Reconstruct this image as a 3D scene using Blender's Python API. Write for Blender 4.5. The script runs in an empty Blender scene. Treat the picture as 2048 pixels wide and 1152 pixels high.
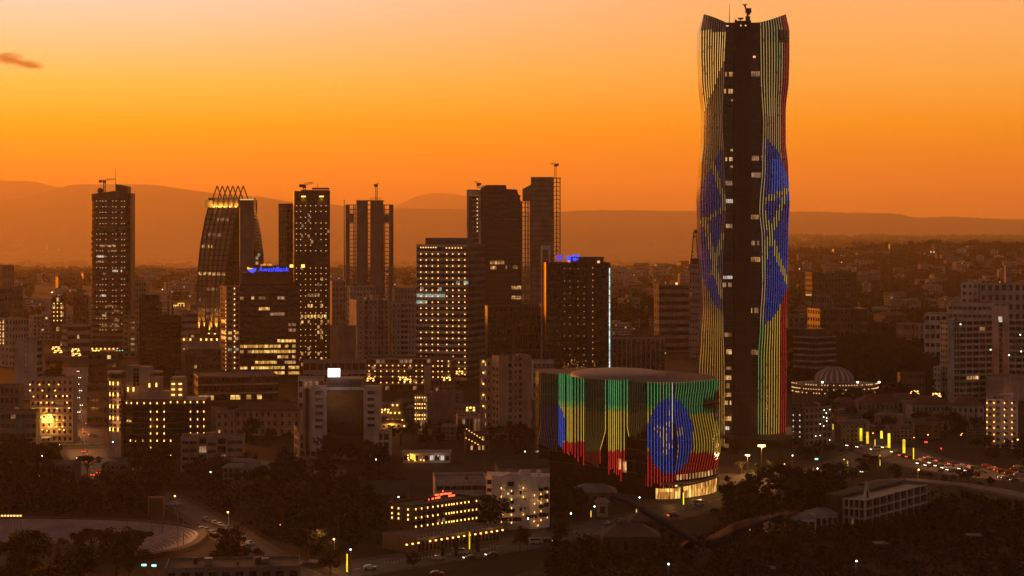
import bpy, bmesh, math, random
from mathutils import Vector, Matrix
R = math.radians
SC = bpy.context.scene
COL = SC.collection
rng = random.Random(7)

# ---------------------------------------------------------------- camera
F, CX, HY, CAMH = 4107.0, 1024.0, 450.0, 107.0     # focal length, centre and horizon in photo pixels; eye height in metres
cam_d = bpy.data.cameras.new('camera')
cam_d.sensor_width = 36.0
cam_d.lens = F / 2048 * 36.0
cam_d.shift_y = -(576 - HY) / 2048
cam_d.clip_start, cam_d.clip_end = 0.5, 60000
cam_d.dof.use_dof = True
cam_d.dof.focus_distance = 1000.0
cam_d.dof.aperture_fstop = 2.8
cam = bpy.data.objects.new('camera', cam_d)
cam.location = (0, 0, CAMH)
cam.rotation_euler = (R(90), 0, 0)
COL.objects.link(cam)
SC.camera = cam

def lin(r, g, b):
    f = lambda c: c / 12.92 if c <= 0.04045 else ((c + 0.055) / 1.055) ** 2.4
    return (f(r / 255), f(g / 255), f(b / 255), 1)

# ---------------------------------------------------------------- sky
SUN_AZ, SUN_EL = R(-16), R(1.5)     # measured from the view direction (+Y), negative to the left
W = bpy.data.worlds.new('World'); SC.world = W; W.use_nodes = True
nt = W.node_tree; nt.nodes.clear(); N = nt.nodes.new; L = nt.links.new
def mth(op, a, b=None, c=None):
    n = N('ShaderNodeMath'); n.operation = op
    for i, v in enumerate((a, b, c)):
        if v is None: continue
        if isinstance(v, (int, float)): n.inputs[i].default_value = v
        else: L(v, n.inputs[i])
    return n.outputs[0]
def ramp(fac, stops, interp='B_SPLINE'):
    n = N('ShaderNodeValToRGB'); cr = n.color_ramp; cr.interpolation = interp
    while len(cr.elements) < len(stops): cr.elements.new(0.5)
    for e, (p, c) in zip(cr.elements, stops): e.position = p; e.color = c
    L(fac, n.inputs[0]); return n.outputs[0]
def mixc(fac, a, b, mode='MIX'):
    n = N('ShaderNodeMix'); n.data_type = 'RGBA'; n.blend_type = mode
    if isinstance(fac, (int, float)): n.inputs[0].default_value = fac
    else: L(fac, n.inputs[0])
    for v, i in ((a, 6), (b, 7)):
        if isinstance(v, tuple): n.inputs[i].default_value = v
        else: L(v, n.inputs[i])
    return n.outputs[2]
tc = N('ShaderNodeTexCoord'); sp = N('ShaderNodeSeparateXYZ'); L(tc.outputs['Generated'], sp.inputs[0])
sx, sy, sz = sp.outputs
hyp = mth('SQRT', mth('ADD', mth('MULTIPLY', sx, sx), mth('MULTIPLY', sy, sy)))
caz = mth('DIVIDE', mth('ADD', mth('MULTIPLY', sx, math.sin(SUN_AZ)), mth('MULTIPLY', sy, math.cos(SUN_AZ))), hyp)
daz = mth('ARCCOSINE', mth('MINIMUM', caz, 0.99999))                     # angle in azimuth from the place where the sun went down
zz = mth('SQRT', mth('MULTIPLY', mth('MAXIMUM', sz, 0.0), 0.5))          # square root spreads the band near the horizon
def P(y): return math.sqrt(max(0, (HY - y) / F) * 0.5)                   # ramp position of a photo row
core = ramp(zz, [(0.0, lin(250, 105, 10)), (P(400), lin(285, 125, 0)), (P(330), lin(315, 178, 0)), (P(250), lin(310, 206, 0)),
                 (P(170), lin(296, 226, 92)), (P(90), lin(280, 230, 162)), (P(0), lin(272, 238, 212)), (0.33, lin(252, 220, 200)),
                 (0.42, lin(150, 125, 118)), (0.52, lin(100, 88, 88)), (0.7, lin(62, 57, 62)), (1.0, lin(40, 38, 44))], 'LINEAR')
side = ramp(zz, [(0.0, lin(215, 98, 25)), (P(400), lin(235, 108, 20)), (P(330), lin(272, 150, 0)), (P(250), lin(276, 174, 12)),
                 (P(150), lin(270, 192, 84)), (P(0), lin(266, 196, 124)), (0.33, lin(240, 178, 120)),
                 (0.42, lin(135, 108, 96)), (0.52, lin(96, 82, 82)), (0.7, lin(60, 55, 60)), (1.0, lin(40, 38, 44))], 'LINEAR')
east = ramp(zz, [(0.0, lin(120, 94, 86)), (0.25, lin(130, 104, 97)), (0.45, lin(104, 87, 86)), (0.7, lin(62, 56, 60)), (1.0, lin(40, 38, 44))], 'LINEAR')
def smooth(v, lo, hi):
    n = N('ShaderNodeMapRange'); n.interpolation_type = 'SMOOTHSTEP'
    L(v, n.inputs[0]); n.inputs[1].default_value = lo; n.inputs[2].default_value = hi
    return n.outputs[0]
glow = mixc(smooth(daz, R(1), R(25)), core, side)
band = mixc(smooth(daz, R(28), R(125)), glow, east)
nish = N('ShaderNodeTexSky'); nish.sky_type = 'NISHITA'; nish.sun_disc = False
nish.sun_elevation = R(0.5); nish.sun_rotation = SUN_AZ; nish.altitude = 2300
sky = mixc(1.0, band, mixc(1.0, nish.outputs[0], (0.004, 0.004, 0.004, 1), 'MULTIPLY'), 'ADD')
bg = N('ShaderNodeBackground'); L(sky, bg.inputs[0]); bg.inputs[1].default_value = 1.0
ow = N('ShaderNodeOutputWorld'); L(bg.outputs[0], ow.inputs[0])
W.cycles.sampling_method = 'MANUAL'; W.cycles.sample_map_resolution = 1024

# the last light of the sun that has just gone down, low from the left behind the towers
sun_d = bpy.data.lights.new('sun', 'SUN'); sun_d.energy = 10.5; sun_d.angle = R(10); sun_d.color = (1.0, 0.22, 0.003)
sun = bpy.data.objects.new('sun', sun_d); COL.objects.link(sun)
SUNL_AZ, SUNL_EL = R(-28), R(1.4)
sun.rotation_euler = Vector((-math.sin(SUNL_AZ) * math.cos(SUNL_EL), -math.cos(SUNL_AZ) * math.cos(SUNL_EL), -math.sin(SUNL_EL))).to_track_quat('-Z', 'Y').to_euler()

vs = SC.view_settings
vs.view_transform = 'Standard'; vs.look = 'None'; vs.exposure = 0.0; vs.gamma = 1.0; vs.use_curve_mapping = False
SC.cycles.volume_bounces = 1
SC.cycles.max_bounces = 6; SC.cycles.diffuse_bounces = 2; SC.cycles.glossy_bounces = 2
SC.cycles.sample_clamp_indirect = 2.0
SC.cycles.caustics_reflective = False; SC.cycles.caustics_refractive = False

# ---------------------------------------------------------------- materials
MATS = {}
def pmat(name, col, rough=0.85, var=0.3, metal=0.0, scale=0.12, streak=0.25, spec=0.3, bump=0.0):
    """Matt surface with large blotches, fine grain and rain streaks (world coordinates)."""
    if name in MATS: return MATS[name]
    m = bpy.data.materials.new(name); m.use_nodes = True; t = m.node_tree; n = t.nodes.new; l = t.links.new
    b = t.nodes['Principled BSDF']; b.inputs['Roughness'].default_value = rough; b.inputs['Metallic'].default_value = metal
    b.inputs['Specular IOR Level'].default_value = spec
    g = n('ShaderNodeNewGeometry')
    def noise(sc, det, stretch=None):
        q = n('ShaderNodeTexNoise'); q.inputs['Scale'].default_value = sc; q.inputs['Detail'].default_value = det
        if stretch:
            mp = n('ShaderNodeMapping'); mp.inputs['Scale'].default_value = stretch; l(g.outputs['Position'], mp.inputs[0]); l(mp.outputs[0], q.inputs['Vector'])
        else: l(g.outputs['Position'], q.inputs['Vector'])
        return q.outputs[0]
    def rng_(v, lo, hi):
        q = n('ShaderNodeMapRange'); l(v, q.inputs[0]); q.inputs[1].default_value = 0.3; q.inputs[2].default_value = 0.7
        q.inputs[3].default_value = lo; q.inputs[4].default_value = hi; return q.outputs[0]
    def mul(a, c):
        q = n('ShaderNodeMath'); q.operation = 'MULTIPLY'; l(a, q.inputs[0]); l(c, q.inputs[1]); return q.outputs[0]
    fac = mul(rng_(noise(scale, 4), 1 - var, 1 + var), rng_(noise(1.7, 3), 1 - var * 0.5, 1 + var * 0.5))
    if streak: fac = mul(fac, rng_(noise(1.0, 3, (0.9, 0.9, 0.05)), 1 - streak, 1.05))
    mx = n('ShaderNodeMix'); mx.data_type = 'RGBA'; mx.blend_type = 'MULTIPLY'; mx.inputs[0].default_value = 1.0
    mx.inputs[6].default_value = (*col, 1); l(fac, mx.inputs[7]); l(mx.outputs[2], b.inputs['Base Color'])
    if bump:
        bp = n('ShaderNodeBump'); bp.inputs['Distance'].default_value = bump; l(noise(0.8, 6), bp.inputs['Height']); l(bp.outputs[0], b.inputs['Normal'])
    MATS[name] = m; return m
def gmat(name, col, rough=0.12, spec=0.5):
    """Window glass seen from outside by dusk: dark, glossy, slightly uneven from pane to pane."""
    if name in MATS: return MATS[name]
    m = bpy.data.materials.new(name); m.use_nodes = True; t = m.node_tree; n = t.nodes.new; l = t.links.new
    b = t.nodes['Principled BSDF']; b.inputs['Roughness'].default_value = rough; b.inputs['Specular IOR Level'].default_value = spec
    g = n('ShaderNodeNewGeometry'); q = n('ShaderNodeTexNoise'); q.inputs['Scale'].default_value = 0.35; q.inputs['Detail'].default_value = 3
    l(g.outputs['Position'], q.inputs['Vector'])
    cr = n('ShaderNodeValToRGB'); cr.color_ramp.elements[0].position = 0.35; cr.color_ramp.elements[1].position = 0.65
    cr.color_ramp.elements[0].color = (*[c * 0.55 for c in col], 1); cr.color_ramp.elements[1].color = (*[c * 1.35 for c in col], 1)
    l(q.outputs[0], cr.inputs[0]); l(cr.outputs[0], b.inputs['Base Color'])
    bp = n('ShaderNodeBump'); bp.inputs['Strength'].default_value = 0.15; bp.inputs['Distance'].default_value = 0.05
    l(q.outputs[0], bp.inputs['Height']); l(bp.outputs[0], b.inputs['Normal'])
    MATS[name] = m; return m
def emat(name, col, strength, vary=0.0, sample=False, attr=None):
    """Something that gives off light: lamp, lit window, LED strip, screen."""
    if name in MATS: return MATS[name]
    m = bpy.data.materials.new(name); m.use_nodes = True; t = m.node_tree; n = t.nodes.new; l = t.links.new
    b = t.nodes['Principled BSDF']; b.inputs['Base Color'].default_value = (0.05, 0.05, 0.05, 1)
    b.inputs['Emission Color'].default_value = (*col, 1); b.inputs['Emission Strength'].default_value = strength
    if vary:
        g = n('ShaderNodeNewGeometry'); q = n('ShaderNodeTexNoise'); q.inputs['Scale'].default_value = 0.5; q.inputs['Detail'].default_value = 4
        mp = n('ShaderNodeMapping'); mp.inputs['Scale'].default_value = (1.6, 1.6, 0.5); l(g.outputs['Position'], mp.inputs[0]); l(mp.outputs[0], q.inputs['Vector'])
        r = n('ShaderNodeMapRange'); r.inputs[1].default_value = 0.34; r.inputs[2].default_value = 0.66
        r.inputs[3].default_value = strength * (1 - vary); r.inputs[4].default_value = strength * (1 + vary)
        # rooms differ: brightness jumps from window to window, colour drifts between warm and whiter lamps
        sn = n('ShaderNodeVectorMath'); sn.operation = 'SNAP'; sn.inputs[1].default_value = (2.3, 2.3, 3.1); l(g.outputs['Position'], sn.inputs[0])
        wn = n('ShaderNodeTexWhiteNoise'); l(sn.outputs[0], wn.inputs['Vector'])
        pw = n('ShaderNodeMath'); pw.operation = 'POWER'; l(wn.outputs['Value'], pw.inputs[0]); pw.inputs[1].default_value = 1.6
        k1 = n('ShaderNodeMath'); k1.operation = 'MULTIPLY_ADD'; l(pw.outputs[0], k1.inputs[0]); k1.inputs[1].default_value = 1.5 * vary; k1.inputs[2].default_value = 1 - .62 * vary
        k2 = n('ShaderNodeMath'); k2.operation = 'MULTIPLY'; l(q.outputs[0], r.inputs[0]); l(r.outputs[0], k2.inputs[0]); l(k1.outputs[0], k2.inputs[1]); l(k2.outputs[0], b.inputs['Emission Strength'])
        cm = n('ShaderNodeMix'); cm.data_type = 'RGBA'; l(wn.outputs['Value'], cm.inputs[0]); cm.inputs[6].default_value = (col[0], col[1] * .86, col[2] * .7, 1); cm.inputs[7].default_value = (col[0], min(1, col[1] * 1.15), min(1, col[2] * 1.6), 1)
        l(cm.outputs[2], b.inputs['Emission Color'])
    if attr:
        a = n('ShaderNodeVertexColor'); a.layer_name = attr; l(a.outputs['Color'], b.inputs['Emission Color'])
    m.cycles.emission_sampling = 'AUTO' if sample else 'NONE'
    MATS[name] = m; return m

WALL = dict(
    pale=pmat('pale_render', (.42, .36, .32)), white=pmat('white_render', (.55, .49, .45)), beige=pmat('beige_render', (.34, .26, .2)),
    stone=pmat('cut_stone', (.46, .4, .36)), grey=pmat('grey_concrete', (.17, .155, .145)), dark=pmat('dark_cladding', (.05, .045, .042), 0.5),
    brown=pmat('brown_cladding', (.11, .075, .055), 0.55), raw=pmat('raw_concrete', (.2, .175, .15)), alu=pmat('aluminium_band', (.22, .2, .19), 0.4, 0.15, 0.5),
    pink=pmat('pinkish_render', (.4, .29, .25)), char=pmat('charcoal_panel', (.028, .026, .025), 0.45), steel=pmat('painted_steel', (.06, .055, .05), 0.5))
ROOF = dict(felt=pmat('roof_felt', (.12, .105, .095)), red=pmat('red_roof_sheet', (.16, .06, .04)), tin=pmat('tin_roof_sheet', (.17, .14, .125), 0.5),
            green=pmat('green_roof_sheet', (.035, .06, .045)), brown=pmat('brown_roof_tile', (.11, .07, .055)), dark=pmat('dark_roof_sheet', (.05, .043, .04)))
GLASS = dict(dark=gmat('dark_glass', (.012, .011, .011), .15), grey=gmat('grey_glass', (.03, .027, .025), .22), bronze=gmat('bronze_glass', (.045, .028, .018), .2),
             blue=gmat('bluish_glass', (.025, .026, .032), .1))
LIT = dict(warm=emat('lit_window_warm', (1, .5, .14), .5, .7), yellow=emat('lit_window_yellow', (1, .54, .1), .72, .6), cool=emat('lit_window_cool', (.66, .86, .56), .28, .5),
           dim=emat('lit_window_dim', (1, .5, .2), .22, .6), white=emat('lit_window_white', (1, .8, .58), .6, .4), hall=emat('lit_hall_glazing', (1, .46, .08), .8, .75, True))
LAMP = dict(warm=emat('lamp_warm', (1, .5, .13), 2.4, 0), gold=emat('lamp_gold', (1, .47, .09), 3.6, 0, True), soft=emat('lamp_soft', (1, .52, .2), 1.2, 0), white=emat('lamp_white', (.9, 1, .8), 6.0, 0),
            sodium=emat('lamp_sodium', (1, .42, .08), 8.0, 0), far=emat('lamp_far', (1, .75, .45), 2.6, 0), red=emat('lamp_red', (1, .05, .02), 4.0, 0), head=emat('lamp_headlight', (1, .86, .6), 6.0, 0),
            tail=emat('lamp_taillight', (1, .07, .012), 6.0, 0), yellow=emat('light_column_yellow', (1, .68, .02), 1.1, .25), cyan=emat('lamp_cyan', (.35, 1, .8), 2.0, 0),
            strip=emat('light_strip_white', (.75, 1, .95), 1.0, .3), uplight=emat('lamp_uplight', (1, .5, .1), 6.0, 0), pearl=emat('lamp_pearl', (.85, .8, .75), .8, 0))
BLUE = emat('sign_blue', (.015, .06, 1), 2.0); ORANGE = emat('sign_orange', (1, .42, .05), 1.6); RED = emat('sign_red', (1, .1, .03), 3.0); VIOLET = emat('sign_violet', (.16, .07, .6), .8)
LED = emat('led_strip', (1, 1, 1), 1.0, 0, True, 'led')
SCREEN = emat('lit_screen', (1, .92, .95), 3.0, .1, True)

# ---------------------------------------------------------------- pixel <-> place
def gd(y): return CAMH * F / (y - HY)                    # depth at which the level ground shows at photo row y
def wx(px, D): return (px - CX) * D / F
def wz(py, D): return CAMH - (py - HY) * D / F
def gdt(px, py):
    """depth at which the sight line meets the rolling ground"""
    D = 600.0
    while D < 14000:
        if wz(py, D) <= terrain(wx(px, D), D): return D
        D *= 1.01
    return 14000.0
def gp(px, py): D = gd(py); return (wx(px, D), D)

# ---------------------------------------------------------------- mesh helpers
class MB:
    def __init__(s): s.v = []; s.f = []; s.m = []
    def quad(s, a, b, c, d, mi=0):
        i = len(s.v); s.v += [a, b, c, d]; s.f.append((i, i + 1, i + 2, i + 3)); s.m.append(mi)
    def tri(s, a, b, c, mi=0):
        i = len(s.v); s.v += [a, b, c]; s.f.append((i, i + 1, i + 2)); s.m.append(mi)
    def box(s, x0, x1, y0, y1, z0, z1, mi=0, T=None):
        i = len(s.v)
        p = [(x, y, z) for z in (z0, z1) for x, y in ((x0, y0), (x1, y0), (x1, y1), (x0, y1))]
        s.v += [T(*q) for q in p] if T else p
        s.f += [(i + a, i + b, i + c, i + d) for a, b, c, d in ((0, 3, 2, 1), (4, 5, 6, 7), (0, 1, 5, 4), (1, 2, 6, 5), (2, 3, 7, 6), (3, 0, 4, 7))]
        s.m += [mi] * 6
    def prism(s, poly, z0, z1, mi=0, top=True, mt=None):
        i = len(s.v); n = len(poly); f0 = z0 if callable(z0) else (lambda x, y: z0); f1 = z1 if callable(z1) else (lambda x, y: z1)
        s.v += [(x, y, f0(x, y)) for x, y in poly] + [(x, y, f1(x, y)) for x, y in poly]
        for k in range(n):
            j = (k + 1) % n; s.f.append((i + k, i + j, i + n + j, i + n + k)); s.m.append(mi)
        if top: s.f.append(tuple(range(i + n, i + 2 * n))); s.m.append(mi if mt is None else mt)
        return s
    def bar(s, a, b, w, h=None, mi=0):
        """square bar from a to b"""
        a = Vector(a); b = Vector(b); d = (b - a).normalized(); u = d.cross(Vector((0, 0, 1)))
        if u.length < 1e-3: u = Vector((1, 0, 0))
        u.normalize(); v = d.cross(u).normalized(); h = h or w; i = len(s.v)
        for p in (a, b):
            for su, sv in ((-1, -1), (1, -1), (1, 1), (-1, 1)): s.v.append(tuple(p + u * su * w / 2 + v * sv * h / 2))
        s.f += [(i + p, i + q, i + r, i + t) for p, q, r, t in ((0, 1, 2, 3), (4, 7, 6, 5), (0, 4, 5, 1), (1, 5, 6, 2), (2, 6, 7, 3), (3, 7, 4, 0))]; s.m += [mi] * 6
    def tube(s, pts, r, n=6, mi=0):
        """round tube through pts; r a number or one radius per point"""
        i = len(s.v); pts = [Vector(p) for p in pts]; k = len(pts); rs = r if isinstance(r, (list, tuple)) else [r] * k
        for j, p in enumerate(pts):
            d = (pts[min(j + 1, k - 1)] - pts[max(j - 1, 0)]).normalized(); u = d.cross(Vector((0.13, 0.99, 0.05)))
            if u.length < 1e-3: u = Vector((1, 0, 0))
            u.normalize(); v = d.cross(u)
            for q in range(n):
                t = 2 * math.pi * q / n; s.v.append(tuple(p + (u * math.cos(t) + v * math.sin(t)) * rs[j]))
        for j in range(k - 1):
            for q in range(n):
                q2 = (q + 1) % n; s.f.append((i + j * n + q, i + j * n + q2, i + (j + 1) * n + q2, i + (j + 1) * n + q)); s.m.append(mi)
        s.f.append(tuple(i + (k - 1) * n + q for q in range(n))); s.m.append(mi)
    def lathe(s, prof, n=16, mi=0, c=(0, 0), a0=0.0, a1=2 * math.pi):
        i = len(s.v); full = abs(a1 - a0 - 2 * math.pi) < 1e-6; m = n if full else n + 1
        for r, z in prof:
            for q in range(m):
                t = a0 + (a1 - a0) * q / n; s.v.append((c[0] + r * math.cos(t), c[1] + r * math.sin(t), z))
        for j in range(len(prof) - 1):
            for q in range(n):
                q2 = (q + 1) % m; s.f.append((i + j * m + q, i + j * m + q2, i + (j + 1) * m + q2, i + (j + 1) * m + q)); s.m.append(mi)
    def ball(s, c, r, n=8, k=5, mi=0, sz=1.0):
        s2 = [(max(1e-3, r * math.sin(math.pi * j / k)), -r * sz * math.cos(math.pi * j / k)) for j in range(k + 1)]
        i = len(s.v); s.lathe(s2, n, mi); s.v[i:] = [(x + c[0], y + c[1], z + c[2]) for x, y, z in s.v[i:]]
    def mesh(s, name, mats, smooth=False):
        me = bpy.data.meshes.new(name); me.from_pydata(s.v, [], s.f)
        for m in (mats if isinstance(mats, (list, tuple)) else [mats]): me.materials.append(m)
        if any(s.m): me.polygons.foreach_set('material_index', s.m)
        if smooth: me.polygons.foreach_set('use_smooth', [True] * len(s.f))
        me.update(); return me
    def build(s, name, mats, parent=None, kind=None, smooth=False, label=None, loc=None):
        if not s.f: return None
        return link(name, s.mesh(name, mats, smooth), parent, kind, label, loc)
def link(name, data, parent=None, kind=None, label=None, loc=None, rz=None):
    o = bpy.data.objects.new(name, data); COL.objects.link(o)
    if parent: o.parent = parent
    if kind: o['kind'] = kind
    if label: o['label'] = label
    if loc: o.location = loc
    if rz is not None: o.rotation_euler = (0, 0, rz)
    return o
def tag(o, label, cat, group=None, kind=None):
    o['label'] = label; o['category'] = cat
    if group: o['group'] = group
    if kind: o['kind'] = kind
    return o
def thing(name, label, cat, loc=(0, 0, 0), rz=0.0, group=None):
    o = bpy.data.objects.new(name, None); COL.objects.link(o); o.empty_display_size = 2.0
    o.location = loc; o.rotation_euler = (0, 0, rz); return tag(o, label, cat, group)
def copy_thing(o, loc, rz=0.0, label=None, group=None, scale=None):
    c = o.copy(); COL.objects.link(c); c.location = loc; c.rotation_euler = (0, 0, rz)
    if scale: c.scale = scale if isinstance(scale, (tuple, list)) else (scale,) * 3
    if label: c['label'] = label
    if group: c['group'] = group
    for ch in list(o.children):
        d = ch.copy(); COL.objects.link(d); d.parent = c
        for g in list(ch.children):
            e = g.copy(); COL.objects.link(e); e.parent = d
    return c
def point(loc, watts, col=(1, .5, .15), r=0.4, name='lamp_light'):
    d = bpy.data.lights.new(name, 'POINT'); d.energy = watts; d.color = col; d.shadow_soft_size = r
    o = bpy.data.objects.new(name, d); COL.objects.link(o); o.location = loc; return o
def spot(loc, to, watts, angle, col=(1, .5, .15), name='uplight'):
    d = bpy.data.lights.new(name, 'SPOT'); d.energy = watts; d.color = col; d.spot_size = angle; d.spot_blend = 0.6; d.shadow_soft_size = 0.15
    o = bpy.data.objects.new(name, d); COL.objects.link(o); o.location = loc
    o.rotation_euler = (Vector(to) - Vector(loc)).to_track_quat('-Z', 'Y').to_euler(); return o

# ---------------------------------------------------------------- buildings
def face_T(bw, bl, which):
    """(along, out, up) on one face of a block -> block coordinates, with the face's length, yaw and whether 'along' runs backwards"""
    if which == 'F': return (lambda s, n, z: (s, -n, z)), bw, 0.0, False
    if which == 'L': return (lambda s, n, z: (-n, s, z)), bl, R(-90), True
    if which == 'R': return (lambda s, n, z: (bw + n, s, z)), bl, R(90), False
    return (lambda s, n, z: (s, bl + n, z)), bw, R(180), True
def proj(root, p):
    c, s = math.cos(root.rotation_euler[2]), math.sin(root.rotation_euler[2])
    X = root.location[0] + p[0] * c - p[1] * s; Y = root.location[1] + p[0] * s + p[1] * c; Z = root.location[2] + p[2]
    return CX + X / Y * F, HY + (CAMH - Z) / Y * F
def hit(root, T, px, py):
    """where the sight line through a photo pixel meets a face: (along, up)"""
    c, s = math.cos(root.rotation_euler[2]), math.sin(root.rotation_euler[2])
    w = lambda q: (root.location[0] + q[0] * c - q[1] * s, root.location[1] + q[0] * s + q[1] * c)
    p0, p1 = w(T(0, 0, 0)), w(T(1, 0, 0)); k = (px - CX) / F; dx, dy = p1[0] - p0[0], p1[1] - p0[1]
    t = (k * p0[1] - p0[0]) / (dx - k * dy); D = p0[1] + t * dy
    return t, wz(py, D) - root.location[2]
PANES = {}
def window_mesh(w, h, mull, glass, frame, fr=0.09):
    key = (round(w, 2), round(h, 2), mull, glass.name, frame.name)
    if key in PANES: return PANES[key]
    m = MB(); m.quad((0, .06, 0), (w, .06, 0), (w, .06, h), (0, .06, h), 0)
    def b(x0, x1, z0, z1):
        m.quad((x0, 0, z0), (x1, 0, z0), (x1, 0, z1), (x0, 0, z1), 1)
        m.quad((x0, 0, z0), (x0, .06, z0), (x0, .06, z1), (x0, 0, z1), 1); m.quad((x1, 0, z0), (x1, .06, z0), (x1, .06, z1), (x1, 0, z1), 1)
        m.quad((x0, 0, z0), (x1, 0, z0), (x1, .06, z0), (x0, .06, z0), 1); m.quad((x0, 0, z1), (x1, 0, z1), (x1, .06, z1), (x0, .06, z1), 1)
    b(0, fr, 0, h); b(w - fr, w, 0, h); b(fr, w - fr, 0, fr); b(fr, w - fr, h - fr, h)
    for k in range(1, mull): b(w * k / mull - fr / 2, w * k / mull + fr / 2, fr, h - fr)
    PANES[key] = m.mesh('window', [glass, frame]); return PANES[key]
def grid(root, w, T, W, ry, rev, z0, z1, s0=0.0, s1=None, cols=4, rows=4, wf=.6, hf=.55, mx=0.0, mz=(0.0, 0.0), d=.25, mode='obj', mull=2,
         lit=None, litm='warm', glass='grey', frame='steel', skip=None, glz=None, name='window', zs=.5):
    """A wall zone with real openings; the panes sit back in them, each one an object of its own (or one joined part where they are tiny)."""
    s1 = W if s1 is None else s1
    a0, a1, b0, b1 = s0 + mx, s1 - mx, z0 + mz[0], z1 - mz[1]
    q = lambda sa, sb, za, zb, n=0: w.quad(T(sa, n, za), T(sb, n, za), T(sb, n, zb), T(sa, n, zb))
    if mx > 0: q(s0, a0, z0, z1); q(a1, s1, z0, z1)
    if mz[0] > 0: q(a0, a1, z0, b0)
    if mz[1] > 0: q(a0, a1, b1, z1)
    cw, rh = (a1 - a0) / cols, (b1 - b0) / rows; ow, oh = cw * wf, rh * hf
    for r in range(rows):
        zb = b0 + r * rh; za = zb + (rh - oh) * zs
        q(a0, a1, zb, za); q(a0, a1, za + oh, zb + rh)
        for c in range(cols):
            sb = a0 + c * cw; sa = sb + (cw - ow) / 2
            if skip and skip(c, r): q(sb, sb + cw, za, za + oh); continue
            if ow < cw - .001: q(sb, sa, za, za + oh); q(sa + ow, sb + cw, za, za + oh)
            zt, se = za + oh, sa + ow
            w.quad(T(sa, 0, za), T(se, 0, za), T(se, -d, za), T(sa, -d, za)); w.quad(T(sa, 0, zt), T(se, 0, zt), T(se, -d, zt), T(sa, -d, zt))
            w.quad(T(sa, 0, za), T(sa, 0, zt), T(sa, -d, zt), T(sa, -d, za)); w.quad(T(se, 0, za), T(se, 0, zt), T(se, -d, zt), T(se, -d, za))
            on = None
            if isinstance(lit, float): on = litm if rng.random() < lit else None
            elif callable(lit): on = lit(c, r)
            elif lit:
                x, y = proj(root, T((sa + se) / 2, 0, (za + zt) / 2))
                for L_ in lit:
                    if L_[0] <= x <= L_[1] and L_[2] <= y <= L_[3] and rng.random() < (L_[5] if len(L_) > 5 else .93): on = L_[4] if len(L_) > 4 else litm
            if mode == 'obj':
                me = window_mesh(ow, oh, mull, LIT[on] if on else GLASS[glass], WALL[frame])
                link(name, me, root, loc=T(se if rev else sa, -d, za), rz=ry)
            else:
                glz.quad(T(sa, -d, za), T(se, -d, za), T(se, -d, zt), T(sa, -d, zt), (list(LIT).index(on) + 4) if on else list(GLASS).index(glass))
def parapet(w, bw, bl, h, t=.25, d=.9, mi=0):
    for a in ((t, bw - t, t, t), (t, bw - t, bl - t, bl - t)): w.quad((a[0], a[2], h - d), (a[1], a[2], h - d), (a[1], a[2], h), (a[0], a[2], h), mi)
    for x in (t, bw - t): w.quad((x, t, h - d), (x, bl - t, h - d), (x, bl - t, h), (x, t, h), mi)
    w.quad((0, 0, h), (bw, 0, h), (bw, t, h), (0, t, h), mi); w.quad((0, bl - t, h), (bw, bl - t, h), (bw, bl, h), (0, bl, h), mi)
    w.quad((0, t, h), (t, t, h), (t, bl - t, h), (0, bl - t, h), mi); w.quad((bw - t, t, h), (bw, t, h), (bw, bl - t, h), (bw - t, bl - t, h), mi)
ALLG = None
def glazing_mats():
    return [GLASS[k] for k in GLASS] + [LIT[k] for k in LIT]
def corner(x0, xc, x1, D, a, dl=None, dr=None):
    """corner block seen at photo column xc: the face to its right runs to x1, the one to its left to x0"""
    X = wx(xc, D); k1 = (x1 - CX) / F; k0 = (x0 - CX) / F
    wr = dr or (k1 * D - X) / (math.cos(a) - k1 * math.sin(a))
    wl = dl or (k0 * D - X) / (-math.sin(a) - k0 * math.cos(a))
    if not dl and not 3 < wl < 48: wl = 16.0
    return X, wr, wl
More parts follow.
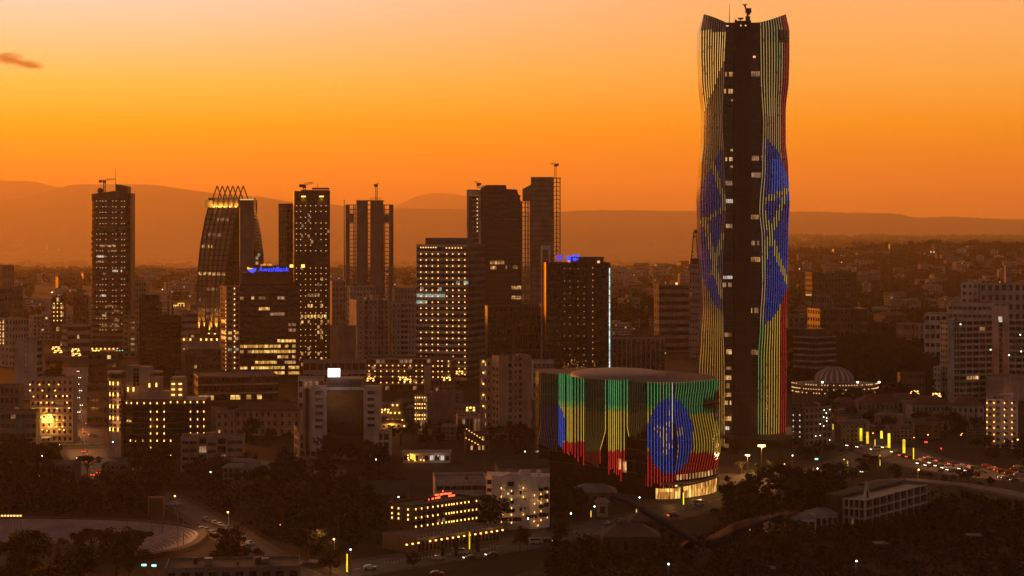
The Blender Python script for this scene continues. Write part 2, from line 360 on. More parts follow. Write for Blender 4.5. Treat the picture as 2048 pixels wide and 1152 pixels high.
def block(root, h, bw, bl, wall, roof, faces, par=.9, z0=0.0, off=(0, 0), plant=0, name='wall', wallm=None, roofname='roof', topz=None):
    """One storeyed block as wall (openings cut), glazing/window parts and roof. faces: {'F': zone or list of zones}"""
    w = MB(); g = MB()
    ox, oy = off
    for wh in 'FLRK':
        T0, W, ry, rev = face_T(bw, bl, wh)
        T = lambda s, n, z, T0=T0: tuple(map(sum, zip(T0(s, n, z), (ox, oy, 0))))
        zones = faces.get(wh)
        if zones is None: w.quad(T(0, 0, z0), T(W, 0, z0), T(W, 0, h), T(0, 0, h)); continue
        for zn in (zones if isinstance(zones, list) else [zones]):
            zn = dict(zn); f = zn.pop('at', (0, 1, 0, 1)); za, zb = z0 + (h - z0) * f[2], z0 + (h - z0) * f[3]
            if not zn.get('cols'): w.quad(T(W * f[0], 0, za), T(W * f[1], 0, za), T(W * f[1], 0, zb), T(W * f[0], 0, zb)); continue
            grid(root, w, T, W, ry, rev, za, zb, W * f[0], W * f[1], glz=g, **zn)
    i = len(w.v)
    if par: parapet(w, bw, bl, h, d=par)
    w.v[i:] = [(x + ox, y + oy, z) for x, y, z in w.v[i:]]
    o = w.build(name, wallm or WALL[wall], root)
    g.build('glazing', glazing_mats(), root, 'stuff')
    r = MB(); zr = h - par if par else h + .003; t = .25 if par else 0
    r.quad((ox + t, oy + t, zr), (ox + bw - t, oy + t, zr), (ox + bw - t, oy + bl - t, zr), (ox + t, oy + bl - t, zr))
    ro = r.build(roofname, ROOF[roof], root)
    for k in range(plant):
        m = MB(); a, b, c = rng.uniform(1.2, 3.5), rng.uniform(1.2, 3.0), rng.uniform(.9, 2.4)
        x, y = ox + rng.uniform(.1, .75) * bw, oy + rng.uniform(.15, .7) * bl
        if rng.random() < .4:
            m.lathe([(.001, zr + c), (a * .3, zr + c), (a * .34, zr + c * .8), (a * .34, zr + .3), (a * .3, zr + .02)], 10, 0, (x, y)); m.build('water_tank', WALL['dark'], root)
        else:
            m.box(x, x + a, y, y + b, zr + .02, zr + c); m.box(x + .1, x + a - .1, y - .03, y, zr + .3, zr + c - .2); m.build('plant_unit', WALL['alu'], root)
    return o
class Bd: pass
def bldg(name, label, x0, xc, x1, yt, yb, a, wall, roof='felt', cat='building', group=None, dl=None, dr=None, par=.9, plant=0, F_=None, L_=None, R_=None, top=None, zb=0.0):
    D = gd(yb); a = R(a); X, bw, bl = corner(x0, xc, x1, D, a, dl, dr); h = wz(yt, D) if top is None else top
    root = thing(name, label, cat, (X, D, zb), a, group)
    fc = {k: v for k, v in (('F', F_), ('L', L_), ('R', R_)) if v is not None}
    block(root, h - zb, bw, bl, wall, roof, fc, par, 0.0, (0, 0), plant)
    b = Bd(); b.root, b.bw, b.bl, b.h, b.D = root, bw, bl, h - zb, D
    b.TF, b.TL, b.TR = face_T(bw, bl, 'F')[0], face_T(bw, bl, 'L')[0], face_T(bw, bl, 'R')[0]
    return b
def lamps(b, T, pts, w=.6, h=.9, mat='warm', name='wall_lamp', out=.3, single=False):
    """small fittings on a face, given where the photo shows them"""
    m = MB()
    for px, py in pts:
        s, z = hit(b.root, T, px, py)
        m.box(s - w * .36, s + w * .36, .05, out, z - h * .36, z + h * .36, 0, T)
        if single: m.build(name, LAMP[mat], b.root); m = MB()
    if not single: m.build(name, LAMP[mat], b.root, 'stuff')
def rowcol(xs, ys, p=1.0, skip=()): return [(x, y) for j, y in enumerate(ys) for i, x in enumerate(xs) if rng.random() <= p and (i, j) not in skip]
def lsp(a, b, n): return [a + (b - a) * i / (n - 1) for i in range(n)] if n > 1 else [a]
def slabs(b, T, s0, s1, zs, th=.5, out=.35, mat='alu', name='floor_band', inn=0.0):
    for z in zs:
        m = MB(); m.box(s0, s1, -inn, out, z - th / 2, z + th / 2, 0, T); m.build(name, WALL[mat] if isinstance(mat, str) else mat, b.root)
def box_part(root, name, x0, x1, y0, y1, z0, z1, mat, label=None):
    m = MB(); m.box(x0, x1, y0, y1, z0, z1); return m.build(name, mat, root, label=label)
def tower_crane(label, px, ytop, D, zbase, jib, up=0.0, h2=3.0, group=None):
    """mast, cab, jib and counterweight standing on a roof; jib = signed reach in metres"""
    zt = wz(ytop, D); x = wx(px, D); r = thing('tower_crane', label, 'crane', (x, D + 6, zbase), 0, group); H = zt - zbase
    m = MB()
    for sx in (-.8, .8):
        for sy in (-.8, .8): m.bar((sx, sy, 0), (sx, sy, H), .3)
    k = 0
    while k * 1.8 + 1.8 < H:
        m.bar((-.8, -.8, k * 1.8), (.8, -.8, k * 1.8 + 1.8), .18); m.bar((-.8, .8, k * 1.8 + 1.8), (.8, .8, k * 1.8), .18); k += 1
    m.build('mast', WALL['steel'], r)
    box_part(r, 'cab', -1.2, 1.2, -1.3, 1.3, H, H + 2.2, WALL['steel'])
    j = MB(); s = 1 if jib > 0 else -1; L_ = abs(jib)
    for dz in (0, 1.3): j.bar((0, 0, H + 2.2 + dz), (s * L_, 0, H + 2.2 + dz * .6 + up), .35)
    n = int(L_ / 2)
    for q in range(n): j.bar((s * q * 2, 0, H + 2.2 + up * q * 2 / L_), (s * (q * 2 + 1), 0, H + 3.3 + up * q * 2 / L_), .2)
    j.build('jib', WALL['steel'], r)
    c = MB(); c.bar((0, 0, H + 2.6), (-s * L_ * .35, 0, H + 2.4), .5); c.box(-s * L_ * .35 - 1.4, -s * L_ * .35 + 1.4, -.9, .9, H + .6, H + 2.8); c.build('counterweight', WALL['steel'], r)
    return r
def mast(label, px, ytop, D, zbase, r=.18):
    H = wz(ytop, D) - zbase; m = MB(); m.tube([(0, 0, 0), (0, 0, H * .6), (0, 0, H)], [r * 1.6, r, r * .6], 6)
    o = m.build('roof_mast', WALL['steel'], loc=(wx(px, D), D + 5, zbase)); return tag(o, label, 'antenna')
def sign_text(root, body, size, mat, loc, rz=0.0, name='lettering', ext=.15, fit=None):
    cu = bpy.data.curves.new(name, 'FONT'); cu.body = body; cu.size = size; cu.extrude = ext
    t = bpy.data.objects.new(name, cu); COL.objects.link(t); bpy.context.view_layer.update()
    me = bpy.data.meshes.new_from_object(t.evaluated_get(bpy.context.evaluated_depsgraph_get())); me.name = name
    bpy.data.objects.remove(t); me.materials.clear(); me.materials.append(mat)
    o = link(name, me, root); o.location = loc; o.rotation_euler = (R(90), 0, rz)
    xs_ = [v.co.x for v in me.vertices]
    if fit and xs_: o.scale = (fit / (max(xs_) - min(xs_)), 1, 1)
    return o

# ================================================================ the setting
SC_X, SC_Y, SC_A, SC_B = -192.0, 692.0, 88.0, 51.0        # stadium bowl: centre and half axes of its rim
def bowl(x, y):
    """superellipse radius in the stadium (1 on the rim)"""
    u, v = abs(x - SC_X) / SC_A, abs(y - SC_Y) / SC_B
    return (u ** 2.6 + v ** 2.6) ** (1 / 2.6)
def terrain(x, y):
    z = 0.0
    if y < 780 and x < -60 and bowl(x, y) < .97: return -6.0
    if y > 2200:
        g = lambda cx, cy, sx, sy, h: h * math.exp(-((x - cx) / sx) ** 2 - ((y - cy) / sy) ** 2)
        px = CX + x / y * F; t = max(0, min(1, (y - 2300) / 14700)); t = t * t * (3 - 2 * t); k = max(0, min(1, (1600 - px) / 260))
        z -= 240 * t * k * k * (3 - 2 * k)
        z += g(1150, 5200, 620, 1300, 52)
    return z
def spaced(parts):
    out = []
    for a, b, st in parts:
        n = max(1, round((b - a) / st)); out += [a + (b - a) * i / n for i in range(n)]
    return out + [parts[-1][1]]
xs = spaced([(-23800, -2400, 1650), (-2400, -300, 150), (-300, -90, 5), (-90, 320, 41), (320, 2400, 130), (2400, 23800, 1650)])
ys = spaced([(-40, 620, 110), (620, 760, 5), (760, 2200, 180), (2200, 17000, 330), (17000, 46000, 2900)])
g = MB(); g.v = [(x, y, terrain(x, y)) for y in ys for x in xs]
for j in range(len(ys) - 1):
    for i in range(len(xs) - 1):
        a = j * len(xs) + i; g.f.append((a, a + 1, a + 1 + len(xs), a + len(xs))); g.m.append(0)
GROUND = pmat('ground_earth', (.024, .02, .016), .95, .55, 0, .035, 0, .1)
t_ = GROUND.node_tree; bs_ = t_.nodes['Principled BSDF']; ln_ = bs_.inputs['Base Color'].links[0].from_socket      # town soil near by, far dry fields coloured paler to stand in for haze
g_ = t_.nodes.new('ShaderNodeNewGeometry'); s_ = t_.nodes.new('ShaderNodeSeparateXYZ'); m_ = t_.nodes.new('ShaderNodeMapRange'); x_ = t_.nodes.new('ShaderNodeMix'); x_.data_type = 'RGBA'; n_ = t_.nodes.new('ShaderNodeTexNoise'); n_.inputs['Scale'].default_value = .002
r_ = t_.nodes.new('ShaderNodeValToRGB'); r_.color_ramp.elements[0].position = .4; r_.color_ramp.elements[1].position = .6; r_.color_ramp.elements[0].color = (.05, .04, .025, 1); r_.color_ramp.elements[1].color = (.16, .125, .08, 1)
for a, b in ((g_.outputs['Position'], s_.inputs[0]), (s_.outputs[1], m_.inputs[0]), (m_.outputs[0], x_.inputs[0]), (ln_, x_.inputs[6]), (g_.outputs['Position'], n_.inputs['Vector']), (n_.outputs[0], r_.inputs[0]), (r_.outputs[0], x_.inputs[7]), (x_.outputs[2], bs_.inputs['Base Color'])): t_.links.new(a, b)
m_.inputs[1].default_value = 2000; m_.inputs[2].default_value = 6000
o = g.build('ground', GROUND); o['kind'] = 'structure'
ASPH = pmat('asphalt', (.034, .03, .028), .7, .3, 0, .1, 0, .4); PAVE = pmat('paving', (.045, .038, .034), .85, .35, 0, .2, 0, .2)
PAINT = pmat('road_paint', (.5, .48, .44), .7, .3, 0, .5, 0); DIRT = pmat('dry_soil', (.07, .05, .034), .95, .5, 0, .09, 0, .1)
TURF = pmat('worn_turf', (.075, .06, .028), .95, .5, 0, .07, 0, .1)

def flat(name, pts, z, m, kind='structure'):
    q = MB(); q.v = [(x, y, z) for x, y in pts]; q.f = [tuple(range(len(pts)))]; q.m = [0]
    o = q.build(name, m); o['kind'] = kind; return o
def smooth_path(pts, n=6):
    out = []
    for i in range(len(pts) - 1):
        p = [Vector(pts[max(0, min(len(pts) - 1, i + k))]) for k in (-1, 0, 1, 2)]
        for j in range(n):
            t = j / n
            out.append(.5 * ((2 * p[1]) + (p[2] - p[0]) * t + (2 * p[0] - 5 * p[1] + 4 * p[2] - p[3]) * t * t + (3 * p[1] - p[0] - 3 * p[2] + p[3]) * t ** 3))
    return out + [Vector(pts[-1])]
def ribbon(name, pts, w0, w1, z, m, z1=None):
    """strip along a path between two offsets from its centre line"""
    q = MB(); P = smooth_path(pts)
    for i in range(len(P)):
        d = (P[min(i + 1, len(P) - 1)] - P[max(i - 1, 0)]).normalized(); nrm = Vector((d.y, -d.x))
        a, b = P[i] + nrm * w0, P[i] + nrm * w1
        q.v += [(a.x, a.y, z), (b.x, b.y, z)] + ([(a.x, a.y, 0), (b.x, b.y, 0)] if z1 else [])
    k = 4 if z1 else 2
    for i in range(len(P) - 1):
        a = i * k; q.f.append((a, a + 1, a + k + 1, a + k)); q.m.append(0)
        if z1: q.f += [(a, a + k, a + k + 2, a + 2), (a + 1, a + k + 1, a + k + 3, a + 3)]; q.m += [0, 0]
    o = q.build(name, m); o['kind'] = 'structure'; return o
def dashes(name, pts, off, z, m, dash=3.0, gap=5.0, w=.18):
    q = MB(); P = smooth_path(pts, 24); acc = 0.0
    for i in range(len(P) - 1):
        seg = (P[i + 1] - P[i]).length
        if acc % (dash + gap) < dash and seg > 1e-6:
            d = (P[i + 1] - P[i]).normalized(); nr = Vector((d.y, -d.x)); c0, c1 = P[i] + nr * off, P[i + 1] + nr * off
            q.quad((*(c0 - nr * w), z), (*(c0 + nr * w), z), (*(c1 + nr * w), z), (*(c1 - nr * w), z))
        acc += seg
    o = q.build(name, m)
    if o: o['kind'] = 'structure'
AVENUE = [gp(158, 735), gp(160, 790), gp(165, 850), gp(172, 900), gp(190, 960), gp(197, 985)]
SIDE_ST = [gp(300, 985), gp(352, 1005), gp(415, 1040), gp(480, 1082), gp(550, 1122), gp(640, 1160)]
BOULEV = [gp(540, 1165), gp(700, 1140), gp(850, 1116), gp(1000, 1092), gp(1160, 1062), gp(1320, 1030), gp(1450, 995), gp(1600, 955), gp(1720, 915), gp(1790, 880)]
RIGHT_ST = [gp(1640, 850), gp(1730, 885), gp(1830, 920), gp(1940, 942), gp(2080, 958), gp(2300, 975)]
CROSS_ST = [gp(-60, 905), gp(60, 900), gp(165, 893), gp(300, 898), gp(560, 930)]
for nm, path, w in (('avenue', AVENUE, 9), ('street', SIDE_ST, 5), ('boulevard', BOULEV, 10), ('street', RIGHT_ST, 15), ('street', CROSS_ST, 5)):
    zz0 = {'avenue': .02, 'boulevard': .024}.get(nm, .028)
    ribbon(nm, path, -w, w, zz0, ASPH)
    for s in (-1, 1): ribbon('pavement', path, s * w, s * (w + 3.2), .13, PAVE, 1)
    if nm != 'street': dashes('road_marking', path, 0, zz0 + .006, PAINT)
# zebra crossing on the junction
q = MB()
for k in range(14):
    x, y = gp(133 + k * 5, 889); q.quad((x, y - 3, .045), (x + .55, y - 3, .045), (x + .55, y + 3, .045), (x, y + 3, .045))
o = q.build('road_marking', PAINT); o['kind'] = 'structure'
flat('plaza', [gp(1440, 985), gp(1590, 965), gp(1700, 918), gp(1640, 880), gp(1430, 905)], .012, PAVE)
flat('forecourt', [gp(1180, 1000), gp(1320, 1018), gp(1450, 985), gp(1440, 960), gp(1200, 960)], .016, PAVE)
flat('bare_ground', [gp(1030, 1152), gp(1120, 1108), gp(1230, 1100), gp(1330, 1152), gp(1300, 1240), gp(1000, 1240)], .01, DIRT)
flat('bare_ground', [gp(1560, 1152), gp(1700, 1132), gp(1840, 1118), gp(1960, 1100), gp(2120, 1085), gp(2200, 1240), gp(1500, 1240)], .01, DIRT)
flat('field', [(SC_X + SC_A * .74 * math.copysign(abs(math.cos(t)) ** (2 / 2.6), math.cos(t)), SC_Y + SC_B * .7 * math.copysign(abs(math.sin(t)) ** (2 / 2.6), math.sin(t))) for t in [2 * math.pi * i / 64 for i in range(64)]], -5.6, TURF)

# ---- hills: ridges with real depth, kilometres away
HILL = pmat('hill_scrub', (.07, .06, .04), .95, .4, 0, .002, 0, .1)
def ridge(pts, D, foot, seed, rough=1.0):
    """a range whose crest stands at depth D; its near slope runs down to depth foot"""
    r2 = random.Random(seed); q = MB(); P = smooth_path([(x, y) for x, y in pts], 14); n = 9
    ph = [(r2.uniform(.01, .12), r2.uniform(0, 6.3), r2.uniform(.2, 1)) for _ in range(9)]
    for p in P:
        X = wx(p.x, D); top = wz(p.y, D); wob = sum(math.sin(p.x * f + a) * w / (f * 60 + 1) for f, a, w in ph) * 7 * rough
        tree = r2.uniform(0, 9) * rough
        for k in range(n):
            t = k / (n - 1); y = foot + (D - foot) * t
            q.v.append((X * (y / D * .35 + .65) + math.sin(k * 2.1 + p.x * .02) * 40 * t * (1 - t) * 4, y + math.sin(p.x * .013 + k) * 160 * t * (1 - t), (top + 250 + wob * 1.6 + tree * 1.6) * (t ** 1.5) - 250 + (math.sin(p.x * .05 + k * 1.7) + math.sin(p.x * .021 + k * .6) * 1.8 + r2.uniform(-.6, .6)) * 30 * t * (1 - t) * 4))
        q.v.append((X, D + 2200, (top + wob) * .4))
    m = n + 1
    for i in range(len(P) - 1):
        for k in range(m - 1):
            a = i * m + k; q.f.append((a, a + m, a + m + 1, a + 1)); q.m.append(0)
    o = q.build('hills', HILL, smooth=True); o['kind'] = 'structure'; return o
ridge([(-500, 352), (-200, 354), (0, 361), (60, 363), (110, 374), (200, 392), (400, 405), (700, 430), (1000, 440)], 41000, 34000, 1)
ridge([(-500, 425), (-200, 420), (30, 398), (90, 384), (150, 370), (205, 370), (250, 368), (310, 371), (350, 376), (420, 387), (520, 395), (600, 405), (680, 411), (760, 424), (860, 440)], 34000, 27000, 2)
ridge([(690, 442), (750, 425), (790, 414), (830, 395), (860, 388), (885, 388), (920, 391), (960, 402), (1010, 418), (1100, 432)], 42000, 36000, 3)
ridge([(700, 440), (780, 418), (850, 418), (930, 420), (1050, 426), (1200, 421), (1400, 423), (1500, 425), (1620, 424), (1700, 426), (1790, 428), (1830, 435), (1900, 434), (2048, 439), (2400, 440), (2800, 445)], 30000, 23000, 4, .6)

# ---- haze
hz = bpy.data.materials.new('haze_air'); hz.use_nodes = True; n = hz.node_tree; n.nodes.clear()
ho = n.nodes.new('ShaderNodeOutputMaterial'); pv = n.nodes.new('ShaderNodeVolumePrincipled')
pv.inputs['Density'].default_value = 4.4e-5; pv.inputs['Color'].default_value = (.95, .8, .42, 1); pv.inputs['Anisotropy'].default_value = .35
n.links.new(pv.outputs[0], ho.inputs['Volume'])
q = MB(); q.box(-24000, 24000, -60, 46500, -256, 1150); tag(q.build('haze', hz), 'warm dusk haze lying over the whole city', 'haze', kind='stuff')

# ---- the one small cloud, high above the haze
CLD = bpy.data.materials.new('cloud_vapour'); CLD.use_nodes = True; n = CLD.node_tree; n.nodes.clear(); l = n.links.new
co = n.nodes.new('ShaderNodeOutputMaterial'); cv = n.nodes.new('ShaderNodeVolumePrincipled'); cv.inputs['Color'].default_value = (.6, .34, .12, 1)
tcn = n.nodes.new('ShaderNodeTexCoord'); ln = n.nodes.new('ShaderNodeVectorMath'); ln.operation = 'LENGTH'; l(tcn.outputs['Object'], ln.inputs[0])
no = n.nodes.new('ShaderNodeTexNoise'); no.inputs['Scale'].default_value = 2.2; no.inputs['Detail'].default_value = 3; l(tcn.outputs['Object'], no.inputs['Vector'])
ad = n.nodes.new('ShaderNodeMath'); ad.operation = 'MULTIPLY_ADD'; l(no.outputs[0], ad.inputs[0]); ad.inputs[1].default_value = 1.1; l(ln.outputs['Value'], ad.inputs[2])
mr = n.nodes.new('ShaderNodeMapRange'); l(ad.outputs[0], mr.inputs[0]); mr.inputs[1].default_value = 1.45; mr.inputs[2].default_value = .95; mr.inputs[3].default_value = 0; mr.inputs[4].default_value = .02
l(mr.outputs[0], cv.inputs['Density']); l(cv.outputs[0], co.inputs['Volume'])
CD = 15000.0
cr_ = thing('cloud', 'small ragged orange-brown cloud alone in the pale upper sky', 'cloud', (wx(34, CD), CD, wz(121, CD))); cr_.rotation_euler = (0, R(6), 0)
for dx, dz, sx, sz in ((-60, 6, 150, 60), (95, -22, 130, 40)):
    q = MB(); q.ball((0, 0, 0), 1.0, 16, 10); c = q.build('cloud_puff', CLD, cr_, loc=(dx, 0, dz)); c.scale = (sx, 60, sz)

# ================================================================ the tall LED-striped tower
TD = 985.0
def interp(tab, y):
    if y <= tab[0][0]: return tab[0][1]
    for (a, b), (c, d) in zip(tab, tab[1:]):
        if y <= c:
            t = (y - a) / (c - a); t = t * t * (3 - 2 * t) if y > 62 else t; return b + (d - b) * t
    return tab[-1][1]
XL = [(20, 1413), (60, 1405), (100, 1405), (150, 1406.5), (225, 1413), (280, 1412), (335, 1407), (400, 1403.5), (450, 1404.5), (510, 1407), (560, 1409.5), (615, 1411), (680, 1407), (745, 1403), (900, 1404)]
XR = [(20, 1578), (55, 1586), (110, 1586), (150, 1585), (222, 1578.5), (280, 1578.5), (335, 1583.5), (405, 1586.5), (450, 1584), (560, 1581), (645, 1579), (745, 1580), (900, 1578.5)]
EL = [(20, 1452), (50, 1452), (140, 1449), (240, 1445), (330, 1449), (420, 1452), (470, 1448.5), (560, 1445), (645, 1447), (745, 1450), (900, 1450)]
ER = [(20, 1518), (60, 1520), (150, 1521), (250, 1526), (330, 1524), (420, 1518), (480, 1523), (560, 1524), (650, 1519.5), (720, 1515.5), (900, 1515)]
tw = thing('led_tower', 'tallest skyscraper, its fluted curved sides striped with coloured LED strips', 'skyscraper', (wx(1494, TD), TD, 0)); TX = wx(1494, TD)
S = TD / F
def tz(y): return wz(y, TD)
def seg_d(px, py, a, b):
    ax, ay = a; bx, by = b; t = max(0, min(1, ((px - ax) * (bx - ax) + (py - ay) * (by - ay)) / ((bx - ax) ** 2 + (by - ay) ** 2)))
    return math.hypot(px - ax - t * (bx - ax), py - ay - t * (by - ay))
STAR = [((1512, 408), (1588, 377)), ((1573, 395), (1541, 470)), ((1524, 415), (1560, 520)), ((1541, 470), (1519, 560)), ((1560, 520), (1582, 565)), ((1424, 322), (1449, 402)), ((1452, 412), (1408, 446)), ((1412, 440), (1442, 590)), ((1446, 470), (1425, 545))]
GOLD, GRN, YEL, RED_, BLU, VIO, DRK = (.62, .3, .055), (.05, .33, .1), (.72, .45, .06), (.5, .012, .016), (.012, .07, .42), (.04, .04, .15), (.03, .02, .016)
def mixv(a, b, t): return tuple(x + (y - x) * t for x, y in zip(a, b))
def led_left(x, y, u):
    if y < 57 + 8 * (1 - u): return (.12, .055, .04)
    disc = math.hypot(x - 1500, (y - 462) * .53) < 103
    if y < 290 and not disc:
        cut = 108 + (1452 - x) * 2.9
        if y < cut: return mixv((1.6, .9, .25), (1.9, .8, .13), (y - 57) / 200)  # upper gold reflection is put into the fin colour, ending on a slant
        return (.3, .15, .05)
    if disc:
        if any(seg_d(x, y, *s) < 4.5 for s in STAR[5:]): return (.42, .27, .09)
        return mixv(BLU, VIO, .6 if y < 420 else .75) if u > .15 else (.12, .06, .06)
    return mixv(GOLD, (.42, .2, .06), max(0, (655 - y) / 30)) if y > 600 else (.28, .14, .06)
def led_right(x, y, u):
    disc = math.hypot(x - 1500, (y - 462) * .5) < 98 if u > .1 else (280 < y < 640)
    if y < 50 and u > .5: return (.4, .25, .12) if u < .8 else (.3, .03, .03)
    if 55 < y < 84 and .55 < u < .9: return DRK
    if 84 <= y < 230 and u < .5: return (.6, .42, .13)
    if disc:
        if any(seg_d(x, y, *s) < 5.5 for s in STAR[:5]): return mixv(YEL, (.45, .4, .2), .3 + .4 * (1 - u))
        if u < .12: return (.45, .32, .2)
        return (.025, .13, .66) if 320 < y < 400 and u > .3 else BLU if y > 500 else mixv(BLU, VIO, .35)
    if u > .8: return (.35, .03, .03) if y < 350 else RED_
    if y < 330: return mixv((.55, .38, .14), (.3, .34, .13), max(0, 1 - abs(u - .5) * 3) * (1 if y < 150 else .3)) if y < 150 else (.5, .27, .1)
    return mixv(mixv(GRN, YEL, min(1, max(0, (u - .0) * 3.0))), (.75, .36, .04), max(0, (u - .6) * 3))
ysamp = [20, 32, 44] + [44 + k * 6.5 for k in range(1, 129)]
def lobe(y, u, side):
    e, s_ = (interp(EL, y), interp(XL, y)) if side < 0 else (interp(ER, y), interp(XR, y))
    dep = 1.0 + 11.5 * u ** 2.4
    return (wx(e + (s_ - e) * u, TD) - TX, dep)
def crown_y(u, side): return 44 - 21 * u ** (1.25 if side > 0 else 1.05)
for side in (-1, 1):
    m = MB(); yb_ = 893 if side < 0 else 879; US = [i / 12 for i in range(13)]
    rows = [y for y in ysamp if y <= yb_][2:] + [yb_]
    for y in rows:
        for u in US:
            yy = crown_y(u, side) if y == rows[0] else y
            x, d = lobe(max(yy, 20), u, side); m.v.append((x, d, tz(yy)))
        x, d = lobe(y, 1, side); m.v += [(x * .995, 30.0, tz(y)), (x * .8, 41.0, tz(y)), (wx(interp(EL if side < 0 else ER, y), TD) - TX, 42.0, tz(y))]
    k = len(US) + 3
    for j in range(len(rows) - 1):
        for i in range(k - 1): a = j * k + i; m.f.append((a, a + 1, a + k + 1, a + k)); m.m.append(0)
        a = j * k; m.f.append((a, a + k, a + 2 * k - 1, a + k - 1)); m.m.append(0)
    m.build('curved_facade', GLASS['dark'], tw)
    nf = 10 if side < 0 else 11
    fl = MB()
    for j in range(1, 58):                                     # floor lines on the glass behind the fins
        y = 58 + j * 14.4
        if y > yb_ - 4: break
        for i in range(len(US) - 1):
            x0, d0 = lobe(y, US[i], side); x1, d1 = lobe(y, US[i + 1], side)
            fl.quad((x0, d0 - .06, tz(y) - .25), (x1, d1 - .06, tz(y) - .25), (x1, d1 - .06, tz(y) + .25), (x0, d0 - .06, tz(y) + .25))
    fl.build('floor_line', WALL['char'], tw, 'stuff')
    for f in range(nf + 1):
        u = .03 + .95 * f / nf; cy = crown_y(u, side); fy = [cy] + [y for y in ysamp if y > cy + 2 and y < yb_] + [yb_]
        v, fc, cols = [], [], []; hw = .11 if side < 0 else .14
        for y in fy:
            x, d = lobe(y, u, side); z = tz(y); v += [(x - hw, d - .05, z), (x - hw, d - .4, z), (x + hw, d - .4, z), (x + hw, d - .05, z)]
        for j in range(len(fy) - 1):
            a = 4 * j; xm, ym = TX + (v[a][0] + v[a + 2][0]) / 2, (fy[j] + fy[j + 1]) / 2
            c = (led_left if side < 0 else led_right)(CX + xm / TD * F, ym, u)
            if rng.random() < .05: c = tuple(q * .55 for q in c)
            for t, kk in ((0, .12), (1, .75), (2, .12)): fc.append((a + t, a + t + 1, a + t + 5, a + t + 4)); cols.append(tuple(q * kk for q in c))
        me = bpy.data.meshes.new('led_fin'); me.from_pydata(v, [], fc); me.materials.append(LED)
        at = me.color_attributes.new('led', 'FLOAT_COLOR', 'CORNER'); buf = []
        for c in cols: buf += [*c, 1.0] * 4
        at.data.foreach_set('color', buf); link('led_fin', me, tw)
# the core between the two lobes, with its recessed lit landings
zc0, zc1 = 0.0, tz(44)
x_ = lambda p: wx(p, TD) - TX
cm = MB(); cm.box(x_(1469), x_(1502), -.8, 40, 0, zc1 + .6); cm.build('core', WALL['char'], tw)
sl = MB()
for k in range(58):
    z = zc1 - 2.5 - k * 3.44
    if z > 1: sl.box(x_(1469.4), x_(1501.6), -.9, -.79, z, z + .3)
sl.build('floor_line', WALL['dark'], tw, 'stuff')
g = MB(); g.box(x_(1444), x_(1469), 2.4, 39, 0, zc1); g.box(x_(1502), x_(1529), 2.4, 39, 0, zc1); g.build('recessed_glass', GLASS['grey'], tw)
fl = MB()
for k in range(58):
    z = zc1 - 2.5 - k * 3.44
    if z > 1: fl.box(x_(1446), x_(1469), 2.0, 2.39, z, z + .45); fl.box(x_(1502), x_(1527), 2.0, 2.39, z, z + .45)
fl.build('floor_line', WALL['char'], tw, 'stuff')
for xa, xb, y, hgt, lm in ((1451, 1467, 148, 9, 'warm'), (1503, 1521, 147, 10, 'dim'), (1449, 1467, 182, 9, 'warm'), (1463, 1467, 200, 4, 'dim'), (1462, 1467, 300, 5, 'warm'), (1452, 1467, 318, 8, 'warm'), (1462, 1467, 333, 4, 'warm'),
        (1504, 1535, 316, 10, 'dim'), (1504, 1530, 350, 10, 'dim'), (1452, 1466, 366, 9, 'dim'), (1453, 1467, 402, 8, 'white'), (1503, 1519, 434, 9, 'warm'), (1453, 1466, 452, 8, 'dim'), (1503, 1520, 486, 9, 'dim'), (1502, 1522, 519, 10, 'warm'),
        (1447, 1466, 555, 6, 'white'), (1446, 1465, 570, 9, 'dim'), (1502, 1522, 621, 10, 'warm'), (1450, 1465, 670, 8, 'dim'), (1450, 1465, 704, 10, 'warm'), (1501, 1517, 705, 10, 'dim'), (1449, 1464, 737, 6, 'dim'), (1450, 1464, 756, 9, 'warm'), (1450, 1464, 772, 10, 'warm'),
        (1450, 1464, 790, 8, 'warm'), (1450, 1464, 806, 8, 'warm'), (1450, 1464, 838, 9, 'warm'), (1452, 1460, 857, 7, 'white'), (1450, 1463, 893, 10, 'warm'), (1499, 1508, 872, 6, 'dim')):
    n_ = max(1, round((xb - xa) / 4))
    for k in range(n_):
        if n_ > 2 and rng.random() < .15: continue
        a = xa + (xb - xa) * k / n_; b_ = a + (xb - xa) / n_ - .7; m = MB()
        m.quad((x_(a), 1.95, tz(y + hgt / 2)), (x_(b_), 1.95, tz(y + hgt / 2)), (x_(b_), 1.95, tz(y - hgt / 2)), (x_(a), 1.95, tz(y - hgt / 2)))
        m.build('lit_window', LIT[lm], tw)
box_part(tw, 'roof', x_(1453), x_(1518), 6, 38, zc1 - 1.5, zc1 + .1, WALL['dark'])
m = MB(); m.box(x_(1480), x_(1482.4), -.93, -.85, tz(53), tz(50)); m.box(x_(1489.5), x_(1492), -.93, -.85, tz(53), tz(50)); m.box(x_(1453), x_(1458), 1.8, 1.95, tz(52), tz(50)); m.box(x_(1507), x_(1512), 1.7, 1.9, tz(115), tz(111)); m.build('wall_lamp', LAMP['soft'], tw, 'stuff')
# base canopy
m = MB(); m.prism([(x_(1420), -6), (x_(1530), -9), (x_(1600), 4), (x_(1650), 22), (x_(1640), 40), (x_(1420), 30)], 5.2, 6.4); m.build('canopy', WALL['dark'], tw)
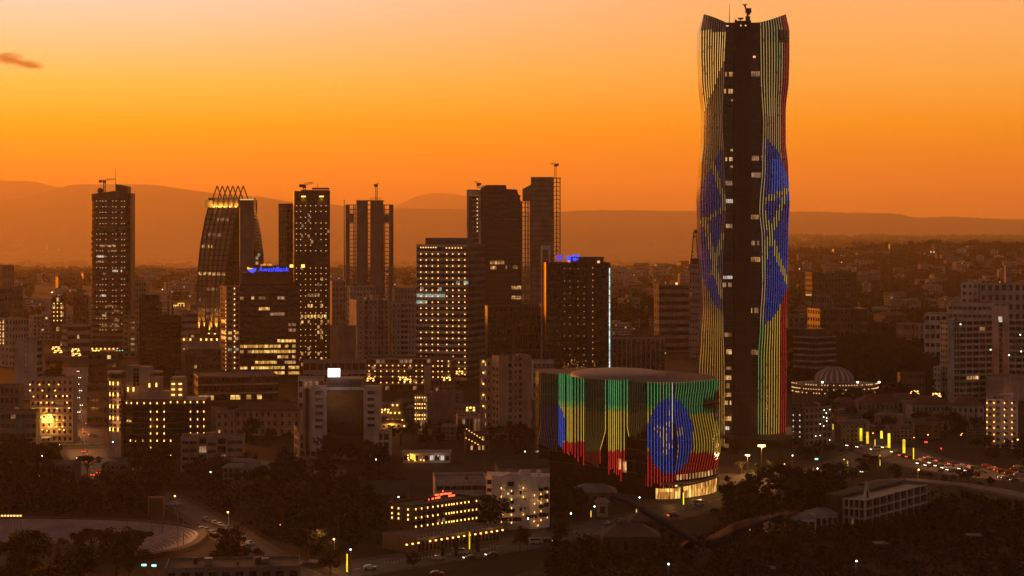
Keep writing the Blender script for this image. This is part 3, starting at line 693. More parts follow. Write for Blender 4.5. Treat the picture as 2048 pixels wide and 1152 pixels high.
# window cleaning crane, dish and mast on the roof
r = thing('roof_crane', 'dark maintenance crane with a raised arm on top of the tallest tower', 'crane', (wx(1499, TD), TD + 8, zc1 + .2))
box_part(r, 'pedestal', -1.1, 1.1, -1.2, 1.2, 0, 3.3, WALL['steel']); m = MB(); m.bar((0, 0, 3.3), (0, 0, 6.2), 1.0); m.build('mast', WALL['steel'], r)
m = MB(); m.box(-1.2, 1.7, -1.1, 1.1, 5.0, 7.2); m.box(-.6, 1.2, -1, 1, 4.2, 5); m.build('cab', WALL['steel'], r); m = MB(); m.bar((-.7, 0, 6.4), (-1.5, 0, 9.0), .8); m.bar((-2.6, 0, 9.1), (-.2, 0, 8.8), .35); m.bar((-2.0, 0, 8.7), (-.6, 0, 9.4), .3); m.build('jib', WALL['steel'], r)
d_ = thing('satellite_dish', 'round satellite dish beside the crane on the tallest tower', 'satellite dish', (wx(1485, TD), TD + 8, zc1 + .2))
m = MB(); m.lathe([(.02, 1.6), (.6, 1.75), (1.2, 2.1), (1.6, 2.5), (1.58, 2.55), (1.1, 2.2), (.5, 1.9)], 20); m.build('reflector', WALL['steel'], d_); m = MB(); m.tube([(0, 0, 0), (0, 0, 1.65)], .16); m.tube([(-2.4, 0, 0), (-2.4, 0, 1.3)], .12); m.ball((-2.4, 0, 1.4), .5); m.build('stand', WALL['steel'], d_)
tag(mast('thin lightning mast on top of the tallest tower', 1461, 5, TD, zc1, .13), 'thin lightning mast on top of the tallest tower', 'antenna')

# ================================================================ the round conference hall in front of it
hall = thing('conference_hall', 'low wavy conference hall wrapped in green, yellow and red LED strips', 'hall', (0, 0, 0))
HP = [(1078, 860), (1100, 853), (1128, 848), (1165, 842), (1190, 836), (1210, 829), (1245, 819), (1272, 812), (1290, 806), (1300, 803), (1322, 800), (1350, 801), (1380, 805), (1410, 812), (1430, 820), (1438, 832)]
HW = [(wx(a, b), b) for a, b in HP]
HTOP = 45.6
def hall_pt(px_):
    for (a, b), (c, d) in zip(HP, HP[1:]):
        if px_ <= c: t = (px_ - a) / (c - a); D = b + (d - b) * t; return (wx(px_, D), D)
    return HW[-1]
def hall_foot(px_): return interp([(1078, 15.5), (1130, 13), (1180, 10), (1245, 6.5), (1290, 4.5), (1322, 4.0), (1350, 5.5), (1395, 8.5), (1438, 8.5)], px_)
def hall_off(px_, y):
    """sideways and outward bulge of the fins, in photo pixels, as the facade ripples"""
    if px_ < 1122: return -8 * max(0, min(1, (y - 850) / 40)) * (1 - (px_ - 1078) / 44), 0.0
    if 1168 <= px_ < 1212: k = (px_ - 1168) / 44; return -11 * k * max(0, min(1, (y - 862) / 38)), 0.0
    if 1254 < px_ <= 1292: k = (px_ - 1254) / 38; return (9 * (1 - k) * max(0, min(1, (y - 855) / 45)) + 3.5 * math.sin((y - 770) / 75) * k), 0.0
    if px_ > 1350:
        k = min(1, (px_ - 1350) / 60); s_ = math.sin((y - 775) / 155 * math.pi * 2) * (3.2 + 2.2 * k)
        return -s_ if y > 775 else 0.0, .9 * math.sin((y - 775) / 150 * math.pi) if y > 775 else 0.0
    return 0.0, 0.0
body = MB(); back = [(58, 868), (40, 890), (14, 884)]
ring = HW + [(x, y) for x, y in [(HW[-1][0] - 3, 850), (66, 872), (34, 888), (10, 878)]]
body.prism([(x, y + .9) for x, y in HW] + ring[len(HW):], 0, HTOP - 1.0); body.build('glass_wall', GLASS['dark'], hall)
rm = MB(); cx_, cy_ = sum(p[0] for p in ring) / len(ring), sum(p[1] for p in ring) / len(ring)
rm.prism([(cx_ + (x - cx_) * .985, cy_ + (y - cy_) * .985) for x, y in ring], HTOP - .8, HTOP - .3); rm.build('roof_slab', ROOF['felt'], hall)
dm = MB(); dm.lathe([(24, 0), (23.6, .8), (20, 1.5), (14, 2.0), (7, 2.3), (.01, 2.4)], 40); dm.v = [(x * .82 + wx(1236, 845), y * 1.15 + 845, z + HTOP - .29) for x, y, z in dm.v]; dm.build('dome_roof', pmat('dome_metal', (.3, .2, .17), .55, .15), hall, smooth=True)
bd = MB()
for k in range(1, 9):
    z = HTOP - k * 4.6
    for (a, b), (c, d) in zip(HW, HW[1:]):
        bd.quad((a, b + .84, z - .22), (c, d + .84, z - .22), (c, d + .84, z + .22), (a, b + .84, z + .22))
bd.build('floor_line', WALL['char'], hall, 'stuff')
HSTAR = [((.62 * math.sin(2.513 * k), -.62 * math.cos(2.513 * k)), (.62 * math.sin(2.513 * (k + 1)), -.62 * math.cos(2.513 * (k + 1)))) for k in range(5)]
fins = [(1082 + k * 3.25, 'dim') for k in range(11)] + [(x / 3.6 + 1040, 'on') for x in (282, 294, 306, 318, 340, 352, 365, 375, 397, 418, 440, 458)] + [(1171 + k * 3.2, 'dim') for k in range(12)] \
    + [(x / 3.6 + 1040, 'on') for x in (615, 640, 652, 668, 680, 695, 710, 727, 750, 772)] + [(1258 + k * 3.4, 'dim') for k in range(10)] + [(x / 3.6 + 1040, 'on') for x in (922, 945, 968, 990, 1010, 1033, 1055, 1075, 1097)] \
    + [(1353 + k * 5.1, 'mid') for k in range(17)]
for px_, md in fins:
    X0, D0 = hall_pt(px_); ztop = HTOP; zf = hall_foot(px_)
    if md == 'on': zf += rng.uniform(-2.5, 2.5) if px_ > 1150 else rng.uniform(-1, 3)
    nz = 38; v, fc, cols = [], [], []; hw = .09 if md == 'dim' else ((.125 if px_ < 1300 else .11) if md == 'on' else .12)
    zl = [ztop + (zf - ztop) * k / nz for k in range(nz + 1)]
    for z in zl:
        y = HY + (CAMH - z) / D0 * F; ox, oy = hall_off(px_, y); x = X0 + ox * D0 / F
        v += [(x - hw, D0 + .8, z), (x - hw, D0 - .1 - oy, z), (x + hw, D0 - .1 - oy, z), (x + hw, D0 + .8, z)]
    for j in range(nz):
        y = HY + (CAMH - (zl[j] + zl[j + 1]) / 2) / D0 * F; X = px_ + hall_off(px_, y)[0]
        g1, g2, rd = (808, 832, 884) if px_ < 1172 else ((823, 835, 902) if px_ < 1300 else (826, 832, 906))
        if px_ < 1172: g1, rd = 814, 884
        disc = ((X - 1340) / 46) ** 2 + ((y - 872) / 76) ** 2 < 1 or (px_ < 1130 and ((X - 1098) / 33) ** 2 + ((y - 858) / 58) ** 2 < 1)
        if disc: c = (.02, .12, .72) if px_ > 1200 or md == 'on' else (.03, .06, .3)
        elif y < g1: c = (.045, .42, .13)
        elif y < rd: c = (.8, .52, .045)
        else: c = (.75, .018, .018)
        if disc and px_ > 1300 and any(seg_d((X - 1340) / 46, (y - 872) / 76, a_, b_) < .09 for a_, b_ in HSTAR) and rng.random() < .6: c = (.6, .48, .5)
        if abs(px_ - 1344.7) < 1 and y < 845: c = (.75, .78, .9)
        if md == 'on' and px_ < 1352 and g1 - 12 < y < g1 and not disc: c = (.25, .5, .1)
        k = {'dim': .1 if y < g1 else .15, 'on': .8, 'mid': .46}[md]
        if md == 'dim': c = mixv(c, (.2, .14, .09), .55 if y < rd else .3)
        if md == 'mid' and y < g1: k = .5
        c = tuple(q * k * rng.uniform(.82, 1.1) for q in c); a = 4 * j
        for t, kk in ((0, .2), (1, 1.0), (2, .2)): fc.append((a + t, a + t + 1, a + t + 5, a + t + 4)); cols.append(tuple(q * kk for q in c))
    me = bpy.data.meshes.new('led_fin'); me.from_pydata(v, [], fc); me.materials.append(LED)
    at = me.color_attributes.new('led', 'FLOAT_COLOR', 'CORNER'); buf = []
    for c in cols: buf += [*c, 1.0] * 4
    at.data.foreach_set('color', buf); link('led_fin', me, hall)
# glazed entrance under the hanging strips, lit from inside
for k in range(22):
    a = 1311 + k * 5.6; b_ = a + 4.7
    if k in (9,): continue
    (xa, da), (xb, db) = hall_pt(min(a, 1437)), hall_pt(min(b_, 1437.9)); zt_ = 4.4 if a < 1350 else 4.4 + (a - 1350) * .018
    m = MB(); o_ = -1.2 if a < 1350 else -.4
    m.quad((xa, da + o_, .3), (xb, db + o_, .3), (xb, db + o_, zt_), (xa, da + o_, zt_)); m.build('entrance_pane', LIT['hall'], hall)
for k in range(13):
    a = 1354 + k * 6.2; (xa, da), (xb, db) = hall_pt(a), hall_pt(a + 3.4); m = MB(); m.quad((xa, da + .8, 7.3), (xb, db + .8, 7.3), (xb, db + .8, 9.4), (xa, da + .8, 9.4)); m.build('gallery_pane', LIT['warm'], hall)
for a, b_, z0_, z1_ in ((1236, 1243, 9.2, 13.5), (1246, 1253, 8.4, 13.0)):
    (xa, da), (xb, db) = hall_pt(a), hall_pt(b_); m = MB(); m.quad((xa, da + .7, z0_), (xb, db + .7, z0_), (xb, db + .7, z1_), (xa, da + .7, z1_)); m.build('lit_window', LIT['warm'], hall)
m = MB()
for (a, b), (c, d) in zip(HW[10:], HW[11:]): m.prism([(a, b - 2.8), (c, d - 2.8), (c, d + .5), (a, b + .5)], 6.0, 6.6)
m.build('canopy', WALL['grey'], hall)

# ================================================================ far-left towers
# ---- round banded tower
D = 1756.0; rx, ry = 16.6, 13.0; s_ = D / F
rt = thing('round_tower', 'round tower with banded floors, rows of lamp dots and a slanted crown', 'skyscraper', (wx(216, D), D + 14, 0)); zT = wz(388, D)
NB = 26
def arc(r, a0=198, a1=342, n=22): return [(r * rx * math.cos(R(a0 + (a1 - a0) * i / n)), r * ry * math.sin(R(a0 + (a1 - a0) * i / n))) for i in range(n + 1)]
m = MB(); m.prism(arc(1.0) + [(15, 16), (-13, 16)], 0, zT - 3); m.build('glass_wall', GLASS['blue'], rt)
for k in range(NB):
    y = 398 + k * 11.3; z = wz(y, D); e = 1.05 if 6 <= k <= 10 or 14 <= k <= 18 or k > 22 else 1.012
    if k in (0, 1, 2): e = 1.008
    m = MB(); p = arc(e, 196, 344); p2 = arc(.97, 196, 344)[::-1]; m.prism(p + p2, z - 1.25, z + 1.25)
    m.build('floor_band', WALL['brown' if k % 6 else 'char'] if k < 20 else WALL['grey'], rt)
m = MB(); f1 = lambda x, y: zT + (x + 16) * .125; m.prism(arc(1.03, 194, 300) + [(2, 10), (-12, 12)], zT - 6, f1); m.build('slanted_crown', WALL['brown'], rt)
m = MB(); f1 = lambda x, y: wz(368, D) - (x - 6) * .2; m.prism([(6.4, -12.3), (11, -10.2), (15.4, -5.5), (15.5, 8), (6.4, 10)], zT - 6, f1); m.build('crown_block', WALL['dark'], rt)
box_part(rt, 'side_slab', 15.8, 18.0, -6, 14, 0, wz(386, D), WALL['char'])
m = MB()
for k in range(24):
    if k in (5, 13): continue
    y = 402 + k * 11.3 - (2 if k > 5 else 0)
    for a in (235, 247, 255, 264, 283, 292, 309, 318):
        a = R(a)
        if rng.random() < .15: continue
        x_1, y_1 = rx * 1.07 * math.cos(a), ry * 1.07 * math.sin(a); z = wz(y, D); m.box(x_1 - .24, x_1 + .24, y_1 - .25, y_1 + .1, z - .3, z + .3)
m.build('wall_lamp', LAMP['soft'], rt, 'stuff')
for y, a0, a1, mt in ((492, 246, 258, 'dim'), (492, 268, 292, 'warm'), (502, 270, 288, 'dim'), (513, 236, 258, 'white'), (523, 240, 256, 'dim'), (542, 282, 308, 'white'), (547, 256, 262, 'dim'), (591, 252, 260, 'white'), (612, 262, 296, 'dim'), (622, 286, 300, 'dim'), (631, 254, 262, 'warm'), (641, 282, 300, 'dim'), (652, 250, 300, 'dim')):
    for k in range(int((a1 - a0) / 4) + 1):
        if rng.random() < .15: continue
        b0, b1 = R(a0 + k * 4), R(a0 + k * 4 + 3.2); z = wz(y, D); q = 1.075; m = MB()
        m.quad((rx * q * math.cos(b0), ry * q * math.sin(b0), z - .9), (rx * q * math.cos(b1), ry * q * math.sin(b1), z - .9), (rx * q * math.cos(b1), ry * q * math.sin(b1), z + .9), (rx * q * math.cos(b0), ry * q * math.sin(b0), z + .9)); m.build('lit_window', LIT[mt], rt)
m = MB(); m.ball((-9.5, 0, zT + 3.2), 2.6, 12, 8, 0, .9); m.build('roof_drum', WALL['dark'], rt)
tower_crane('small roof crane with flat jib on the round banded tower', 206, 366, D + 8, wz(386, D), 9.5, .9)
mast('', 229, 336, D + 6, wz(380, D)); COL.objects[-1]['label'] = 'tall thin mast on the roof of the round banded tower'
# its lit forecourt row
fr = thing('entrance_hall', 'low entrance hall with a row of bright lamps under the round tower', 'hall', (wx(175, 1700), 1700, 0), 0)
m = MB(); m.box(0, 27, 0, 12, 0, 4.5); m.build('wall', WALL['brown'], fr)
for k in range(8): box_part(fr, 'lamp', k * 3.5, k * 3.5 + 1.1, -.5, -.05, 4.0, 5.2, LAMP['warm'])
for px_ in (178, 196, 214, 228): point((wx(px_, 1695), 1695, 4.2), 900, (1, .5, .12))

# ---- tower with the zigzag crown
D = 1740.0
zg = thing('zigzag_crown_tower', 'curved ribbed tower with a crown of pointed zigzag frames and gold uplights', 'skyscraper', (wx(440, D), D, 0)); ZX = wx(440, D)
XLp = [(395, 413), (412, 412), (440, 405), (480, 397.5), (520, 392.5), (560, 390), (610, 388.5), (660, 389), (700, 390)]
XRp = [(395, 479), (412, 477), (440, 470), (480, 462), (520, 455.5), (560, 450.5), (610, 447.5), (660, 446), (700, 446)]
XQp = [(400, 506), (420, 506), (440, 511), (470, 517), (510, 522), (560, 522.5), (700, 521)]
def lin_(t, y):
    if y <= t[0][0]: return t[0][1]
    for (a, b), (c, d) in zip(t, t[1:]):
        if y <= c: return b + (d - b) * (y - a) / (c - a)
    return t[-1][1]
def zf(y, u): a, b = lin_(XLp, y), lin_(XRp, y); return (wx(a + (b - a) * u, D) - ZX, 16 * (1 - u) ** 1.4)
YS = [395 + k * 6.5 for k in range(48)]
m = MB(); us = lsp(0, 1, 8); w = len(us) + 2
for y in YS:
    for u in us: x, d = zf(y, u); m.v.append((x, d, wz(y, D)))
    m.v += [(wx(477, D) - ZX, 5.5, wz(y, D)), (wx(lin_(XLp, y), D) - ZX + 6, 30, wz(y, D))]
for j in range(len(YS) - 1):
    for i in range(w - 2): a = j * w + i; m.f.append((a, a + 1, a + w + 1, a + w)); m.m.append(0 if i < w - 3 else 1)
    a = j * w; m.f.append((a, a + w, a + 2 * w - 1, a + w - 1)); m.m.append(1)
m.build('curved_glass', [pmat('rose_glass', (.2, .135, .115), .3, .2, 0, .3, 0, .6), GLASS['dark']], zg)
for f in range(7):
    u = f / 6; m = MB()
    for y0, y1 in zip(YS, YS[1:]):
        (x0, d0), (x1, d1) = zf(y0, u), zf(y1, u); i = len(m.v)
        for x, d, y in ((x0, d0, y0), (x1, d1, y1)): m.v += [(x - .5, d - .05, wz(y, D)), (x - .5, d - 1.2, wz(y, D)), (x + .5, d - 1.2, wz(y, D)), (x + .5, d - .05, wz(y, D))]
        m.f += [(i, i + 1, i + 5, i + 4), (i + 1, i + 2, i + 6, i + 5), (i + 2, i + 3, i + 7, i + 6)]; m.m += [0] * 3
    m.build('rib', WALL['dark'], zg)
m = MB()
for k in range(27):
    y = 418 + k * 10.3
    for u0, u1 in zip(us, us[1:]):
        (x0, d0), (x1, d1) = zf(y, u0), zf(y, u1); z = wz(y, D); m.quad((x0, d0 - .1, z - .35), (x1, d1 - .1, z - .35), (x1, d1 - .1, z + .35), (x0, d0 - .1, z + .35))
m.build('floor_line', WALL['dark'], zg, 'stuff')
def zlit(y, ua, ub, mt, hh=1.3):
    n_ = max(1, round((ub - ua) * 18))
    for k in range(n_):
        if rng.random() < .12: continue
        u0 = ua + (ub - ua) * k / n_; u1 = u0 + (ub - ua) / n_ * .82; (x0, d0), (x1, d1) = zf(y, u0), zf(y, u1); z = wz(y, D); m = MB()
        m.quad((x0, d0 - .15, z - hh), (x1, d1 - .15, z - hh), (x1, d1 - .15, z + hh), (x0, d0 - .15, z + hh)); m.build('lit_window', LIT[mt], zg)
for a in ((493, .04, .42, 'warm'), (548, .02, .98, 'warm'), (439, .3, .8, 'dim'), (579, .35, .75, 'dim'), (601, .02, .15, 'dim'), (621, .1, .95, 'dim'), (634, .3, .6, 'dim'), (470, .2, .7, 'dim')): zlit(*a)
# flat slab and the dark bay behind it
box_part(zg, 'slab', wx(478.5, D) - ZX, wx(505.5, D) - ZX, 4.5, 30, 0, wz(400, D), WALL['grey'])
box_part(zg, 'light_edge', wx(473, D) - ZX, wx(506, D) - ZX, 4.2, 5.0, wz(400, D), wz(398, D), emat('light_edge', (1, .62, .22), .9))
m = MB()
for y in YS: m.v += [(wx(505.6, D) - ZX, 6.5, wz(y, D)), (wx(lin_(XQp, y), D) - ZX, 19, wz(y, D)), (wx(500, D) - ZX, 34, wz(y, D))]
for j in range(len(YS) - 1):
    for i in range(2): a = j * 3 + i; m.f.append((a, a + 1, a + 4, a + 3)); m.m.append(0)
m.build('curved_glass', GLASS['grey'], zg)
m = MB(); m.box(wx(406, D) - ZX, wx(478, D) - ZX, 12, 29, wz(415, D), wz(400, D)); m.build('lit_parapet', pmat('lit_parapet', (.42, .34, .22), .7), zg)
# five lit rooms near the right bay
for px_, y, mt in ((512, 516, 'cool'), (516, 510, 'cool'), (512, 526, 'warm'), (469, 525, 'dim'), (463, 520, 'dim')): box_part(zg, 'lit_window', wx(px_ - 2.5, D) - ZX, wx(px_ + 2.5, D) - ZX, 6, 6.3, wz(y + 3, D), wz(y - 3, D), LIT[mt])
for k, px_ in enumerate((430, 440.5, 451, 461.5, 472, 482.5)):
    m = MB(); x = wx(px_, D) - ZX; zt, zb_ = wz(371, D), wz(401, D)
    for sx in (-1, 1): m.bar((x, 13, zt), (x + sx * 4.5, 13, zb_), .8, .9)
    m.build('crown_frame', WALL['brown'], zg)
    xx, dd = zf(413, k / 5.4); box_part(zg, 'uplight', xx - .7, xx + .7, dd - 2.2, dd - 1.3, wz(414, D), wz(412.6, D), LAMP['uplight'])
    point((ZX + xx, D + dd - 2.4, wz(411, D)), 2200, (1, .45, .05), .3, 'uplight')
pd = thing('podium_building', 'stepped podium with glowing lamps at the foot of the zigzag crown tower', 'building', (wx(360, 1725), 1725, 0))
block(pd, wz(668, 1725), 42, 22, 'brown', 'felt', {'F': dict(cols=14, rows=4, wf=.85, hf=.5, mode='join', lit=.08)}, .8)
box_part(pd, 'terrace', -1, 43.5, -3.4, -.02, 0, wz(683, 1721), WALL['pink'])
for px_ in (368, 381, 402, 413, 423, 434):
    x, z = wx(px_, 1723) - pd.location[0], wz(678, 1723); box_part(pd, 'lamp', x - .55, x + .55, -3.0, -2.2, z - 1.2, z + .4, LAMP['gold'])
for k in range(14): x = .5 + k * 3; box_part(pd, 'lamp', x, x + .8, -3.9, -3.45, wz(699, 1721), wz(697, 1721), LAMP['soft'])
for k in range(5):
    y = 668; x, d = zf(y, .02 + k * .23); box_part(zg, 'uplight', x - .6, x + .6, d - 3.0, d - 2.0, wz(669, D), wz(667, D), LAMP['uplight'])
    spot((ZX + x + .6, D + d - 2.4, wz(665.8, D)), (ZX + zf(615, .02 + k * .23)[0] + .6, D + zf(615, .02 + k * .23)[1] + .8, wz(612, D)), 110000, R(30), (1, .45, .06))
rs = thing('roof_sign', 'small outline of glowing yellow tubes on a far roof beside the dark towers', 'sign', (wx(344, 1800), 1800, wz(616, 1800)))
for x0, x1, z0, z1 in ((0, 5, 2.2, 2.7), (5.4, 10.6, 3.9, 4.4), (1.2, 1.6, .8, 2.2), (3, 3.4, .8, 2.2), (5.0, 5.5, 1.4, 4.2), (7.4, 7.8, 1.6, 3.9), (10.2, 10.7, 1.2, 3.9)): box_part(rs, 'light_tube', x0, x1, 0, .3, z0, z1, emat('tube_yellow', (1, .6, .12), 1.6))

# ---- bank tower with the blue sign
b = bldg('bank_tower', 'dark glass bank tower with yellow lit floors under a blue AwashBank sign', 480, 480, 599, 568, 762, 6, 'char', 'dark', 'skyscraper', dl=26,
         F_=dict(cols=16, rows=17, wf=.9, hf=.55, mode='join', glass='dark', d=.15, mz=(3.5, .5), lit=[(480, 512, 590, 601, 'warm', .9), (518, 532, 590, 601, 'dim'), (558, 570, 590, 601, 'dim'), (512, 538, 612, 626, 'yellow', .7), (538, 566, 624, 637, 'dim', .9), (578, 590, 648, 661, 'dim'),
           (555, 590, 671, 684, 'yellow'), (480, 592, 684, 696, 'yellow', .96), (482, 512, 696, 708, 'warm'), (512, 590, 696, 709, 'yellow', .9), (558, 600, 708, 720, 'warm', .7), (512, 552, 720, 733, 'yellow', .95), (572, 592, 720, 733, 'warm'), (482, 598, 733, 744, 'yellow', .9), (480, 600, 744, 757, 'yellow', .8)]))
AW = b
box_part(b.root, 'crown_block', 1, b.bw - 8, 3, 20, b.h, wz(545, b.D), WALL['brown'])
m = MB(); m.box(5, b.bw - 8, 1.2, 1.6, wz(547, b.D), wz(531, b.D)); sgn = m.build('sign_board', WALL['dark'], b.root)
t_, z_ = hit(b.root, lambda s, n, z: (s, 1.0, z), 517.5, 543.0)
sign_text(b.root, 'AwashBank', 4.6, BLUE, (t_, 1.0, z_), fit=(577 - 517) * b.D / F)
t_, z_ = hit(b.root, lambda s, n, z: (s, 1.0, z), 521, 532.5)
sign_text(b.root, '\u12a0\u12cb\u123d \u1263\u1295\u12ad', 1.9, ORANGE, (t_, 1.0, z_ + .2), fit=22 * b.D / F)
t_, z_ = hit(b.root, lambda s, n, z: (s, 1.0, z), 503.5, 538.5)
q = MB(); P1 = [(-3.2, 1.7), (-1.2, .9), (1.2, .75), (-.4, .05), (-3.0, -.1)]; q.v = [(t_ + x, .95, z_ + z) for x, z in P1] + [(t_ + x, .7, z_ + z) for x, z in P1]
q.f = [(0, 1, 2, 3, 4), (5, 6, 7, 8, 9)]; q.m = [0, 0]; q.build('logo', ORANGE, b.root)
q = MB(); P2 = [(-3.0, -.5), (-.6, -.4), (1.3, .3), (3.2, .9), (2.9, -.8), (1.8, -2.0), (.2, -2.5), (-1.4, -1.9)]; q.v = [(t_ + x, .95, z_ + z) for x, z in P2] + [(t_ + x, .7, z_ + z) for x, z in P2]
q.f = [tuple(range(8)), tuple(range(8, 16))]; q.m = [0, 0]; q.build('logo', BLUE, b.root)
b = bldg('slim_tower', 'slim beige tower with a column of lamps beside the blue sign bank tower', 440, 453, 480, 572, 760, 20, 'pink', cat='skyscraper',
         F_=dict(cols=2, rows=17, wf=.55, hf=.5, mode='join', glass='bronze', lit=[(452, 480, 662, 675, 'yellow'), (452, 480, 672, 684, 'warm'), (458, 478, 697, 705, 'cool')]), L_=dict(cols=1, rows=17, wf=.7, hf=.6, mode='join', glass='dark', lit=[(436, 453, 640, 690, 'yellow', .8)]))
lamps(b, b.TF, [(469, 577 + k * 10.6) for k in range(17)], .9, 1.3, 'warm'); lamps(b, b.TL, [(452, 603 + k * 7.2) for k in range(21)], .7, .9, 'warm')
mast('', 447, 556, 1500, wz(575, 1500), .5); COL.objects[-1]['label'] = 'short lit mast on the slim beige tower'
b = bldg('podium_building', 'low three storey podium with lit ground floor windows before the bank tower', 383, 396, 556, 752, 805, 14, 'brown', cat='building', F_=dict(cols=15, rows=3, wf=.92, hf=.55, mode='obj', mull=2, glass='dark', lit=[(400, 431, 790, 802, 'yellow'), (456, 482, 790, 802, 'yellow'), (496, 527, 790, 802, 'yellow'), (556, 570, 788, 802, 'warm')]), L_=dict(cols=3, rows=3, wf=.8, hf=.5))
slabs(b, b.TF, 0, b.bw, [b.h - .6, b.h * .66, b.h * .33], .9, .8, 'pink')

# ---- twin curved dark tower with lamp dots
tt = bldg('dotted_tower', 'tall dark tower with warm lamp dots and two glowing niches under its top', 580, 588, 660, 382, 745, 7, 'char', 'dark', 'skyscraper', par=0,
          F_=dict(cols=11, rows=34, wf=.7, hf=.6, mode='join', glass='bronze', d=.15, lit=[(600, 660, 585, 600, 'dim', .25), (598, 652, 606, 612, 'warm', .5), (588, 660, 410, 580, 'dim', .06), (590, 660, 640, 730, 'warm', .16), (600, 655, 626, 634, 'yellow', .7), (618, 655, 645, 652, 'warm', .5), (600, 655, 668, 676, 'warm', .35), (612, 640, 488, 496, 'warm', .2), (640, 655, 556, 562, 'warm', .7)]))
ys_ = [411.5, 423, 434.5, 446, 457, 468, 479, 490.5, 501.5] + [536 + k * 11.2 for k in range(17)]
lamps(tt, tt.TF, rowcol([593, 601.5, 611, 621, 631.5, 642, 652], ys_, .9), .8, .8, 'soft')
box_part(tt.root, 'crown_block', tt.bw * .18, tt.bw * .995, 1, 20, tt.h + .01, wz(384, tt.D) + 1.5, WALL['dark'])
box_part(tt.root, 'crown_step', tt.bw * .5, tt.bw * .985, 2, 18, tt.h + 1.4, wz(378, tt.D) + 1.0, WALL['dark'])
for px_ in (607, 643):
    s2, z2 = hit(tt.root, tt.TF, px_, 393); box_part(tt.root, 'niche_lamp', s2 - 1.6, s2 + 1.6, -.8, -.05, z2 - .4, z2 + .4, LAMP['gold'])
    wpt = tt.root.matrix_basis @ Vector((s2, -1.6, z2 + .3)); spot(wpt, wpt + Vector((0, 1.2, -8)), 3500, R(90), (1, .5, .06))
for px_ in (606, 583):
    s2, z2 = hit(tt.root, tt.TF, px_, 532); box_part(tt.root, 'niche_lamp', s2 - 1.2, s2 + 1.2, -.8, -.05, z2 - 1, z2 + 1, LAMP['gold'])
b = bldg('dotted_tower', 'narrow curved side tower standing behind the tall dotted dark tower', 557, 573, 586, 407, 740, 40, 'brown', 'dark', 'skyscraper', L_=dict(cols=3, rows=30, wf=.75, hf=.8, mode='join', glass='bronze'), F_=dict(cols=2, rows=30, wf=.6, hf=.5, mode='join', glass='dark'))
tower_crane('small roof crane on the tall dark dotted tower', 607, 376, tt.D, wz(387, tt.D), 6.5, 1.5); mast('', 634, 364, tt.D, wz(378, tt.D), .12); COL.objects[-1]['label'] = 'thin mast on the tall dark dotted tower'

# ---- small hazy blocks around the towers on the west side
b = bldg('office_block', 'grey block with a grid of bright lamps beside the round banded tower', 103, 128, 132, 592, 695, 75, 'grey', L_=dict(cols=3, rows=7, wf=.7, hf=.6, mode='obj', glass='bronze', lit=.3), plant=1)
lamps(b, b.TL, rowcol([108, 115, 122.5], [607, 615.5, 624, 632, 641]), 1.1, 1.3, 'warm')
b = bldg('office_block', 'dark slab with pale vertical stripes close to the round banded tower', 131, 146, 177, 591, 690, 12, 'grey', F_=dict(cols=5, rows=9, wf=.55, hf=.8, mode='join', glass='dark'), plant=2)
b = bldg('office_block', 'long low office with white banded floors below the lamp grid block', 96, 135, 182, 650, 715, 30, 'pale', F_=dict(cols=12, rows=4, wf=.97, hf=.5, mode='join', glass='dark', lit=.05), L_=dict(cols=8, rows=5, wf=.97, hf=.5, mode='join', glass='dark'))
b = bldg('office_block', 'hazy flat block just behind the round banded tower', 258, 262, 292, 563, 690, 10, 'pale', F_=dict(cols=6, rows=11, wf=.6, hf=.5, mode='join', glass='grey'))
b = bldg('office_block', 'small block with warm lit balconies between round tower and dark slab', 242, 246, 272, 630, 715, 8, 'beige', F_=dict(cols=2, rows=8, wf=.6, hf=.45, mode='obj', glass='bronze', lit=[(258, 275, 636, 700, 'dim', .5)]))
slabs(b, b.TF, b.bw * .55, b.bw, [b.h - .5 - k * 3.4 for k in range(7)], .8, .9, 'pink', 'balcony')
b = bldg('garden_pavilion', 'low wall with a line of green lamps under the balcony block', 232, 234, 272, 698, 712, 6, 'dark', cat='pavilion', dl=10); lamps(b, b.TF, [(234 + k * 5.4, 701) for k in range(7)], .8, .8, 'cyan')
b = bldg('dark_tower', 'dark windowless tower, the taller of two on the west side', 270, 278, 319, 591, 758, 8, 'char', 'dark', 'skyscraper', dr=None, F_=dict(cols=6, rows=18, wf=.8, hf=.6, mode='join', glass='dark'))
b = bldg('dark_tower', 'dark tower with open concrete frame on its roof, shorter neighbour of windowless tower', 306, 312, 363, 632, 758, 10, 'char', 'dark', 'skyscraper', F_=dict(cols=8, rows=15, wf=.8, hf=.6, mode='join', glass='dark'))
for x in (b.bw * .17, b.bw * .45, b.bw * .62):
    box_part(b.root, 'roof_column', x, x + 1.2, 2, 3.2, b.h, b.h + 9.2, WALL['dark']); box_part(b.root, 'roof_column', x, x + 1.2, 12, 13.2, b.h, b.h + 9.2, WALL['dark'])
box_part(b.root, 'roof_slab', b.bw * .1, b.bw * .68, 1.5, 14, b.h + 9.21, b.h + 10, WALL['dark']); box_part(b.root, 'roof_slab', b.bw * .1, b.bw * .68, 1.5, 14, b.h + 4.4, b.h + 5, WALL['dark'])
b = bldg('office_block', 'banded hazy block behind the dark framed tower', 350, 360, 396, 625, 705, 15, 'pink', F_=dict(cols=7, rows=6, wf=.95, hf=.45, mode='join', glass='grey'))
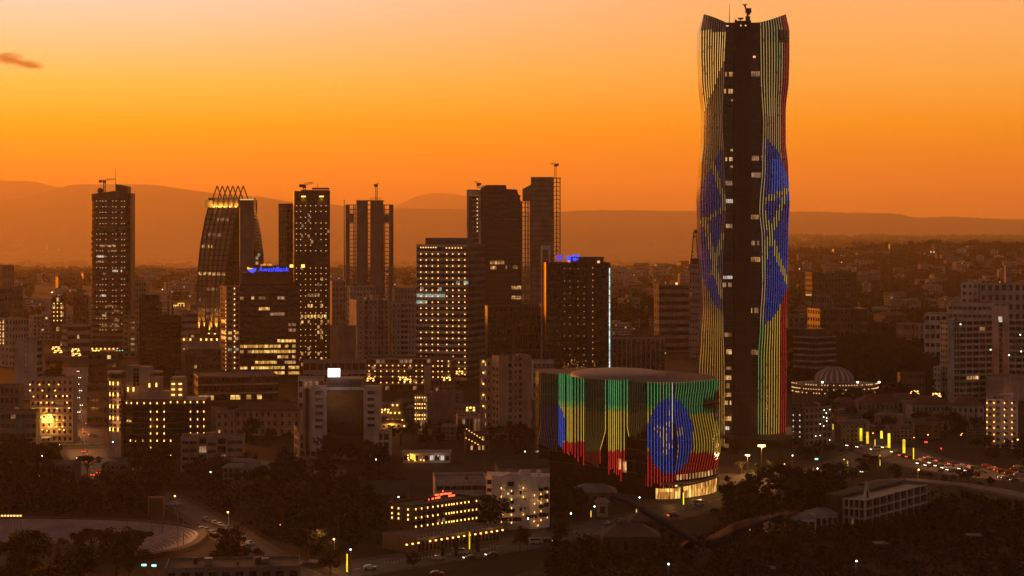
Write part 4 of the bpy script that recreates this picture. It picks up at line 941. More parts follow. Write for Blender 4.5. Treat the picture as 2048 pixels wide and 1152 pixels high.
b = bldg('white_slab', 'tall pale slab with stacked dark balconies on one narrow side', 30, 72, 88, 680, 800, 70, 'pale', cat='apartment block', L_=[dict(at=(0, .35, 0, 1)), dict(at=(.35, .62, 0, 1), cols=2, rows=12, wf=.3, hf=.35, mode='join', glass='dark'), dict(at=(.62, 1, 0, 1))], F_=dict(cols=1, rows=9, wf=.75, hf=.6, mode='obj', mull=3, glass='dark', d=1.2), plant=2)
b = bldg('office_block', 'hazy dark block with a flat roof at the edge of the west side', -30, -10, 46, 574, 700, 12, 'grey', F_=dict(cols=9, rows=8, wf=.85, hf=.5, mode='join', glass='dark'))
b = bldg('apartment_block', 'pale hazy block behind the tall pale slab', -20, 25, 58, 638, 735, 40, 'pale', F_=dict(cols=6, rows=7, wf=.6, hf=.5, mode='join', glass='grey'), L_=dict(cols=6, rows=7, wf=.5, hf=.5, mode='join', glass='grey', lit=[(0, 8, 640, 690, 'warm', .8)])); lamps(b, b.TL, rowcol([1, 7], [645 + k * 7 for k in range(7)]), .9, .9, 'warm')
b = bldg('apartment_block', 'faint far block half lost in haze at the west edge', -40, 5, 28, 530, 620, 30, 'grey', F_=dict(cols=5, rows=6, wf=.5, hf=.5, mode='join', glass='grey'))
tower_crane('faint construction crane in the haze above the flat dark block', 46, 560, 2300, wz(576, 2300), 12, 1)

# ---- under construction, with the slender crane
D = 1900.0; ct = thing('unfinished_tower', 'unfinished concrete tower with open floors and a slender crane', 'skyscraper', (wx(691, D), D, 0)); PX = lambda p: wx(p, D) - ct.location[0]
ycs = [409] + [446 + k * 8.05 for k in range(21)]
for k, y in enumerate([409, 418, 427, 436] + [446 + i * 8.05 for i in range(22)]):
    z = wz(y, D); m = MB(); m.box(PX(692), PX(783.5), 0, 20, z - .55, z); m.build('floor_slab', WALL['raw'], ct)
zt = wz(409, D)
for px0, px1, name, z1 in ((691, 696.2, 'column', zt), (706.6, 708.2, 'column', zt), (713, 732.8, 'infill_wall', wz(402, D)), (740.5, 764, 'infill_wall', wz(402, D)), (766, 767.6, 'column', zt), (778, 784.5, 'column', zt)):
    for y0, y1 in ((.3, 1.4), (18, 19.5)):
        m = MB(); m.box(PX(px0), PX(px1), y0, y1, 0, z1); m.build(name, WALL['raw'], ct)
m = MB(); m.box(PX(696.3), PX(706.4), .4, 1.2, wz(445, D), wz(427, D)); m.box(PX(767.8), PX(777.8), .4, 1.2, wz(445, D), wz(429, D)); m.build('infill_wall', WALL['raw'], ct)
m = MB(); m.box(PX(712), PX(766), -.6, 20, wz(402, D), wz(400.5, D)); m.build('roof_slab', WALL['raw'], ct)
for k in range(9):
    x = PX(740 + k * 2.6); m = MB(); m.bar((x, 2, wz(400.5, D)), (x, 2, wz(394.5, D)), .25); m.build('starter_bar', WALL['steel'], ct)
tag(mast('', 687.5, 399, D, 0, .55), 'slender hoist mast beside the unfinished concrete tower', 'hoist')
tower_crane('slim tower crane on top of the unfinished concrete tower', 752, 374, D, wz(400, D), 2.6, .8)
# ---- housing blocks below it
b = bldg('apartment_block', 'hazy brown apartment block with dark balcony columns below the unfinished tower', 659, 664, 692, 562, 700, 10, 'pink', F_=dict(cols=4, rows=12, wf=.4, hf=.55, mode='join', glass='dark'), group=None)
b = bldg('apartment_block', 'grey apartment block with pale side wall below the unfinished tower', 690, 700, 752, 572, 705, 15, 'pale', F_=dict(cols=8, rows=12, wf=.4, hf=.5, mode='join', glass='dark'), L_=dict(cols=2, rows=12, wf=.4, hf=.5, mode='join', glass='dark'), plant=2)
b = bldg('apartment_block', 'large ribbed apartment block with a roof hut, between unfinished and banded towers', 699, 713, 778, 600, 722, 16, 'pale', plant=3, F_=[dict(at=(0, .24, 0, 1), cols=1, rows=12, wf=.25, hf=.35, mode='join', glass='dark'), dict(at=(.24, .36, 0, 1), cols=1, rows=12, wf=.9, hf=.75, mode='join', glass='dark'), dict(at=(.36, .66, 0, 1), cols=2, rows=12, wf=.35, hf=.55, mode='obj', mull=1, glass='dark'), dict(at=(.66, .84, 0, 1), cols=2, rows=12, wf=.75, hf=.8, mode='join', glass='dark'), dict(at=(.84, 1, 0, 1), cols=1, rows=12, wf=.4, hf=.5, mode='join', glass='dark')])
box_part(b.root, 'roof_hut', b.bw * .5, b.bw * .72, 4, 9, b.h - .9, b.h + 3.5, WALL['pale'])
b = bldg('apartment_block', 'pale apartment block with scattered dark windows beside the banded office tower', 776, 783, 836, 606, 722, 8, 'pale', plant=2, F_=[dict(at=(0, .35, 0, 1), cols=2, rows=11, wf=.3, hf=.5, mode='join', glass='dark'), dict(at=(.35, .62, 0, 1), cols=2, rows=11, wf=.85, hf=.55, mode='join', glass='grey'), dict(at=(.62, 1, 0, 1), cols=3, rows=11, wf=.4, hf=.45, mode='join', glass='dark')])
b = bldg('apartment_block', 'hazy block rising behind the pale apartment block with scattered windows', 783, 790, 833, 578, 690, 8, 'pink', F_=dict(cols=7, rows=10, wf=.4, hf=.45, mode='join', glass='grey'))
b = bldg('flat_roofed_hall', 'blank pale hall whose west end glows orange in the last light', 660, 677, 712, 652, 735, 30, 'beige', cat='hall'); slabs(b, b.TF, 0, b.bw, [b.h - 4], .5, .25, 'pale', 'ledge')

# ---- banded office tower
b = bldg('banded_tower', 'broad office tower with dark and pale floor bands and rows of lamp dots', 833, 934, 970, 492, 772, 68, 'char', 'felt', 'skyscraper', par=.9,
         L_=dict(cols=14, rows=21, wf=.97, hf=.52, mode='join', glass='dark', d=.3, lit=[(833, 855, 540, 549, 'cool'), (833, 856, 575, 588, 'cool'), (873, 890, 575, 588, 'cool', .8), (833, 892, 588, 600, 'cool', .9), (833, 856, 600, 610, 'cool'), (892, 934, 564, 575, 'cool', .35)]),
         F_=dict(cols=9, rows=21, wf=.8, hf=.5, mode='join', glass='grey', d=.3, lit=[(935, 970, 562, 575, 'cool', .3)]))
rh = b.h / 21
for wh, T, Ln in (('L', b.TL, b.bl), ('F', b.TF, b.bw)): slabs(b, T, 0, Ln, [rh * k for k in range(1, 22)], rh * .44, .25, 'stone' if wh == 'L' else 'grey', 'floor_band')
lamps(b, b.TL, rowcol([842, 853, 865, 876.5, 894, 906, 918, 930], [508 + k * 12.05 for k in range(21)], .96), .95, .95, 'warm', out=.5)
lamps(b, b.TL, [(842 + k * 5, 495) for k in range(7)] + [(893 + k * 6, 496) for k in range(6)], .9, .9, 'warm', out=.5)
box_part(b.root, 'crown_block', 3, 14, 1.5, b.bl * .86, b.h - .9, wz(476, b.D), WALL['grey'])
# ---- chamfered tower behind it
D = 1700.0; t2 = thing('chamfered_tower', 'hazy dark tower with one chamfered shoulder and a pale framed west edge', 'skyscraper', (wx(962, D), D, 0)); PX = lambda p: wx(p, D) - t2.location[0]
q = MB(); prof = [(962, 640), (962, 377), (974, 370), (1012, 370), (1013, 378), (1034, 379), (1043, 407), (1043, 640)]
q.v = [(PX(x), 0, wz(y, D) if y < 640 else 0) for x, y in prof] + [(PX(x) - 4, 26, wz(y, D) if y < 640 else 0) for x, y in prof]; n_ = len(prof)
q.f = [tuple(range(n_)), tuple(range(n_, 2 * n_))] + [(k, (k + 1) % n_, n_ + (k + 1) % n_, n_ + k) for k in range(n_)]; q.m = [0] * len(q.f); q.build('wall', WALL['char'], t2)
q = MB()
for k in range(26):
    z = wz(388 + k * 9, D); x1 = PX(1036 if k < 2 else 1042); q.box(.4, x1 - .3, -.3, -.02, z - .3, z + .3)
q.build('floor_line', WALL['dark'], t2, 'stuff')
q = MB()
for k in range(24):
    for j in range(16):
        xa = 1 + j * 2.0; zz_ = wz(392 + k * 9, D); q.quad((xa, -.05, zz_ - 1.3), (xa + 1.6, -.05, zz_ - 1.3), (xa + 1.6, -.05, zz_ + .8), (xa, -.05, zz_ + .8))
q.build('glazing', GLASS['grey'], t2, 'stuff')
for xa, xb, y, mt in ((980, 1009, 525, 'warm'), (981, 994, 535, 'warm'), (1011, 1015, 534, 'dim'), (1023, 1043, 575, 'warm'), (1023, 1043, 595, 'warm'), (1025, 1036, 534, 'dim')):
    n_ = max(1, round((xb - xa) / 5))
    for k in range(n_): a = PX(xa + (xb - xa) * k / n_); box_part(t2, 'lit_window', a, a + (xb - xa) / n_ * D / F * .85, -.3, -.06, wz(y + 3.4, D), wz(y - 3.4, D), LIT[mt])
q = MB(); x0, x1 = PX(933.5), PX(961.5)
for a, b_ in ((933.5, 936.5), (957, 961.5)): q.box(PX(a), PX(b_), 1, 3, 0, wz(379, D))
q.box(x0, x1, 1.01, 2.99, wz(391, D), wz(379, D)); q.build('edge_frame', WALL['white'], t2)
q = MB(); q.box(PX(936.6), PX(956.9), 3.5, 20, 0, wz(391.2, D)); q.build('side_glass', GLASS['bronze'], t2)
for k in range(20): z = wz(399 + k * 11, D); box_part(t2, 'side_slab', PX(944), PX(957), 2.2, 3.4, z - .6, z + .6, WALL['pale'])
lamps_ = MB()
for k in range(9): z = wz(398 + k * 8, D); lamps_.box(PX(953.5), PX(955.5), 1.8, 2.1, z - .6, z + .6)
lamps_.build('wall_lamp', LAMP['soft'], t2, 'stuff')
tower_crane('tiny crane on the roof of the chamfered tower', 956, 372, D, wz(379, D), -3, .8)
# ---- second unfinished tower
D = 1850.0; u2 = thing('unfinished_tower', 'unfinished stepped tower wrapped in scaffolding beside the chamfered tower', 'skyscraper', (wx(1043, D), D, 0)); PX = lambda p: wx(p, D) - u2.location[0]
q = MB(); q.box(PX(1062), PX(1106), 0, 22, 0, wz(354, D)); q.build('core', WALL['raw'], u2)
q = MB(); prof = [(1045, 402), (1045, 378), (1061.8, 369), (1061.8, 402)]; q.v = [(PX(x), 1, wz(y, D)) for x, y in prof] + [(PX(x), 20, wz(y, D)) for x, y in prof]; q.f = [(0, 1, 2, 3), (4, 5, 6, 7), (0, 1, 5, 4), (1, 2, 6, 5), (0, 3, 7, 4)]; q.m = [0] * 5; q.build('stepped_shoulder', WALL['raw'], u2)
for k in range(27):
    z = wz(405 + k * 9.2, D)
    if z > 0: m = MB(); m.box(PX(1042.5), PX(1061.9), .5, 18, z - .5, z); m.build('floor_slab', WALL['raw'], u2)
for px_ in (1042.5, 1049.5, 1055, 1059.5):
    for y0 in (.4, 17): m = MB(); m.box(PX(px_), PX(px_ + 2.4), y0, y0 + 1, 0, wz(402, D)); m.build('column', WALL['raw'], u2)
for k in range(30):
    z = wz(356 + k * 8.6, D)
    if z > 2: m = MB(); m.bar((PX(1106), 0, z), (PX(1121), 0, z), .5); m.bar((PX(1106), 14, z), (PX(1121), 14, z), .5); m.bar((PX(1106), 0, z), (PX(1113.5), 0, z - 3.6), .25); m.bar((PX(1113.5), 0, z - 3.6), (PX(1121), 0, z), .25); m.build('scaffold_lift', WALL['steel'], u2)
for px_ in (1107, 1113.5, 1120.5):
    for y0 in (0, 14): m = MB(); m.bar((PX(px_), y0, 0), (PX(px_), y0, wz(354, D)), .55); m.build('scaffold_pole', WALL['steel'], u2)
m = MB()
for k in range(24): z = wz(362 + k * 10, D); m.box(.2 + PX(1062), PX(1105.8), -.25, -.02, z - .25, z + .25)
m.build('floor_line', WALL['dark'], u2, 'stuff')
tower_crane('tower crane with short jib on the scaffolded unfinished tower', 1111, 333, D, wz(356, D), -4.5, 0)
# ---- dark lamp-dot tower with the white light line
b = bldg('dark_office_tower', 'dark blocky tower edged by one white light line with blue roof letters', 1088, 1092, 1221, 525, 760, 4, 'char', 'dark', 'skyscraper', par=.9, F_=dict(cols=18, rows=18, wf=.82, hf=.7, mode='join', glass='dark', d=.12))
lamps(b, b.TF, rowcol([1129, 1140, 1156, 1168], [537, 562, 574, 587, 598, 611, 623, 635, 648, 672, 697, 710], .75), .5, .5, 'soft'); lamps(b, b.TF, [(1185, 536 + k * 12.4) for k in range(16)], .8, .8, 'warm')
lamps(b, b.TF, [(rng.uniform(1126, 1192), rng.uniform(718, 740)) for _ in range(60)], .35, .35, 'soft')
box_part(b.root, 'projecting_bay', b.bw * .63, b.bw * .72, -.8, .02, 0, wz(522, b.D), WALL['dark']); box_part(b.root, 'crown_block', b.bw * .38, b.bw * .9, 2, 20, b.h - .9, wz(514, b.D), WALL['dark'])
s2, z2 = hit(b.root, b.TF, 1219, 535)
for k in range(16): box_part(b.root, 'light_line', s2 - .35, s2 + .35, -.5, -.05, 1 + k * (z2 - 1) / 16, 1 + (k + .93) * (z2 - 1) / 16, LAMP['strip'])
for k, (xa, xb, ya, yb, mt) in enumerate(((1112, 1126, 510, 521, VIOLET), (1134, 1142, 512, 521.5, BLUE), (1146, 1158.5, 509.5, 514, BLUE), (1146, 1153, 516, 521.5, BLUE), (1154, 1158, 517, 520, VIOLET))): box_part(b.root, 'sign_letter', wx(xa, b.D) - b.root.location[0], wx(xb, b.D) - b.root.location[0], -.3, .2, wz(yb, b.D), wz(ya, b.D), mt)
s2, z2 = hit(b.root, b.TF, 1197, 526); box_part(b.root, 'roof_lamp', s2 - .9, s2 + .9, -.4, 0, z2, z2 + 1.6, LAMP['soft'])
q = MB(); fx = lambda p: wx(p, b.D + 14) - b.root.location[0]
for a, c in ((1085, 1087.6), (1100.8, 1103.6)): q.box(fx(a), fx(c), 13, 15, 0 if a < 1090 else wz(528, b.D + 14), wz(491, b.D + 14))
q.box(fx(1087.6), fx(1100.8), 13.01, 14.99, wz(499, b.D + 14), wz(491, b.D + 14)); q.build('edge_frame', WALL['white'], b.root)
b = bldg('office_block', 'wide hazy office block with a flat roof line behind the banded tower', 968, 975, 1088, 612, 745, 6, 'brown', F_=dict(cols=18, rows=9, wf=.5, hf=.5, mode='join', glass='dark'))
b = bldg('office_block', 'brown ribbed block standing just before the dark white-lined tower', 1024, 1030, 1092, 652, 750, 8, 'brown', F_=dict(cols=12, rows=6, wf=.6, hf=.7, mode='join', glass='dark'), plant=2)
b = bldg('ribbed_office', 'long brown office with vertical ribs between white-lined tower and tallest tower', 1221, 1224, 1330, 672, 762, 4, 'brown', F_=dict(cols=11, rows=6, wf=.8, hf=.7, mode='obj', mull=2, glass='dark'), plant=3)
slabs(b, b.TF, 0, b.bw, [b.h - 1.4], 1.6, .7, 'pink', 'cornice'); m = MB()
for k in range(12): x = b.bw * k / 11; box_part(b.root, 'rib', max(0, x - .3), min(b.bw, x + .3), -.8, -.02, 0, b.h - 2.3, WALL['pink'])
b = bldg('banded_block', 'brown banded mid-rise with a bright lamp on its roof edge', 1308, 1318, 1378, 568, 705, 14, 'beige', F_=dict(cols=10, rows=9, wf=.97, hf=.5, mode='join', glass='dark'), L_=dict(cols=2, rows=9, wf=.5, hf=.5, mode='join', glass='dark'), plant=3)
s2, z2 = hit(b.root, b.TF, 1353, 569); box_part(b.root, 'roof_lamp', s2 - .8, s2 + .8, -.6, 0, z2, z2 + 1.5, LAMP['warm'])
b = bldg('telecom_block', 'orange-lit telecom block carrying a lattice mast beside the tallest tower', 1379, 1400, 1412, 528, 715, 68, 'pink', L_=dict(cols=4, rows=14, wf=.5, hf=.35, mode='join', glass='dark', lit=.06), plant=2)
D = b.D; tm = thing('telecom_mast', 'lattice telecom mast with a drum antenna on the orange-lit block', 'antenna', (wx(1391, D), D + 6, b.h)); H = wz(463, D) - b.h
m = MB()
for sx in (-1, 1):
    for sy in (-1, 1): m.bar((sx * 3, sy * 3, 0), (sx * .9, sy * .9, H), .45)
for k in range(8):
    z0, z1 = H * k / 8, H * (k + 1) / 8; r0, r1 = 3 - 2.1 * k / 8, 3 - 2.1 * (k + 1) / 8; m.bar((-r0, -r0, z0), (r1, -r1, z1), .25); m.bar((r0, -r0, z0), (-r1, -r1, z1), .25); m.bar((-r0, -r0, z0), (r0, -r0, z0), .25)
m.build('lattice', WALL['steel'], tm); m = MB(); m.ball((.9, -1, H), 1.7, 10, 6); m.ball((-.6, -1.4, H - 4), 1.0, 8, 5); m.build('drum_antenna', WALL['steel'], tm); box_part(tm, 'penthouse', -4, 6, -3, 6, 0, 4.5, WALL['dark'])

# ================================================================ middle band
b = bldg('arcade_building', 'long low building outlined with rows of lamp dots and pale ledges', 727, 733, 862, 716, 783, 4, 'brown', F_=dict(cols=14, rows=5, wf=.85, hf=.6, mode='obj', mull=1, glass='bronze', lit=.12, litm='dim'))
slabs(b, b.TF, 0, b.bw, [b.h - .6, b.h * .66, b.h * .44, b.h * .22], .8, .9, 'pink', 'ledge'); lamps(b, b.TF, rowcol([738 + k * 11.8 for k in range(10)], [731, 742, 753, 765], .8), .9, .9, 'warm', out=1.1)
b = bldg('arcade_building', 'dotted side wing beside the plain stair block of the low lamp-lined building', 858, 862, 910, 720, 786, 4, 'brown', F_=dict(cols=6, rows=5, wf=.8, hf=.6, mode='obj', mull=1, glass='bronze', lit=.1, litm='dim')); slabs(b, b.TF, 0, b.bw, [b.h - .5, b.h * .66, b.h * .44], .5, .6, 'grey', 'ledge')
lamps(b, b.TF, rowcol([866, 876, 884, 897], [722, 732, 743, 754], .85), .9, .9, 'warm', out=.8); box_part(b.root, 'stair_block', -4.2, -.02, -1.2, 8, 0, wz(732, b.D), WALL['pink'])
b = bldg('framed_building', 'pale open framed building behind the bright white screen', 601, 606, 732, 722, 790, 4, 'pink', F_=dict(cols=9, rows=3, wf=.88, hf=.66, mode='obj', mull=1, glass='bronze', d=1.2))
slabs(b, b.TF, 0, b.bw, [b.h - .7], 1.4, 1.0, 'pink', 'cornice'); slabs(b, b.TF, b.bw * .15, b.bw * .72, [b.h * .6], .9, .6, 'pink', 'ledge')
b = bldg('low_block', 'small cream wall block with glowing opening left of the screen building', 590, 596, 648, 757, 845, 6, 'white', F_=dict(cols=5, rows=4, wf=.7, hf=.5, mode='obj', glass='bronze', lit=[(608, 640, 760, 768, 'dim')]))
# ---- building with the screen
D = gd(925); sb = thing('screen_building', 'stone clad office with dark glass centre and a bright screen on its roof', 'office building', (wx(654, D), D + 8, 0)); B0 = sb.location; PX = lambda p, dy=0: wx(p, D + 8 + dy) - B0[0]
zz_ = lambda y, dy=0: wz(y, D + 8 + dy)
m = MB(); g = MB(); T = lambda s, n, z: (PX(622) + s, -n, z)
grid(sb, m, T, PX(654) - PX(622), 0, False, zz_(861), zz_(774), cols=1, rows=6, wf=.5, hf=.52, mode='obj', mull=3, glass='dark', mz=(0, 1.2)); T2 = lambda s, n, z: (PX(727) + s, -n, z)
grid(sb, m, T2, PX(757) - PX(727), 0, False, zz_(857), zz_(774), cols=1, rows=6, wf=.47, hf=.48, mode='obj', mull=3, glass='dark', mz=(0, 1.2), lit=lambda c, r: None)
m.box(PX(622) + .002, PX(757) - .002, .5, 22, 4, zz_(774) - .9); m.quad((PX(654), 0, zz_(780)), (PX(727), 0, zz_(780)), (PX(727), 0, zz_(774)), (PX(654), 0, zz_(774)))
m.quad((PX(622), 0, zz_(861)), (PX(622), 22, zz_(861)), (PX(622), 22, zz_(774)), (PX(622), 0, zz_(774))); m.quad((PX(757), 0, zz_(861)), (PX(757), 22, zz_(861)), (PX(757), 22, zz_(774)), (PX(757), 0, zz_(774))); m.build('wall', WALL['stone'], sb)
for k in range(2): box_part(sb, 'stone_pier', PX((605, 617)[k]), PX((610, 622)[k]) - .01, 2 - k, 20, 4, zz_(777 + 1 * k), WALL['beige'])
box_part(sb, 'recess', PX(610), PX(617), 3, 20, 4, zz_(778), WALL['dark'])
for c in range(6):
    for r_ in range(9):
        x0 = PX(654.5 + c * 12.05); z0 = zz_(871) + r_ * (zz_(781) - zz_(871)) / 9; q = MB(); hh = (zz_(781) - zz_(871)) / 9; q.box(x0, x0 + 12.05 * D / F * .985, .1, .3, z0 + .05, z0 + hh - .08); q.build('glass_panel', GLASS['dark'], sb)
box_part(sb, 'curtain_wall_back', PX(654), PX(727), .32, .45, 4, zz_(780), WALL['char'])
box_part(sb, 'roof_storey', PX(652), PX(724), 3, 20, zz_(774) - .9, zz_(759), WALL['brown'])
for k in range(9): x = PX(656 + k * 7.4); box_part(sb, 'louvre', x, x + 1.1, 2.7, 2.98, zz_(773), zz_(765), WALL['dark'])
# podium
m = MB(); T3 = lambda s, n, z: (PX(596) + s, 3 - n, z); grid(sb, m, T3, PX(654) - PX(596), 0, False, 1.0, zz_(866), cols=5, rows=3, wf=.78, hf=.72, mode='obj', mull=2, glass='grey', mx=.6, mz=(.2, .8))
T4 = lambda s, n, z: (PX(727) + s, 3 - n, z); grid(sb, m, T4, PX(778) - PX(727), 0, False, 1.0, zz_(864), cols=4, rows=3, wf=.78, hf=.7, mode='obj', mull=2, glass='grey', mz=(.2, .8))
T5 = lambda s, n, z: (PX(654) + s, 3.6 - n, z); grid(sb, m, T5, PX(727) - PX(654), 0, False, 1.0, zz_(872), cols=6, rows=3, wf=.93, hf=.85, mode='obj', mull=1, glass='bronze')
m.box(PX(596) + .01, PX(778) - .01, 3.7, 24, 0, zz_(866) - 1); m.quad((PX(596), 3, 0), (PX(580), 17, 0), (PX(580), 17, zz_(856)), (PX(596), 3, zz_(866))); m.quad((PX(778), 3, 0), (PX(778), 24, 0), (PX(778), 24, zz_(864)), (PX(778), 3, zz_(864)))
m.build('podium_wall', WALL['stone'], sb)
for k in range(5):
    for r_ in range(3): t0 = .1 + k * .17; q = MB(); xa, xb = PX(596) + (PX(580) - PX(596)) * t0, PX(596) + (PX(580) - PX(596)) * (t0 + .12); ya, yb = 3 + 14 * t0 - .06, 3 + 14 * (t0 + .12) - .06; z0 = 2 + r_ * 4; q.quad((xa, ya, z0), (xb, yb, z0), (xb, yb, z0 + 3), (xa, ya, z0 + 3)); q.build('window', GLASS['bronze'], sb)
m = MB(); m.box(PX(596), PX(654), 3, 23.5, zz_(866) - .9, zz_(866) - .6); m.box(PX(727), PX(778), 3, 23.5, zz_(866) - .9, zz_(866) - .6); m.build('podium_roof', ROOF['felt'], sb)
box_part(sb, 'lit_box', PX(747), PX(756), 2.2, 3.5, zz_(862), zz_(856), LIT['white'])
sc = thing('roof_screen', 'bright blank white screen glowing on the roof of the stone clad office', 'screen', (wx(668, D + 10), D + 10, zz_(759)), 0); m = MB(); hw_ = 12.3 * D / F; m.box(-hw_, hw_, -.1, 0, 1.0, zz_(741) - zz_(759) + .8); m.build('display', SCREEN, sc); m = MB(); m.box(-hw_ - .3, hw_ + .3, .02, .6, .7, zz_(741) - zz_(759) + 1.1); m.bar((-2, .3, 0), (-2, .3, 1), .3); m.bar((2, .3, 0), (2, .3, 1), .3); m.build('frame', WALL['steel'], sc)
point((wx(668, D + 2), D + 4, zz_(752)), 700, (1, .8, .85), 1.5, 'screen_spill')
# ---- gold-dotted dark glass building with its round pale tower
D = gd(915); gb = thing('dotted_glass_building', 'dark curved glass building outlined by gold lamps, with a pale round-cornered stair tower', 'office building', (wx(246, D), D, 0)); B0 = gb.location; PX = lambda p, dy=0: wx(p, D + dy) - B0[0]
zz_ = lambda y, dy=0: wz(y, D + dy)
cur = [(236, 16), (238, 9), (243, 4.5), (252, 1.5), (266, 0), (300, -.4), (340, -.3), (380, 0), (409, .4)]; CP = [(PX(a), b_) for a, b_ in cur]
m = MB(); m.prism(CP + [(PX(409), 20), (PX(240), 20)], 0, zz_(803), 0); m.build('glass_wall', GLASS['dark'], gb)
def cpt(px_):
    for (a, b_), (c, d_) in zip(cur, cur[1:]):
        if px_ <= c: t = (px_ - a) / (c - a); return PX(px_), b_ + (d_ - b_) * t
    return PX(409), .4
for y in [812 + k * 11.2 for k in range(9)]:
    m = MB()
    for (a, b_), (c, d_) in zip(CP, CP[1:]): m.quad((a, b_ - .12, zz_(y) - .2), (c, d_ - .12, zz_(y) - .2), (c, d_ - .12, zz_(y) + .2), (a, b_ - .12, zz_(y) + .2))
    m.build('floor_band', WALL['char'], gb)
m = MB(); m.prism([(a - (.5 if i < 3 else 0), b_ - .6) for i, (a, b_) in enumerate(CP)] + [(PX(409), 20.5), (PX(239), 20.5)], zz_(808), zz_(800)); m.build('roof_cornice', WALL['brown'], gb)
m = MB(); m.prism([(PX(243), 12), (PX(245), 7), (PX(252), 4.5), (PX(337), 4), (PX(337), 18), (PX(244), 18)], zz_(800), zz_(786)); m.build('roof_storey', WALL['pink'], gb)
G1 = [(x, 804 + (2 if 250 < x < 330 else 0)) for x in (238, 242, 252.5, 263, 275, 289, 301.5, 315, 329, 342, 355.5, 370, 381.5, 395, 408)]
G2 = rowcol([302, 315, 329, 381.5, 395.5, 408], [823, 838.5, 852.5, 866.5]); G3 = rowcol([261, 272, 286, 302, 315, 329, 342], [881, 895, 909])
for x, y in G1 + G2 + G3:
    a, b_ = cpt(x); box_part(gb, 'wall_lamp', a - .2, a + .2, b_ - .95, b_ - .62, zz_(y) - .4, zz_(y) + .4, LAMP['gold'])
m = MB()
for x in (302, 329, 381.5, 408): a, b_ = cpt(x); m.box(a - .12, a + .12, b_ - .3, b_ - .02, zz_(872), zz_(808))
for y in (824, 838.5, 852.5, 866.5): a, b_ = cpt(302); c, d_ = cpt(329); m.box(a, c, b_ - .25, b_ - .02, zz_(y) - .1, zz_(y) + .1)
m.build('lamp_rail', WALL['brown'], gb)
rt2 = [(PX(211), 12), (PX(212), 7), (PX(215), 3.5), (PX(222), 1.2), (PX(232), .2), (PX(241), .6), (PX(242), 12)]
m = MB(); m.prism(rt2, 0, zz_(762)); m.build('round_tower', WALL['pink'], gb); ex = lambda o_: [(x + (-o_ if x < PX(215) else 0), y - o_) for x, y in rt2]
for ya, yb in ((748, 744), (763, 757)): m = MB(); m.prism(ex(.5), zz_(ya), zz_(yb)); m.build('ring_cornice', WALL['pink'], gb)
m = MB(); m.prism(ex(-.3), zz_(757), zz_(748)); m.build('attic', WALL['dark'], gb)
for px_ in (218, 226, 236):
    for k, y in enumerate((767, 789, 813, 836, 859)):
        for d_ in rt2[2:5]: pass
        yy = interp([(211, 7), (215, 3.5), (222, 1.2), (232, .2), (242, .6)], px_); box_part(gb, 'wall_lamp', PX(px_) - .16, PX(px_) + .16, yy - .8, yy - .3, zz_(y) - .8, zz_(y) + .8, LAMP['gold'])
    for k in range(10):
        yy = interp([(211, 7), (215, 3.5), (222, 1.2), (232, .2), (242, .6)], px_ + 4); box_part(gb, 'window', PX(px_ + 2.2), PX(px_ + 5.8), yy - .35, yy - .1, zz_(780 + k * 9), zz_(775 + k * 9), GLASS['dark'])
box_part(gb, 'stair_tower', PX(246.5), PX(294), 6, 16, zz_(800), zz_(736), WALL['beige']); box_part(gb, 'stair_tower_cap', PX(249), PX(270), 5.6, 12, zz_(736), zz_(733), WALL['beige'])
for k in range(5): box_part(gb, 'window', PX(262), PX(267), 5.8, 5.98, zz_(774 - k * 7.4), zz_(768 - k * 7.4), GLASS['dark']); box_part(gb, 'window', PX(268.5), PX(273), 5.8, 5.98, zz_(774 - k * 7.4), zz_(768 - k * 7.4), GLASS['dark'])
m = MB(); m.prism([(PX(294), 9), (PX(314), 9.5), (PX(316), 14), (PX(294), 16)], zz_(800), zz_(757)); m.prism([(PX(294), 8.4), (PX(314), 8.9), (PX(316.5), 14), (PX(294), 16)], zz_(749), zz_(745)); m.build('round_tower', WALL['pink'], gb)
for px_, y in ((296, 772), (310, 771), (253, 780), (264, 780)): box_part(gb, 'wall_lamp', PX(px_) - .3, PX(px_) + .3, 3.4, 3.9, zz_(y) - .9, zz_(y) + .9, LAMP['gold'])
box_part(gb, 'side_block', PX(337), PX(362), 5, 17, zz_(800), zz_(757), WALL['beige'])
for x, y in rowcol([343, 357], [769.5, 780.5, 791.5]): box_part(gb, 'wall_lamp', PX(x) - .7, PX(x) + .7, 4.5, 4.97, zz_(y) - .3, zz_(y) + .3, LAMP['gold'])
for px_ in (225, 236): point((wx(px_, D - 2), D - 2.2, zz_(800)), 260, (1, .45, .12)); point((wx(px_, D - 2), D - 2.2, zz_(845)), 260, (1, .45, .12))
# ---- four storey beige office in front of it
b = bldg('beige_office', 'four storey beige office with paired dark windows and a central stair tower', 355, 361, 487, 874, 943, 5, 'beige', roof='felt', plant=1,
         F_=[dict(at=(0, .28, 0, 1), cols=2, rows=4, wf=.9, hf=.42, mull=4, glass='dark', mx=.5, mz=(.3, .8)), dict(at=(.28, .42, 0, 1), cols=1, rows=4, wf=.85, hf=.8, mull=3, glass='dark', d=1.4, lit=[(390, 408, 895, 905, 'dim')]), dict(at=(.42, .58, 0, 1), cols=1, rows=4, wf=.85, hf=.42, mull=4, glass='dark', mz=(.1, 1.6)), dict(at=(.58, .73, 0, 1), cols=1, rows=4, wf=.85, hf=.8, mull=3, glass='dark', d=1.4, lit=[(430, 450, 905, 918, 'dim')]), dict(at=(.73, 1, 0, 1), cols=2, rows=4, wf=.9, hf=.42, mull=4, glass='dark', mx=.4, mz=(.6, .8))],
         L_=dict(cols=3, rows=4, wf=.5, hf=.6, glass='dark', d=.6))
